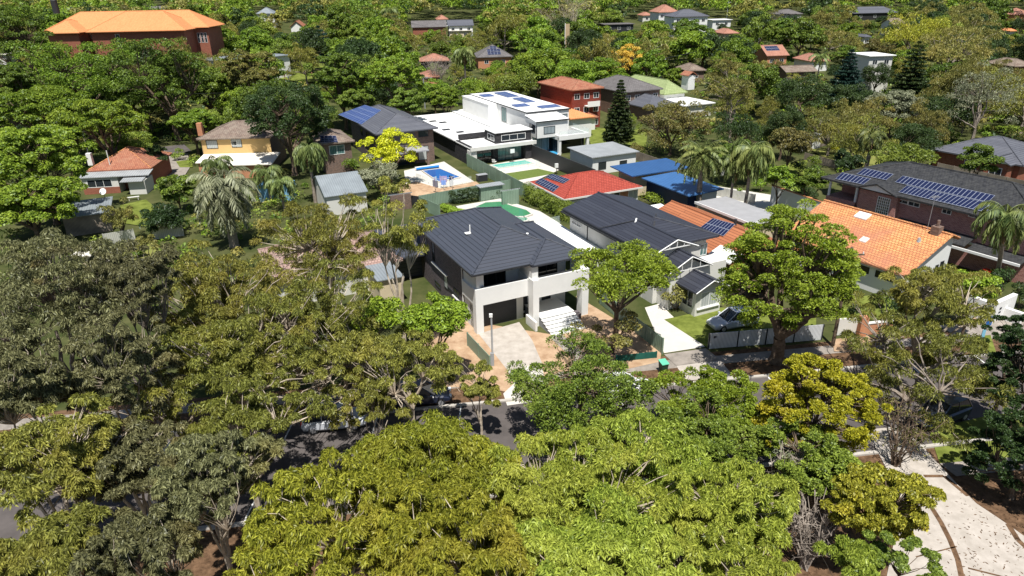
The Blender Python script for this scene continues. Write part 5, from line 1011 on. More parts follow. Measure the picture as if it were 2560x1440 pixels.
h = house_px('school_hall', 'grey-green roofed hall with dark upper windows right of the school', 'hall', (490, 148), (560, 155), 6.5, 22, 'white_wall', 'roof_tin', th=R(-38), zg=at(530, 200).z, kind='flat', wins=2, wmat='black_glass'); FARBOX.append((485, 108, 570, 200, 150))
FARBOX += [(1405, 190, 1530, 300, 135), (1520, 185, 1640, 250, 150), (1585, 215, 1745, 280, 140), (1640, 165, 1760, 240, 150), (1135, 235, 1475, 400, 105), (735, 140, 800, 210, 170)]
# ---------------------------------------------------------------- trees one by one
def tree(kind, name, label, px, py, w, h, Y, mat, bark='bark_brown', foot=None, shared=False, group=None, seed=None, **k):
    """crown centre at a photo pixel at distance Y, crown w x h pixels"""
    TS_[0] += 1; sd_ = seed or 100+TS_[0]*7; c = at_y(px, py, Y); dp = depth(c); Rx = w/2*dp/F_PX*1.1; Rz = h/2*dp/F_PX*1.0
    gz = terr(c.x, c.y); c.z = max(c.z, gz+Rz*.6)
    f = None
    if foot: f = at(*foot); f = Vector((f.x, f.y, gz))
    if shared: return place_tree(name, kind, label, c, Rx, Rz, gz, mat, M[bark], sd_, group=group, **k)
    return build_tree(name, kind, label, c, Rx, Rz, gz, M[mat], M[bark], sd_, base=f, group=group, **k)
TS_ = [0]
GD = dict(leaf=.8, dens=2.3)
# grey-green gums at the left edge
t = lambda *a, **k: tree('gum', 'gum_tree', *a, **{**dict(bark='bark_pale', nc=170, cs=.125, leaf=.56, dens=1.45, fork=.3, low=-.8, lobes=.5), **k})
t('tall grey-green gum with drooping leaves at the left edge, highest of the dark gums', 110, 720, 400, 250, 37, 'l_gumdark', bark='bark_grey')
t('grey-green gum standing just right of the tall one at the left edge', 300, 700, 210, 200, 37, 'l_gumdark', bark='bark_grey')
t('dark gum with brownish new leaves at the left edge, half way down', 60, 960, 250, 230, 30, 'l_gumdark')
t('dark drooping gum between the olive gum and the left edge', 285, 900, 230, 280, 33, 'l_gumdark')
t('khaki gum low at the left edge with yellowish tips', 110, 1150, 330, 210, 26, 'l_gum', bark='bark_pale')
t('dark gum left of the shaded road gap', 330, 1160, 270, 220, 28, 'l_gumdark')
t('dark gum over the shaded road gap at the bottom', 520, 1200, 260, 220, 25, 'l_gumdark')
t('olive gum in the bottom left corner', 90, 1390, 330, 200, 20.5, 'l_gum')
t('olive gum right of the bottom left corner, its base cut by the frame', 330, 1360, 300, 200, 21.5, 'l_gumdark')
# large olive gums in the left centre
o_ = lambda *a, **k: tree('gum', 'gum_tree', *a, **{**dict(bark='bark_pale', nc=170, cs=.12, leaf=.54, dens=1.45, fork=.3, limb=.6, low=-.8, lobes=.5), **k})
o_('wide olive gum in front of the dry backyard and cream shed', 520, 740, 300, 230, 44, 'l_gum')
o_('tall olive gum in front of the grey gabled shed', 800, 610, 300, 240, 52, 'l_gum', nc=150)
o_('slender pale trunked gum against the charcoal roofed house', 990, 590, 190, 200, 49, 'l_gum', nc=60, cs=.17)
o_('big olive gum with thick pale limbs at left centre', 560, 900, 400, 260, 37, 'l_gum', nc=240, cs=.1)
o_('olive gum in front of the faded pink tiles', 760, 790, 290, 220, 43, 'l_gum')
o_('olive gum above the silver car', 850, 880, 250, 190, 40, 'l_gum')
o_('olive gum left of the silver car with a bare pale limb', 600, 1050, 290, 170, 32, 'l_gum', nc=90)
o_('sparse gum beside the kerb behind the parked dark car', 1020, 900, 260, 170, 40, 'l_gum', nc=110)
o_('small feathery gum left of the main driveway', 1200, 970, 130, 140, 38.5, 'l_gum', nc=60)
o_('small round gum right of the silver car', 935, 1010, 100, 90, 36, 'l_gum', nc=40)
tree('round', 'leafy_tree', 'fresh green tree against the brick side wall of the new house', 1085, 800, 180, 130, 45.5, 'l_bright', nc=34, cs=.24, leaf=.6, dens=1.4)
tree('round', 'leafy_tree', 'low fresh green tree showing through the olive gums', 950, 790, 150, 100, 44, 'l_bright', nc=24, leaf=.6, dens=1.3)
# yellow-green canopy along the bottom
c_ = lambda *a, **k: tree('gum', 'wattle_tree', *a, **{**dict(bark='bark_pale', nc=260, cs=.105, leaf=.54, dens=1.6, lobes=.32, low=-.6, flat=.85), **k})
c_('large domed yellow-green gum below the silver car', 1050, 1175, 440, 260, 26.5, 'l_gold')
c_('golden green dome at the bottom left of the canopy', 820, 1350, 420, 280, 21, 'l_gold')
c_('yellow-green gum crown right of the large dome', 1180, 1180, 300, 220, 27.5, 'l_gold', nc=170)
c_('yellow-green crown at the bottom edge under the large dome', 1120, 1400, 430, 260, 20, 'l_gold')
c_('lime crown in the centre of the bottom canopy', 1420, 1250, 380, 260, 25, 'l_lime')
c_('lime dome with weeping leaves right of the centre canopy', 1650, 1180, 370, 230, 28, 'l_lime')
c_('lime crown at the bottom edge right of centre', 1500, 1420, 440, 240, 19.5, 'l_lime')
c_('rounded lime tree at the right end of the bottom canopy', 1840, 1290, 320, 250, 24.5, 'l_lime')
c_('low lime crown at the bottom edge under the rounded one', 1840, 1440, 380, 160, 20, 'l_lime', nc=70)
c_('small lime bush near the bottom edge beside the concrete drive', 2130, 1405, 130, 110, 21, 'l_lime', nc=34, cs=.24)
# roadside trees
b_ = lambda *a, **k: tree('round', 'leafy_tree', *a, **{**dict(nc=150, cs=.13, leaf=.42, dens=1.4, low=-.85, lobes=.28), **k})
b_('glossy green tree with pale twigs in front of the main driveway', 1450, 985, 350, 210, 37, 'l_broad', style='whorl', flat=.8)
b_('fresh green roadside tree right of the glossy one, upper lobe', 1790, 1010, 260, 150, 37, 'l_bright', style='whorl')
b_('darker green roadside tree below the fresh green lobe', 1770, 1095, 270, 160, 33, 'l_broad', style='whorl')
b_('tall yellow flowering tree beside the road', 2045, 1010, 285, 300, 34, 'l_yellow', style='whorl', nc=230, cs=.11, lobes=.14, inner=.2)
b_('glossy green tree tucked below the yellow flowering tree', 2050, 1165, 250, 150, 30, 'l_broad', style='whorl')
b_('yellow-green bushy tree left of the concrete drive', 2200, 1270, 250, 210, 26, 'l_yelolive', style='droop', nc=170, cs=.12, leaf=.42, dens=1.5)
b_('dark green bush at the bottom left of the concrete drive', 2230, 1410, 230, 130, 21.5, 'l_broad', nc=40, leaf=.45)
# street trees
tree('round', 'street_tree', 'umbrella shaped fresh green tree in front of the pale neighbour', 1555, 690, 265, 130, 49.5, 'l_bright', foot=(1525, 885), nc=60, cs=.2, leaf=.55, dens=1.6, low=-.15, lobes=.15, fork=.55, flat=.6, style='whorl')
tree('round', 'small_tree', 'low leafy branches beside the green fence of the main yard', 1520, 820, 170, 90, 48.6, 'l_olive', nc=16, cs=.2, leaf=.5, dens=.8)
tree('fig', 'street_tree', 'very large dense street tree with layered crown by the white slat fence', 1965, 690, 340, 350, 47.5, 'l_bright', foot=(1942, 905), nc=190, cs=.13, leaf=.42, dens=1.5, low=-.8, lobes=.3, fork=.3, limb=.9, trunk_r=.55, inner=.15, flat=.5, style='whorl')
o_('weeping gum in front of the orange roof, upper crown', 2325, 735, 250, 170, 46, 'l_gum', nc=130)
o_('weeping gum spreading over the road at the right', 2310, 895, 330, 260, 41, 'l_gum', foot=(2250, 1050), nc=120, cs=.12, bark='bark_grey')
tree('round', 'leafy_tree', 'bright green tree behind the weeping gum near the white gate', 2440, 715, 120, 90, 52, 'l_bright', nc=26, leaf=.6, dens=1.2)
b_('dark glossy tree filling the right edge over the parked car', 2570, 930, 190, 280, 37, 'l_dark', style='whorl')
b_('dark glossy tree at the right edge above the side path', 2570, 1120, 230, 240, 32, 'l_dark', style='whorl')
b_('dark glossy tree at the upper right of the side road', 2550, 830, 150, 130, 41, 'l_dark', style='whorl', nc=30)
# big billowing trees at the left
f_ = lambda *a, **k: tree('fig', 'broadleaf_tree', *a, **{**dict(nc=120, cs=.155, leaf=.85, dens=1.1, lobes=.25, low=-.7), **k})
f_('towering bright green tree at the left edge beside the brick cottage', 95, 400, 230, 200, 88, 'l_fig', leaf=.8, dens=1.3)
f_('lower bright green tree beneath the towering one at the left edge', 70, 510, 230, 150, 80, 'l_fig', leaf=.8, dens=1.3)
f_('rounded mid green fig in front of the school, right of the left cluster', 412, 190, 225, 225, 142, 'l_fig2')
f_('wide bright green fig in front of the left half of the school', 190, 190, 290, 180, 146, 'l_fig')
f_('dark green tree at the top left corner beside the school roof', 30, 90, 190, 200, 165, 'l_fig2')
f_('bright green crown between the big figs and the brick cottage', 260, 300, 200, 110, 112, 'l_fig')
f_('bright green crown behind the towering tree at the left edge', 110, 265, 220, 110, 118, 'l_fig')
f_('mid green crown at the left edge below the pale flat roof', 20, 215, 140, 100, 130, 'l_fig2')
f_('green crown above the brown roofed ochre house', 480, 302, 110, 56, 128, 'l_fig')
f_('olive green tree left of the playing field', 630, 180, 130, 110, 158, 'l_olive')
f_('very dark round tree right of the ochre house', 715, 290, 220, 180, 112, 'l_dark', nc=120, cs=.14, leaf=.7, dens=1.2, lobes=.12, flat=.9)
f_('billowing green tree behind the dark round tree', 850, 185, 150, 110, 150, 'l_fig2')
f_('green tree behind the grey tiled house with blue panels', 985, 185, 130, 130, 148, 'l_fig')
f_('small green tree at the street behind the white flat roof', 1115, 250, 70, 60, 152, 'l_fig')
f_('round green street tree left of that small tree', 1020, 255, 90, 70, 140, 'l_fig2')
f_('low green tree in front of the grey tiled house ridge', 890, 250, 90, 60, 145, 'l_fig2')
tree('round', 'leafy_tree', 'bright yellow-green tree beside the deep blue pool', 970, 372, 150, 95, 104, 'l_yellow2', nc=44, cs=.2, leaf=.9, dens=.8)
tree('round', 'leafy_tree', 'silvery green tree in front of the yellow-green one', 950, 435, 95, 85, 97, 'l_silver', nc=34, leaf=.7, dens=1)
tree('round', 'leafy_tree', 'golden yellow flowering tree on the slope behind the taupe roof', 1565, 150, 100, 84, 196, 'l_goldtree', nc=60, cs=.18, leaf=1.2, dens=.6)
tree('round', 'leafy_tree', 'brownish green dome shaped tree right of the tall pine', 1680, 315, 150, 130, 122, 'l_brown', nc=70, cs=.2, leaf=.8)
tree('grey', 'tall_tree', 'tall sparse khaki tree right of the green tiled house', 1835, 230, 150, 170, 126, 'l_olive', nc=60, cs=.16, leaf=.9, bark='bark_grey')
tree('grey', 'tall_tree', 'dark lower tree under the tall sparse khaki one', 1840, 330, 150, 110, 117, 'l_dark', nc=50)
tree('round', 'leafy_tree', 'olive green tree left of the white shed on the right', 1975, 360, 100, 70, 105, 'l_brown', nc=40)
tree('dense', 'dark_tree', 'dark evergreen clump left of the blue-green conifer', 2010, 240, 130, 90, 140, 'l_dark')
tree('dense', 'dark_tree', 'dark evergreen clump right of the blue-green conifer', 2130, 255, 110, 90, 138, 'l_dark')
tree('dense', 'dark_tree', 'dark evergreen behind the yellow blossomed tree', 2340, 300, 150, 120, 130, 'l_dark')
tree('round', 'leafy_tree', 'tree with cream-yellow blossom patches at right centre', 2235, 265, 120, 90, 130, 'l_silver', nc=60, cs=.2)
tree('grey', 'tall_tree', 'tall silvery gum with visible pale trunk at the far right', 2460, 235, 150, 170, 124, 'l_silver', nc=50, bark='bark_grey', leaf=.9)
tree('gum', 'gum_tree', 'golden tipped gum on the slope at the upper right', 2370, 130, 200, 110, 178, 'l_olive', nc=90, cs=.16, leaf=1.3, bark='bark_grey')
tree('gum', 'gum_tree', 'golden green gum below the slope gum at upper right', 2300, 90, 150, 80, 200, 'l_gold', nc=60, leaf=1.4, bark='bark_grey')
tree('round', 'leafy_tree', 'green shrubby tree between the fan palm and the dark roof', 2260, 390, 130, 64, 93, 'l_broad', nc=40, leaf=.7)
tree('round', 'leafy_tree', 'compact dark green tree beside the brick house with white gables', 2450, 400, 84, 84, 86, 'l_fig2', nc=44, leaf=.6, dens=1.2)
tree('round', 'leafy_tree', 'dark bushy tree beside the fan palm trunk', 2125, 400, 74, 60, 94, 'l_dark', nc=30, leaf=.8)
tree('round', 'leafy_tree', 'spreading green tree behind the queen palm near the courtyard', 1950, 445, 90, 70, 88, 'l_fig', nc=34, leaf=.8)
tree('round', 'leafy_tree', 'green tree between the courtyard and the dark roofed house', 2030, 450, 70, 60, 86, 'l_fig2', nc=30, leaf=.8)
tree('round', 'small_tree', 'dark green garden tree right of the left lawn', 405, 548, 110, 70, 82, 'l_dark', nc=40, leaf=.7)
tree('grey', 'small_tree', 'spindly olive tree between the grey carport and left lawn', 295, 540, 90, 90, 80, 'l_olive', nc=30, leaf=.7)
tree('round', 'small_tree', 'small leafy tree by the wall of the old cottage', 385, 390, 60, 56, 112, 'l_dark', nc=24)
tree('round', 'small_tree', 'yellowish shrubby tree left of the grey-green palm', 440, 470, 90, 80, 92, 'l_broad', nc=34)
tree('round', 'small_tree', 'small tree in the backyard in front of the pale fence', 365, 610, 60, 50, 72, 'l_olive', nc=20, leaf=.6)
# conifers and palms
p_ = at(1545, 372); conifer('pine_tree', 'tall dark pine behind the white garage', p_, p_.z, 2.9, 12.5, M['l_conifer'], M['bark_brown'], 3, tiers=20, leaf=.5, power=.75, dens=1.2)
p_ = at(2105, 270); conifer('conifer', 'blue-green conical conifer on the slope', p_, p_.z, 4.2, 13, M['l_bluecon'], M['bark_brown'], 4, leaf=.7, power=.8, tiers=16)
p_ = at(2262, 275); conifer('conifer', 'very dark conifer right of the blue-green one', p_, p_.z, 4.6, 15, M['l_conifer'], M['bark_brown'], 5, leaf=.7, power=.7, tiers=16)
p_ = at(805, 150); conifer('cedar_tree', 'layered cedar beside the red gabled house', p_, p_.z, 6, 11, M['l_bluecon'], M['bark_brown'], 6, leaf=.9, tiers=8, power=.8)
p_ = at(2540, 200); conifer('conifer', 'thin dark conifer at the far right', p_, p_.z, 2, 9, M['l_conifer'], M['bark_brown'], 7, leaf=.7)
def pm(label, px, py, Y, size, foot=None, name='palm_tree', **k):
    c = at_y(px, py, Y); gz = terr(c.x, c.y); f = at(*foot) if foot else None; TS_[0] += 1
    return palm(name, label, c, gz, size, M[k.pop('mat', 'l_palm')], M[k.pop('bark', 'bark_grey')], 900+TS_[0], base=f, **k)
pm('stout date palm with arching fronds behind the blue sheds', 1757, 392, 87, 4.2, nf=44, droop=1.0, rise=.75, trunk_r=.35, leaflet=.28, dead=0)
pm('queen palm with long hanging fronds right of the date palm', 1880, 375, 84, 4.6, nf=26, droop=1.9, rise=.6, trunk_r=.2, leaflet=.4)
pm('slim queen palm against the left gable of the blue sheds', 1838, 400, 85, 3.6, nf=18, droop=1.9, rise=.5, trunk_r=.16, leaflet=.4, dead=1)
pm('fan palm with dead brown skirt beside the dry lawn', 2180, 342, 97, 2.6, nf=40, droop=1.2, rise=.8, trunk_r=.3, fan=True, leaflet=.6, dead=22)
pm('queen palm with orange dead fronds at the right edge in front of plum bricks', 2515, 540, 57, 3.6, nf=22, droop=1.7, rise=.7, trunk_r=.2, leaflet=.42, foot=(2490, 705), dead=3)
pm('large grey-green palm with long plumes left of centre', 560, 480, 78, 5.2, nf=40, droop=1.25, rise=.9, trunk_r=.5, leaflet=.42, dead=10, mat='l_silver')
pm('queen palm with a bare trunk left of the grey gabled shed', 770, 370, 96, 3.9, nf=24, droop=1.8, rise=.5, trunk_r=.22, leaflet=.42, dead=4)
pm('small palm below the dark round tree', 665, 430, 96, 3.4, nf=20, droop=1.4, rise=.6, leaflet=.45, trunk_r=.15)
pm('small yellowish palm beside the pale blue shed', 700, 455, 92, 3.0, nf=18, droop=1.4, rise=.6, leaflet=.45, trunk_r=.15)
pm('bushy palm in front of the cream lean-to roof', 540, 410, 96, 3.4, nf=24, droop=1.4, rise=.7, leaflet=.45, trunk_r=.18)
pm('far palm on the slope beside the roof with solar gable', 1160, 128, 185, 4.6, nf=22, droop=1.5, rise=.6, leaflet=.5, trunk_r=.25)
pm('far palm above the billowing trees left of centre', 975, 28, 285, 5, nf=22, droop=1.3, rise=.7, leaflet=.6, trunk_r=.3, dead=0)
pm('thin palm in front of the orange hip roof', 2052, 142, 168, 3.4, nf=16, droop=1.2, rise=.6, leaflet=.5, trunk_r=.16, dead=0)
pm('far palm with grey-green fronds above the billboard', 1345, 50, 270, 5, nf=20, droop=1.6, rise=.6, leaflet=.6, trunk_r=.3, dead=0)
# hedges and shrubs
hz = lambda *p: [tuple(at(x, y, 0)) for x, y in p]
hedge('hedge', 'dense yellow-green hedge between the kidney pool and the red roofed house', hz((1312, 500), (1430, 556)), 1.6, 2.0, M['l_broad'], 31, dens=420)
hedge('hedge', 'dark green hedge against the green fence behind the kidney pool', hz((1130, 510), (1195, 502)), 1.2, 1.6, M['l_dark'], 32, dens=360)
hedge('hedge', 'dark green hedge left of the green locker shed', hz((1205, 500), (1245, 494)), 1.2, 1.7, M['l_dark'], 33, dens=360)
hedge('hedge', 'low fresh green hedge beside the kidney pool terrace', hz((1105, 528), (1165, 545)), .9, .9, M['l_bright'], 34, dens=300)
hedge('hedge', 'low clipped hedge beyond the white stained wall', hz((1960, 462), (2040, 500)), 1.0, 1.1, M['l_dark'], 35, dens=260)
SH = [('fresh green bush behind the pale neighbour roof', 1640, 510, 4, 1.6, 'l_bright'), ('spiky leafed plant beside the blue shed', 1680, 505, 1.8, 2, 'l_broad'), ('green shrub at the foot of the pale neighbour wall', 1690, 775, 2.2, 2.4, 'l_olive'), ('small round shrub on the right lawn', 2130, 795, 1.2, 1.6, 'l_dark'),
 ('shrub with white flowers beside the cottage', 395, 400, 2.4, 2.2, 'l_silver'), ('bush on the right lawn near the gum', 2200, 770, 1.6, 1.6, 'l_broad'), ('round bush beside the timber fence', 2085, 388, 2.5, 1.8, 'l_yellow'), ('leafy plant in front of the white gate wall', 2240, 800, 2.2, 2.4, 'l_dark'),
 ('potted shrub in the tan courtyard', 1850, 500, 1.6, 1.8, 'l_bright'), ('bush below the small white shed', 2035, 425, 3, 2.2, 'l_broad'), ('dark bush behind the right lawn', 1990, 440, 3, 2.6, 'l_dark'), ('shrub in the corner of the bare soil yard', 880, 430, 3, 2.4, 'l_fig'), ('bush between the cottage and the ochre house', 450, 400, 2.5, 2, 'l_broad'),
 ('bush on the backyard lawn', 345, 645, 1.8, 1.2, 'l_fig2'), ('leafy shrub beneath the queen palm', 1900, 480, 3, 2, 'l_fig'), ('dark leafy shrub along the plum brick house', 2500, 735, 3, 2.5, 'l_dark'), ('leafy shrub beside the red and yellow bins', 2545, 770, 2.4, 2.4, 'l_dark'), ('shrub under the pine on the rear lawn', 1590, 385, 2.5, 2, 'l_brown')]
for i, (lb, px, py, w_, h_, mt) in enumerate(SH): shrub('shrub', lb, at(px, py, 0), w_, h_, M[mt], 50+i, leaf=.24)
bare_shrub('bare_tree', 'twiggy half bare tree between the road and the concrete drive', at(2235, 1165, 0), 4.2, 5.2, 61, M['bark_brown'], n=15, leafmat_=M['l_olive'])
bare_shrub('dead_shrub', 'grey dead shrub between the lime tree and yellow tree', at(1960, 1300, 0), 3.2, 5.5, 62, M['twig'], n=40, leafmat_=M['l_silver'])
bare_shrub('dead_shrub', 'pale leafless branches right of the lime canopy', at(2010, 1420, 0), 3, 5.0, 63, M['twig'], n=36)
bare_shrub('bare_tree', 'leafless brown tree beside the pinkish far roof', at(1095, 215), 9, 8, 64, M['twig'], n=40, tn=4)
bare_shrub('bare_tree', 'large pale leafless gum on the far slope', at_y(1420, 60, 262)-Vector((0, 0, 6)), 26, 17, 65, M['bark_pale'], n=26)
bare_shrub('bare_tree', 'small leafless tree beside the small white shed', at(2070, 375, 0), 4, 5, 66, M['bark_pale'], n=8)

# ---------------------------------------------------------------- the many trees of the slope
LAND = [('the school', 300, 110), ('the playing field', 800, 175), ('the dark terrace roof', 1080, 70), ('the roof with solar gable', 1235, 140), ('the golden tree', 1565, 150), ('the orange roofed white house', 1690, 45),
        ('the green tiled roof', 1700, 205), ('the orange brick house', 1945, 130), ('the blue-green conifer', 2105, 190), ('the castle-like house', 2245, 55), ('the golden green gum', 2330, 110), ('the brick flats', 1460, 245), ('the grey tiled house', 940, 290), ('the ochre house', 560, 340), ('the white tower house', 660, 40), ('the far right roofs', 2530, 100)]
bpy.context.view_layer.update()
FOOT = []
for e in list(C.objects):
    if e.type == 'EMPTY' and e.get('category') in ('house', 'flats', 'school', 'hall', 'shed', 'garage', 'building', 'outbuilding', 'carport'):
        P = [ch.matrix_world @ Vector(c) for ch in e.children if ch.type == 'MESH' for c in ch.bound_box]
        FOOT.append((min(p.x for p in P), max(p.x for p in P), min(p.y for p in P), max(p.y for p in P)))
KEEP = FARBOX + [(720, 140, 800, 205, 200), (1000, 330, 1480, 600, 130), (1400, 330, 1600, 430, 130), (1590, 400, 1790, 500, 120), (820, 250, 1100, 440, 110), (380, 355, 480, 470, 108), (195, 355, 400, 520, 100), (280, 500, 400, 690, 75), (445, 300, 660, 420, 112), (1560, 120, 1570, 200, 190), (2320, 340, 2560, 440, 100), (2050, 400, 2560, 600, 60), (1950, 355, 2250, 425, 95), (1540, 240, 1600, 330, 128), (2045, 140, 2160, 230, 150), (2230, 120, 2300, 230, 150), (1470, 250, 1640, 400, 105), (1980, 320, 2070, 365, 110),(1160, 120, 1180, 165, 180)]
rng = random.Random(8); PT = []; CAND = []
for _ in range(9000):
    Y = 100+rng.random()**.7*215; X = rng.uniform(-.82, .82)*Y
    CAND.append((X, Y))
STYLES = [('fig', 'l_fig', 'billowy bright green tree', 30), ('fig', 'l_fig2', 'billowy mid green tree', 22), ('round', 'l_broad', 'rounded light green tree', 12), ('gum', 'l_gum', 'olive green gum', 13), ('dense', 'l_dark', 'dark green evergreen', 10), ('gum', 'l_olive', 'khaki gum', 9), ('round', 'l_brown', 'brownish green tree', 4)]
ITEMS = []; cnt = 0
for X, Y in CAND:
    sp = 8.3 if Y < 200 else 9.6
    if any((X-a)**2+(Y-b)**2 < sp*sp for a, b, _ in PT): continue
    R_ = rng.uniform(4.6, 7.4); H_ = rng.uniform(8.5, 13.5) if Y > 135 else rng.uniform(6, 9)
    if Y < 135: R_ *= .75
    if any(a-R_*.6 < X < b+R_*.6 and c-R_*.6 < Y < d+R_*.6 for a, b, c, d in FOOT): continue
    if any((o.location.x-X)**2+(o.location.y-Y)**2 < (R_+3.5)**2 for o in C.objects if o.type == 'EMPTY' and o.get('category') in ('tree', 'palm')): continue
    gz = terr(X, Y); ok = False
    for att in range(4):
        cz = gz+H_*.62; top = proj((X, Y, gz+H_)); bot = proj((X, Y, gz)); c = proj((X, Y, cz)); rw = R_*F_PX/depth(Vector((X, Y, cz)))
        if any(c[0]-rw*.8 < x1 and c[0]+rw*.8 > x0 and top[1] < y1 and bot[1] > y0 and Y < yy+4 for x0, y0, x1, y1, yy in KEEP):
            R_ *= .72; H_ *= .7
            if H_ < 3.6: break
        else: ok = True; break
    if not ok or bot[1] < -60 or c[0] < -260 or c[0] > 2820: continue
    PT.append((X, Y, R_)); r_ = rng.random()*100; k = 0
    wts = [s[3] for s in STYLES]
    if c[0] > 1850: wts = [14, 16, 10, 20, 22, 14, 4]
    r_ = rng.random()*sum(wts)
    while r_ > wts[k]: r_ -= wts[k]; k += 1
    ITEMS.append((X, Y, R_, H_, k, c))
cells = {}
for it in ITEMS:
    c = it[5]; L = min(LAND, key=lambda l: (l[1]-c[0])**2+((l[2]-c[1])*2.2)**2); dx = c[0]-L[1]; dy = c[1]-L[2]
    rel = 'left of' if dx < -70 else 'right of' if dx > 70 else ('behind' if dy < 0 else 'in front of')
    cells.setdefault((it[4], rel, L[0]), []).append(it)
NUM = 'first second third fourth fifth sixth seventh eighth ninth tenth eleventh twelfth thirteenth fourteenth fifteenth sixteenth seventeenth eighteenth nineteenth twentieth'.split()
NUM += ['twenty-'+n for n in NUM[:9]]+['thirtieth']+['thirty-'+n for n in NUM[:9]]
ORD = ['leftmost']+[n+' from left' for n in NUM[1:]]
n_ = 0
for (k, rel, L), its in cells.items():
    its.sort(key=lambda i: i[5][0])
    for j, (X, Y, R_, H_, _, c) in enumerate(its):
        kind, mt, ds, _w = STYLES[k]; ds_p = ds+'s' if not ds.endswith('s') else ds
        lb = f'{ds} {rel} {L}' if len(its) == 1 else f'{ORD[j]} of {ds_p} {rel} {L}'
        n_ += 1; far = Y > 185; gz = terr(X, Y)
        place_tree({'fig': 'broadleaf_tree', 'round': 'leafy_tree', 'gum': 'gum_tree', 'dense': 'dark_tree'}[kind], kind, lb, Vector((X, Y, gz+H_*.6)), R_, H_*.42, gz, mt, M['bark_grey' if kind == 'gum' else 'bark_brown'], n_*3+k, leafscale=1.25 if far else .85, nl=125 if far else 250, group=f'{ds_p} on the wooded slope')
print('scatter trees', n_)
# the wood beyond: too many to count
g = np.random.default_rng(77); W_ = []; WM = []
y = 300.
while y < 560:
    x = -.85*y
    while x < .85*y:
        X = x+g.uniform(-5, 5); Yy = y+g.uniform(-7, 7); x += 11; gz = terr(X, Yy); R_ = g.uniform(4.5, 8); H_ = g.uniform(9, 16); c = proj((X, Yy, gz+H_*.6)); rw = R_*F_PX/Yy
        if any(c[0]-rw*.6 < x1 and c[0]+rw*.6 > x0 and c[1]-12 < y1 and c[1]+12 > y0 and Yy < yy+10 for x0, y0, x1, y1, yy in FARBOX): continue
        if any(a-3 < X < b+3 and c_-3 < Yy < d+3 for a, b, c_, d in FOOT): continue
        cl, d = clumps(g, (R_, R_, H_*.38), 16, -.3, .2, .25); cl += np.array([X, Yy, gz+H_*.6])
        v = leaves(g, cl, np.full(len(cl), R_*.34), 42, 1.0, .55, 'broad', .65, .5); W_.append(v); WM += [int(g.choice(5, p=[.3, .25, .2, .13, .12]))]*len(v)
    y += 10.5
me = np_mesh('distant_wood', np.concatenate(W_)); o = link('distant_wood', me, None); o['kind'] = 'stuff'; o['label'] = 'tree canopy covering the far slope'
for m_ in ('l_fig', 'l_fig2', 'l_olive', 'l_gum', 'l_dark'): me.materials.append(M[m_])
me.polygons.foreach_set('material_index', np.array(WM, dtype=np.int32))
# low growth filling gardens and verges between the trees
g = np.random.default_rng(21); V = []; KP = [(1000, 395, 1480, 600), (1190, 230, 1620, 440), (820, 250, 1195, 470), (1590, 400, 1960, 540), (1460, 315, 1625, 405), (380, 355, 485, 470), (275, 500, 405, 692), (1950, 360, 2215, 430), (700, 125, 945, 212), (1030, 235, 1150, 290)]
cs_ = []
for _ in range(5200):
    Y = 58+g.random()**.8*250; X = g.uniform(-.82, .82)*Y
    if any(a-.8 < X < b+.8 and c-.8 < Y < d+.8 for a, b, c, d in FOOT): continue
    px, py = proj((X, Y, terr(X, Y)))
    if any(x0 < px < x1 and y0 < py < y1 for x0, y0, x1, y1 in KP): continue
    if Y < 62 and X > -6: continue
    if 5 < X < 52 and 52 < Y < 64: continue
    if 24 < X < 60 and Y < 100 and px > 2030 and py > 430: continue
    cs_.append((X, Y, terr(X, Y)+g.uniform(.1, .8), g.uniform(.6, 1.6)))
c_ = np.array(cs_); near = c_[:, 1] < 130
for m_, n_l, L_ in ((near, 60, .4), (~near, 34, .75)): V.append(leaves(g, c_[m_][:, :3], c_[m_][:, 3], n_l, L_, L_*.5, 'broad', .8))
V = np.concatenate(V); me = np_mesh('undergrowth', V); o = link('undergrowth', me, None); o['kind'] = 'stuff'; o['label'] = 'mixed low bushes and weeds between houses and trees'
ks = ['l_fig', 'l_fig2', 'l_broad', 'l_dark', 'l_olive']; [me.materials.append(M[k]) for k in ks]
mi = np.concatenate([np.repeat(g.integers(0, 5, int(near.sum())), 60), np.repeat(g.integers(0, 5, int((~near).sum())), 34)]); me.polygons.foreach_set('material_index', mi.astype(np.int32))
import bmesh
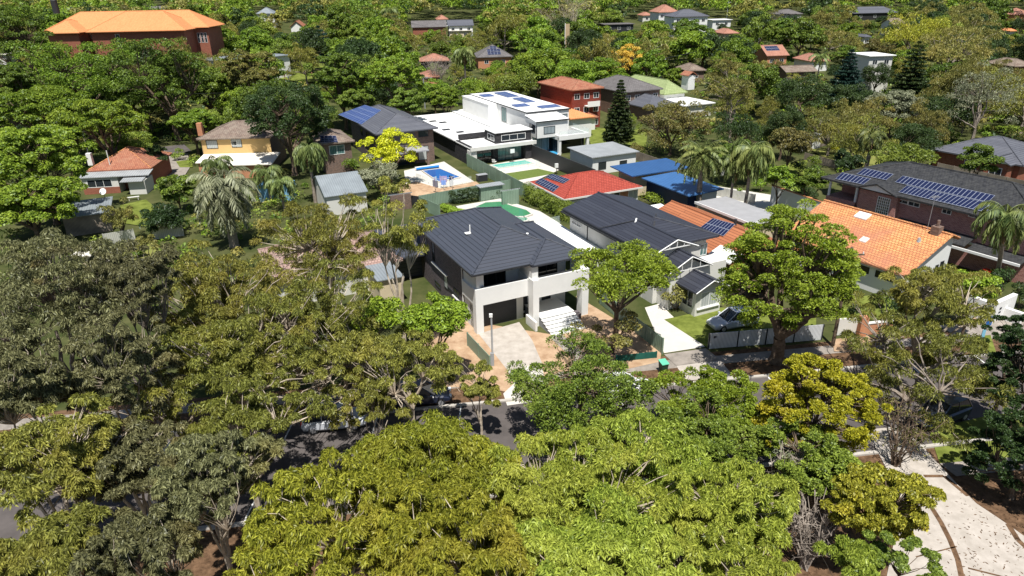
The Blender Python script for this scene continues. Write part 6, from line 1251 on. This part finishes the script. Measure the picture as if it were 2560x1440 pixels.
# ---------------------------------------------------------------- cars
M['rubber'] = plain('tyre_rubber', (.02, .02, .022), .8, .1); M['rim'] = plain('alloy_rim', (.5, .5, .52), .3, .05, metal=.6)
M['car_glass'] = glassy('car_glass', (.015, .018, .022), .04); M['lamp_red'] = plain('tail_lamp', (.4, .02, .02), .3, .05); M['lamp_white'] = plain('head_lamp', (.75, .77, .8), .2, .03)
def carpaint(name, c): m = plain(name, c, .28, .03, 1, .6); m.node_tree.nodes['Principled BSDF'].inputs['Coat Weight'].default_value = .7; return m
def car(name, label, p, ang, paint, L=4.4, W=1.8, Hh=1.6, hatch=True, parts=True, group=None):
    e = bpy.data.objects.new(name, None); e.location = p; e.rotation_euler = (0, 0, ang); C.objects.link(e); tag(e, label, 'car', group)
    h = W/2; hl = L/2; belt = Hh*.6
    S = [(-hl, .82, .35, belt*.75), (-hl+.12, .93, .25, belt*.98), (-hl+.7, 1, .2, belt), (0, 1, .2, belt), (hl-1.35, 1, .2, belt*.97), (hl-.6, .96, .2, belt*.86), (hl-.12, .88, .26, belt*.7), (hl, .76, .36, belt*.5)]
    R_ = []
    for x, k, zb, zt in S: w_ = h*k; R_.append([(x, -w_*.85, zb), (x, -w_, zb+.18), (x, -w_, zt-.1), (x, -w_*.86, zt), (x, w_*.86, zt), (x, w_, zt-.1), (x, w_, zb+.18), (x, w_*.85, zb)])
    mb = MB()
    for a, b in zip(R_[:-1], R_[1:]):
        for i in range(8): mb.poly([a[i], a[(i+1) % 8], b[(i+1) % 8], b[i]][::-1])
    mb.poly(R_[0]); mb.poly(R_[-1][::-1]); link('body', mb.mesh('body'), paint, e)
    x0 = -hl+(.12 if hatch else .8); r0 = x0+.45; r1 = hl-2.15; x1 = hl-1.25
    def sec(x, w_, z): return [(x, -w_, z), (x, w_, z)]
    A, B, Cc, D = (x0, h*.86, belt-.02), (r0, h*.72, Hh), (r1, h*.72, Hh), (x1, h*.86, belt-.04)
    q = [[Vector((x, -w_, z)), Vector((x, w_, z))] for x, w_, z in (A, B, Cc, D)]
    def pane(nm, pts, out=.0): mb = MB(); mb.poly(pts); link(nm, mb.mesh(nm), M['car_glass'], e)
    mb = MB(); mb.poly([q[0][0], q[0][1], q[1][1], q[1][0]][::-1]); link('rear_window', mb.mesh('rear_window'), M['car_glass'], e)
    mb = MB(); mb.poly([q[3][0], q[3][1], q[2][1], q[2][0]]); link('windscreen', mb.mesh('windscreen'), M['car_glass'], e)
    for s in (0, 1): mb = MB(); mb.poly([q[0][s], q[3][s], q[2][s], q[1][s]] if s == 0 else [q[0][s], q[1][s], q[2][s], q[3][s]]); link('side_window', mb.mesh('side_window'), M['car_glass'], e)
    mb = MB(); up = Vector((0, 0, .04)); mb.slab([q[1][0]+up, q[2][0]+up, q[2][1]+up, q[1][1]+up], .07)
    for s in (0, 1):
        for a, b in ((q[0][s], q[1][s]), (q[3][s], q[2][s])): mb.tube([a, b], .05, 4)
        m_ = (q[1][s]+q[2][s])/2; mb.tube([m_, Vector((m_.x, (q[0][s].y), belt))], .04, 4)
    link('roof', mb.mesh('roof'), paint, e)
    for x in (-hl+.8, hl-.85):
        for s in (-1, 1):
            y = s*(h-.12); mb = MB(); mb.tube([(x, y-.11, .33), (x, y+.11, .33)], .33, 16); w_ = link('wheel', mb.mesh('wheel'), M['rubber'], e)
            mb = MB(); mb.tube([(x, y+s*.08, .33), (x, y+s*.125, .33)], .2, 10); link('rim', mb.mesh('rim'), M['rim'], w_)
    for s in (-1, 1):
        mb = MB(); mb.box(hl-.22, hl-.02, s*h*.52-.16, s*h*.52+.16, belt*.56, belt*.72); link('headlight', mb.mesh('headlight'), M['lamp_white'], e)
        mb = MB(); mb.box(-hl-.02, -hl+.1, s*h*.6-.13, s*h*.6+.13, belt*.6, belt*.85); link('tail_light', mb.mesh('tail_light'), M['lamp_red'], e)
        mb = MB(); mb.box(hl-1.6, hl-1.42, s*(h+.1)-.1, s*(h+.1)+.1, belt-.02, belt+.13); link('mirror', mb.mesh('mirror'), paint, e)
    return e
P_ = {'silver': carpaint('silver_paint', (.55, .57, .62)), 'black': carpaint('dark_navy_paint', (.015, .02, .04)), 'white': carpaint('white_car_paint', (.78, .78, .78)), 'grey': carpaint('grey_car_paint', (.2, .21, .23))}
ra = math.atan(.14)
car('parked_car', 'silver hatchback parked at the far kerb behind the pale gum trunks', at(822, 1082, .03)+Vector((.3, .9, 0)), ra, P_['silver'], 4.5, 1.85, 1.6)
car('parked_car', 'dark car with pale bumper mostly hidden at the kerb', at(1055, 1010, .03)+Vector((0, .3, 0)), ra, P_['black'])
car('parked_car', 'white car hidden behind the glossy green tree', at(1560, 985, .03), ra, P_['white'])
car('parked_car', 'white car glimpsed through the olive gums on the road', at(460, 1165, .03), ra+.1, P_['white'])
car('parked_car', 'dark blue car parked in the shade at the right', at(2345, 1050, .035), R(205), P_['black'], 4.6)
car('parked_car', 'silver car on the front lawn beside the large street tree', at(1830, 815, .05), R(197), P_['silver'], 4.6)
car('parked_car', 'white car beside the tree above the playing field', at(886, 142)+Vector((0, 0, .3)), R(20), P_['white'])
car('parked_car', 'silver car in the shade on the road behind the field', at(833, 122)+Vector((0, 0, .3)), R(8), P_['silver'])
# ---------------------------------------------------------------- street furniture
def wheelie(label, p, body, lid, ang=0):
    e = bpy.data.objects.new('wheelie_bin', None); e.location = p; e.rotation_euler = (0, 0, ang); C.objects.link(e); tag(e, label, 'bin')
    mb = MB(); a = [(-.22, -.25), (.22, -.25), (.22, .25), (-.22, .25)]; lo = [(x, y, .1) for x, y in a]; hi = [(x*1.3, y*1.3, .95) for x, y in a]
    for i in range(4): mb.poly([lo[i], lo[(i+1) % 4], hi[(i+1) % 4], hi[i]])
    mb.poly(lo[::-1]); mb.poly(hi); link('body', mb.mesh('body'), body, e)
    mb = MB(); mb.slab([(-.31, -.37, .98), (.31, -.37, .98), (.31, .37, 1.08), (-.31, .37, 1.08)], .06); link('lid', mb.mesh('lid'), lid, e)
    for s in (-1, 1): mb = MB(); mb.tube([(s*.24-.03, .27, .1), (s*.24+.03, .27, .1)], .1, 10); link('wheel', mb.mesh('wheel'), M['rubber'], e)
    mb = MB(); mb.tube([(-.25, .4, .98), (.25, .4, .98)], .02, 5); link('handle', mb.mesh('handle'), body, e); return e
bg_ = plain('dark_green_plastic', (.02, .06, .035), .5, .1); lg = plain('mint_green_plastic', (.12, .5, .33), .45, .05); ry = plain('yellow_plastic', (.7, .5, .02), .45, .05); rr_ = plain('red_plastic', (.6, .03, .02), .45, .05)
wheelie('dark green wheelie bin with mint green lid on the verge', at(1657, 932, .01), bg_, lg, .3)
wheelie('wheelie bin with yellow lid beside the plum brick house', at(2482, 700, 0), bg_, ry, .5); wheelie('wheelie bin with red lid beside the plum brick house', at(2464, 698, 0), bg_, rr_, .5)
p = at(1232, 914, 0); e = bpy.data.objects.new('metal_pole', None); e.location = p; C.objects.link(e); tag(e, 'short grey galvanised pole with small fittings beside the main driveway', 'pole')
link('pole', MB().cyl(0, 0, 0, 4.7, .075, 10).mesh('pole'), M['steel'], e); link('cap', MB().box(-.16, .1, -.1, .1, 4.45, 4.72).mesh('cap'), M['white_trim'], e); link('footing', MB().box(-.18, .12, -.12, .12, 0, 1.2).mesh('footing'), M['grey_trim'], e)
p = at(2447, 870, 0); e = bpy.data.objects.new('bus_stop_sign', None); e.location = p; C.objects.link(e); e.rotation_euler = (0, 0, R(-12)); tag(e, 'blue bus stop sign on a thin pole with a pale blue timetable case', 'sign')
sb = plain('sign_blue', (.02, .12, .4), .4, .05); sb2 = plain('pale_sign_blue', (.2, .45, .6), .4, .05)
link('pole', MB().cyl(0, 0, 0, 3.0, .03, 8).mesh('pole'), M['steel'], e); link('sign_plate', MB().box(-.02, .38, -.05, -.02, 2.2, 3.0).mesh('sign_plate'), sb, e); link('timetable_case', MB().box(-.12, .12, -.1, -.02, .95, 1.75).mesh('timetable_case'), sb2, e); link('small_plate', MB().box(-.02, .22, -.05, -.02, 1.9, 2.08).mesh('small_plate'), M['white_trim'], e)
def power_pole(label, p, h=9, mat='bark_brown', lamp=0):
    e = bpy.data.objects.new('power_pole', None); e.location = p; C.objects.link(e); tag(e, label, 'pole'); link('pole', MB().cyl(0, 0, 0, h, .16, 8, .11).mesh('pole'), M[mat], e)
    link('crossarm', MB().box(-1.1, 1.1, -.06, .06, h-.7, h-.58).mesh('crossarm'), M[mat], e)
    for x in (-1, -.4, .4, 1): link('insulator', MB().cyl(x, 0, h-.58, h-.42, .05, 6).mesh('insulator'), M['white_trim'], e)
    if lamp: mb = MB(); mb.tube([(0, 0, h-1.2), (lamp*.8, -.2, h-.8), (lamp*1.8, -.3, h-.7)], .035, 6); mb.box(min(lamp*1.7, lamp*2.2), max(lamp*1.7, lamp*2.2), -.42, -.18, h-.78, h-.66); link('street_lamp', mb.mesh('street_lamp'), M['steel'], e)
    return Vector(p)+Vector((0, 0, h-.4))
pp = [power_pole('timber power pole behind the large street tree', at(2081, 866, 0), 9), power_pole('timber power pole far along the road at the left', at(-150, 1040, 0), 9)]
q1 = power_pole('power pole with street lamp above the dark trees left of the ochre house', at(345, 345, 0), 9.5, 'steel', -1); q2 = power_pole('pale pole with street lamp at the street behind the flat roof', at(1063, 272), 8, 'steel', 1); q3 = power_pole('pole on the slope above the billowing trees', at(930, 95), 10, 'steel'); q4_ = power_pole('power pole with wires left of the orange brick house', at(1892, 140), 10, 'steel', -1); q5 = power_pole('thin pole left of the green tiled roof', at(1650, 220), 8, 'steel'); q6 = power_pole('pole on the far slope between the grey roof and the dark tree', at(1815, 62), 10, 'steel')
def cable(label, a, b, sag=1.2, n=3, dx=.4):
    mb = MB()
    for k in range(n):
        o = Vector(((k-(n-1)/2)*dx, 0, 0)); P = [a+(b-a)*t+o-Vector((0, 0, sag*4*t*(1-t))) for t in [i/10 for i in range(11)]]; mb.tube(P, .018, 3)
    thing1('power_line', mb, M['dark_trim'], label, 'cable', base=a)
cable('power lines across the dark trees above the ochre house', q1, q2); cable('power lines over the trees left of the billboard', q3, q5, 2); cable('power lines left of the orange brick house', q5, q4_, 1.5); cable('service wires in front of the weeping gum', pp[0], uvw(60, 33, 4), 1, 2)
# white gate wall
e = T('gate_wall', 'white rendered gate wall with letterbox and iron gate at the far right', 'wall', (0, 0), th=R(31)); a = e.hit(2478, 812, 'z', 0); e.e.location = (0, 0, 0)
e.part('wall', MB().box(a.x, a.x+3.6, a.y, a.y+.4, 0, 2.1).box(a.x-.15, a.x+.35, a.y+.4, a.y+2.4, 0, 2.0).box(a.x+1.8, a.x+2.2, a.y-1.4, a.y, 0, 1.2), M['white_wall']); e.part('letterbox', MB().box(a.x+.7, a.x+1.05, a.y-.03, a.y, 1.3, 1.5).box(a.x+.7, a.x+1.05, a.y-.03, a.y, .95, 1.1), M['dark_trim'])
mb = MB()
for i in range(16): mb.box(a.x-3.2+i*.18, a.x-3.17+i*.18, a.y+2.2, a.y+2.23, .05, 1.7)
mb.box(a.x-3.2, a.x-.2, a.y+2.2, a.y+2.24, 1.5, 1.55); mb.box(a.x-3.2, a.x-.2, a.y+2.2, a.y+2.24, .15, .2); e.part('gate', mb, M['dark_trim'])
sheet('gate_paving', 'dirt', [(2430, 800), (2480, 812), (2505, 800), (2470, 770), (2435, 775)])
# little things in the yards
def boxt(name, label, cat, px, py, w_, d_, h_, mat, z=0., th=TH, base=None):
    p = at(px, py, 0) if base is None else base; e = T(name, label, cat, tuple((p.x*math.cos(th)+p.y*math.sin(th), -p.x*math.sin(th)+p.y*math.cos(th))), z, th); x, y = e.o.x, e.o.y
    e.part('body', MB().box(x-w_/2, x+w_/2, y-d_/2, y+d_/2, z, z+h_), M[mat]); return e, x, y
e, x, y = boxt('air_conditioner', 'white air conditioner unit with round grille by the lean-to', 'air conditioner', 588, 440, 1.0, .45, .8, 'white_trim', 1.2); e.part('fan_grille', MB().tube([(x-.1, y-.24, 1.6), (x-.1, y-.226, 1.6)], .3, 14), M['grey_trim']); [e.part('leg', MB().box(x+s*.4-.03, x+s*.4+.03, y-.03, y+.03, 0, 1.2), M['white_trim']) for s in (-1, 1)]
e, x, y = boxt('storage_box', 'dark grey storage box against the green fence', 'box', 1205, 452, 1.6, .9, 1.0, 'dark_trim'); e.part('lid', MB().box(x-.85, x+.85, y-.5, y+.5, 1.0, 1.08), M['grey_trim'])
e, x, y = boxt('pool_cover_roller', 'blue rolled pool cover under its long grey bench lid', 'pool cover', 1068, 424, 4.2, .5, .25, 'white_trim', .4); e.part('rolled_cover', MB().tube([(x-2, y-.32, .42), (x+2, y-.32, .42)], .2, 8), plain('blue_cover', (.02, .2, .6), .5, .05))
e, x, y = boxt('brick_stack', 'small stack of dark bricks beside the white entry pier', 'bricks', 1440, 795, .8, .5, .5, 'brick_dark'); e.part('top_bricks', MB().box(x-.3, x+.25, y-.2, y+.2, .5, .7), M['brick_dark'])
e, x, y = boxt('letterbox', 'dark letterbox on the white slat fence', 'letterbox', 1786, 872, .35, .06, .2, 'dark_trim', 1.05); e.part('flap', MB().box(x-.12, x+.12, y-.045, y-.03, 1.14, 1.18), M['steel'])
e, x, y = boxt('bench', 'low cream bench beside the wall of the old cottage', 'bench', 335, 500, 1.6, .4, .08, 'cream_wall', .42); [e.part('leg', MB().box(x+s*.6-.04, x+s*.6+.04, y-.18, y+.18, 0, .42), M['cream_wall']) for s in (-1, 1)]
p = at(292, 640, 0); mb = MB(); [mb.tube([Vector((math.cos(t)*.3, math.sin(t)*.3, .1)) for t in (k*.5236, (k+1)*.5236)], .1, 6, False) for k in range(12)]; o = link('old_tyre', mb.mesh('old_tyre'), M['rubber']); o.location = p; tag(o, 'old black tyre lying on the dry backyard lawn', 'tyre')
p = at(1391, 436, 0); e = T('meter_box', 'small white box on a post at the black wall', 'box', tuple(hit(1391, 436, 'z', 0)[:2])); x, y = e.o.x, e.o.y; e.part('post', MB().box(x-.04, x+.04, y-.04, y+.04, 0, 1.1), M['dark_trim']); e.part('case', MB().box(x-.28, x+.28, y-.12, y+.12, 1.1, 1.8), M['white_trim'])
p = hit(1281, 408, 'z', 0); e = T('basketball_hoop', 'small portable basketball hoop by the glass doors', 'hoop', tuple(p[:2])); x, y = e.o.x, e.o.y; e.part('pole', MB().cyl(x, y, .3, 2.2, .04, 6), M['dark_trim']); e.part('backboard', MB().box(x-.4, x+.4, y-.12, y-.06, 1.8, 2.5), M['white_trim']); e.part('base', MB().box(x-.4, x+.4, y-.4, y+.4, 0, .3), M['dark_trim'])
pk = plain('pink_fabric', (.6, .3, .35), .8, .1)
def chair(label, px, py, mat, ang):
    p = at(px, py, 0); e = T('garden_chair', label, 'chair', (p.x, p.y), 0, 0); e.e.rotation_euler = (0, 0, ang); x, y = p.x, p.y
    e.part('seat', MB().box(x-.3, x+.3, y-.3, y+.3, .38, .46), mat); e.part('backrest', MB().slab([(x-.3, y+.28, .46), (x+.3, y+.28, .46), (x+.3, y+.45, .95), (x-.3, y+.45, .95)], .05), mat)
    for a in (-.25, .25):
        for b in (-.25, .25): e.part('leg', MB().box(x+a-.025, x+a+.025, y+b-.025, y+b+.025, 0, .38), M['dark_trim'])
chair('pink garden chair at the left end of the turquoise pool', 1214, 425, pk, .4); chair('white lounge chair inside the glass doors terrace', 1236, 410, M['white_trim'], 2.8)
for lb, px, py, z in (('white satellite dish beside the brick wall of the old cottage', 264, 500, 1.2),):
    p = at(px, py, 0); e = T('satellite_dish', lb, 'satellite dish', (p.x, p.y), 0, 0); x, y = p.x, p.y; e.part('pole', MB().cyl(x, y, 0, z, .04, 6), M['steel']); e.part('dish', MB().tube([(x, y-.05, z+.1), (x, y-.16, z+.16)], [.15, .5], 14), M['white_trim'])
# rotary clothes line with washing
p = at(1110, 478, 0); x0, y0 = p.x, p.y; e = T('clothes_line', 'rotary clothes line hung with washing in front of the deep blue pool', 'clothes line', (x0, y0), 0, 0); e.part('pole', MB().cyl(x0, y0, 0, 2.1, .04, 8), M['steel'])
for i in range(4): a = i*math.pi/2+.4; e.part('arm', MB().tube([(x0, y0, 1.9), (x0+1.9*math.cos(a), y0+1.9*math.sin(a), 2.15)], .02, 4), M['steel'])
WASH = [('white towel', (.8, .8, .8)), ('navy shirt', (.03, .04, .12)), ('lilac towel', (.4, .35, .6)), ('pale blue sheet', (.4, .6, .8)), ('pink cloth', (.8, .35, .5)), ('grey trousers', (.2, .2, .25)), ('blue and white towel', (.25, .4, .8)), ('white sheet', (.85, .85, .85))]
g = np.random.default_rng(9)
for i, (nm, c) in enumerate(WASH):
    a = i*.785+.1; r = 1.3+.4*(i % 2); x = x0+r*math.cos(a); y = y0+r*math.sin(a); t = a+1.57; d = Vector((math.cos(t), math.sin(t), 0))*(.35+.1*(i % 3)); z = 2.02; hgt = .7+.15*(i % 3); mb = MB(); q = Vector((x, y, z)); n = Vector((-d.y, d.x, 0)).normalized()*.05
    P = [q-d+(d*2)*k/4 for k in range(5)]
    for k in range(4): s_ = 1 if k % 2 else -1; mb.slab([P[k]+n*s_, P[k+1]-n*s_, P[k+1]-n*s_+Vector((0, 0, .01))+n*.3, P[k]+n*s_+Vector((0, 0, .01))+n*.3], hgt)
    thing1('washing', mb, plain('cloth_'+nm.replace(' ', '_'), c, .9, .08), f'{nm} hanging on the rotary clothes line', 'washing', 'washing on the rotary line')
# pile of soil, green mesh, planter
mb = MB(); g = np.random.default_rng(4); c = at(1040, 487, 0); n = 14; H_ = [[max(0, 1.0*math.exp(-((i-7)**2+(j-7)**2)/14)+g.normal()*.05) if 0 < i < n and 0 < j < n else 0 for i in range(n+1)] for j in range(n+1)]
for j in range(n):
    for i in range(n): q = lambda a, b: (c.x+(a-7)*.42, c.y+(b-7)*.3, H_[b][a]+.02); mb.poly([q(i, j), q(i+1, j), q(i+1, j+1), q(i, j+1)])
thing1('soil_heap', mb, M['dirt'], 'low heap of bare sandy soil behind the green fence', 'soil heap')
fence('mesh_barrier', 'dark green shade mesh sagging at the foot of the umbrella tree', (1540, 905), (1640, 895), .6, 'water_green' if False else 'fence_mesh' if 'fence_mesh' in M else 'fence_green', 'barrier')
e = T('billboard', 'narrow tan board standing among the far trees', 'board', (0, 0), th=0); p = at_y(1418, 96, 225); e.e.location = (0, 0, 0); e.part('panel', MB().box(p.x-.6, p.x+.7, p.y, p.y+.5, p.z-6, p.z+4.2), M['roof_cream'] if False else plain('tan_panel', (.45, .33, .2), .8, .1)); e.part('frame', MB().box(p.x-.75, p.x-.6, p.y-.05, p.y+.55, p.z-6, p.z+4.4), M['white_trim'])
# sports net and field players
fence('sports_fence', 'tall dark mesh fence at the left side of the playing field', (730, 205), (748, 168), 3, 'fence_dark', px=True) if False else None
def mesh_fence(label, a, b, h=3.2):
    A, B = at(*a), at(*b); A.z += .2; B.z += .2; e = bpy.data.objects.new('sports_fence', None); e.location = A; C.objects.link(e); tag(e, label, 'fence'); d = B-A; n = 7
    for i in range(n+1): q = d*i/n; link('post', MB().cyl(q.x, q.y, q.z-.5, q.z+h, .06, 5).mesh('post'), M['dark_trim'], e)
    mb = MB()
    for k in range(9): mb.tube([Vector((0, 0, h*k/8)), d+Vector((0, 0, h*k/8))], .02, 3, False)
    for k in range(40): q = d*k/40; mb.tube([q, q+Vector((0, 0, h))], .012, 3, False)
    link('mesh', mb.mesh('mesh'), M['dark_trim'], e)
mesh_fence('tall dark mesh fence at the left side of the playing field', (722, 206), (750, 178)); mesh_fence('low dark mesh fence along the back of the playing field', (752, 165), (830, 168), 1.6)
SKIN = plain('skin', (.5, .3, .2), .6, .05); HAIR = plain('dark_hair', (.03, .02, .015), .7, .1)
def person(label, p, ang, shirt, short, step=.18, arm=.3, s=1.):
    e = bpy.data.objects.new('person', None); e.location = p; e.rotation_euler = (0, 0, ang); e.scale = (s, s, s); C.objects.link(e); tag(e, label, 'person')
    V = [(0, 0, .92), (0, 0, 1.15), (0, 0, 1.38), (0, 0, 1.5), (0, -.01, 1.62), (0, 0, 1.72)]; E = [(0, 1), (1, 2), (2, 3), (3, 4), (4, 5)]; Rr = [(.14, .1), (.13, .09), (.16, .09), (.055, .055), (.085, .1), (.07, .08)]
    for sd_ in (-1, 1):
        b = len(V); V += [(sd_*.09, 0, .86), (sd_*.1, sd_*step*.5-.03, .48), (sd_*.1, sd_*step, .08), (sd_*.1, sd_*step-.14, .04)]; E += [(0, b), (b, b+1), (b+1, b+2), (b+2, b+3)]; Rr += [.085, .06, .042, .035]
        b = len(V); V += [(sd_*.2, 0, 1.38), (sd_*.26, -sd_*arm*.3, 1.12), (sd_*.28, -sd_*arm*.6-.08, .9), (sd_*.28, -sd_*arm*.7-.1, .8)]; E += [(2, b), (b, b+1), (b+1, b+2), (b+2, b+3)]; Rr += [.05, .04, .03, .025]
    def mk(nm, V, E, Rr, mat):
        me = bpy.data.meshes.new(nm); bm = bmesh.new(); lay = bm.verts.layers.skin.verify(); vv = [bm.verts.new(v) for v in V]; [bm.edges.new((vv[a], vv[b])) for a, b in E]
        for i, v in enumerate(vv): r = Rr[i]; v[lay].radius = r if isinstance(r, tuple) else (r, r); v[lay].use_root = i == 0
        bm.to_mesh(me); bm.free(); o = link(nm, me, mat, e); m = o.modifiers.new('skin', 'SKIN'); m.use_smooth_shade = True; ms = o.modifiers.new('sub', 'SUBSURF'); ms.levels = 1; ms.render_levels = 1
    mk('body', V, E, Rr, SKIN)
    mk('shirt', [(0, 0, .95), (0, 0, 1.2), (0, 0, 1.42), (-.2, 0, 1.39), (.2, 0, 1.39), (-.25, arm*.2, 1.2), (.25, -arm*.2, 1.2)], [(0, 1), (1, 2), (2, 3), (2, 4), (3, 5), (4, 6)], [(.16, .12), (.15, .11), (.15, .11), .07, .07, .06, .06], shirt)
    mk('shorts', [(0, 0, .96), (-.1, 0, .84), (.1, 0, .84), (-.1, -step*.3, .6), (.1, step*.3, .6)], [(0, 1), (0, 2), (1, 3), (2, 4)], [(.16, .12), .11, .11, .1, .1], short)
    mk('hair', [(0, .02, 1.66), (0, .02, 1.76)], [(0, 1)], [(.1, .11), .08], HAIR)
cw, cb, cn = plain('cloth_white', (.8, .8, .8), .8, .03), plain('cloth_royal_blue', (.08, .12, .6), .8, .05), plain('cloth_navy', (.03, .03, .08), .8, .05); cr_ = plain('cloth_maroon', (.35, .05, .06), .8, .05)
for lb, px, py, a, s1, s2 in (('person in white top and blue shorts left of the mesh fence', 698, 203, .3, cw, cb), ('person in maroon top beside the mesh fence', 713, 202, 1.2, cr_, cn), ('person in white and royal blue right of the maroon one', 722, 204, 2.1, cw, cb), ('person in dark clothes standing at the far corner of the mesh fence', 719, 168, 0, cr_, cn), ('second person in dark clothes under the shade of the field trees', 729, 168, 2.5, cn, cn), ('person in white standing alone in the middle of the playing field', 771, 180, .8, cw, cw), ('person in pink top at the near side of the field', 781, 198, 3, cr_, cn)):
    person(lb, at(px, py)+Vector((0, 0, .35)), a, s1, s2)
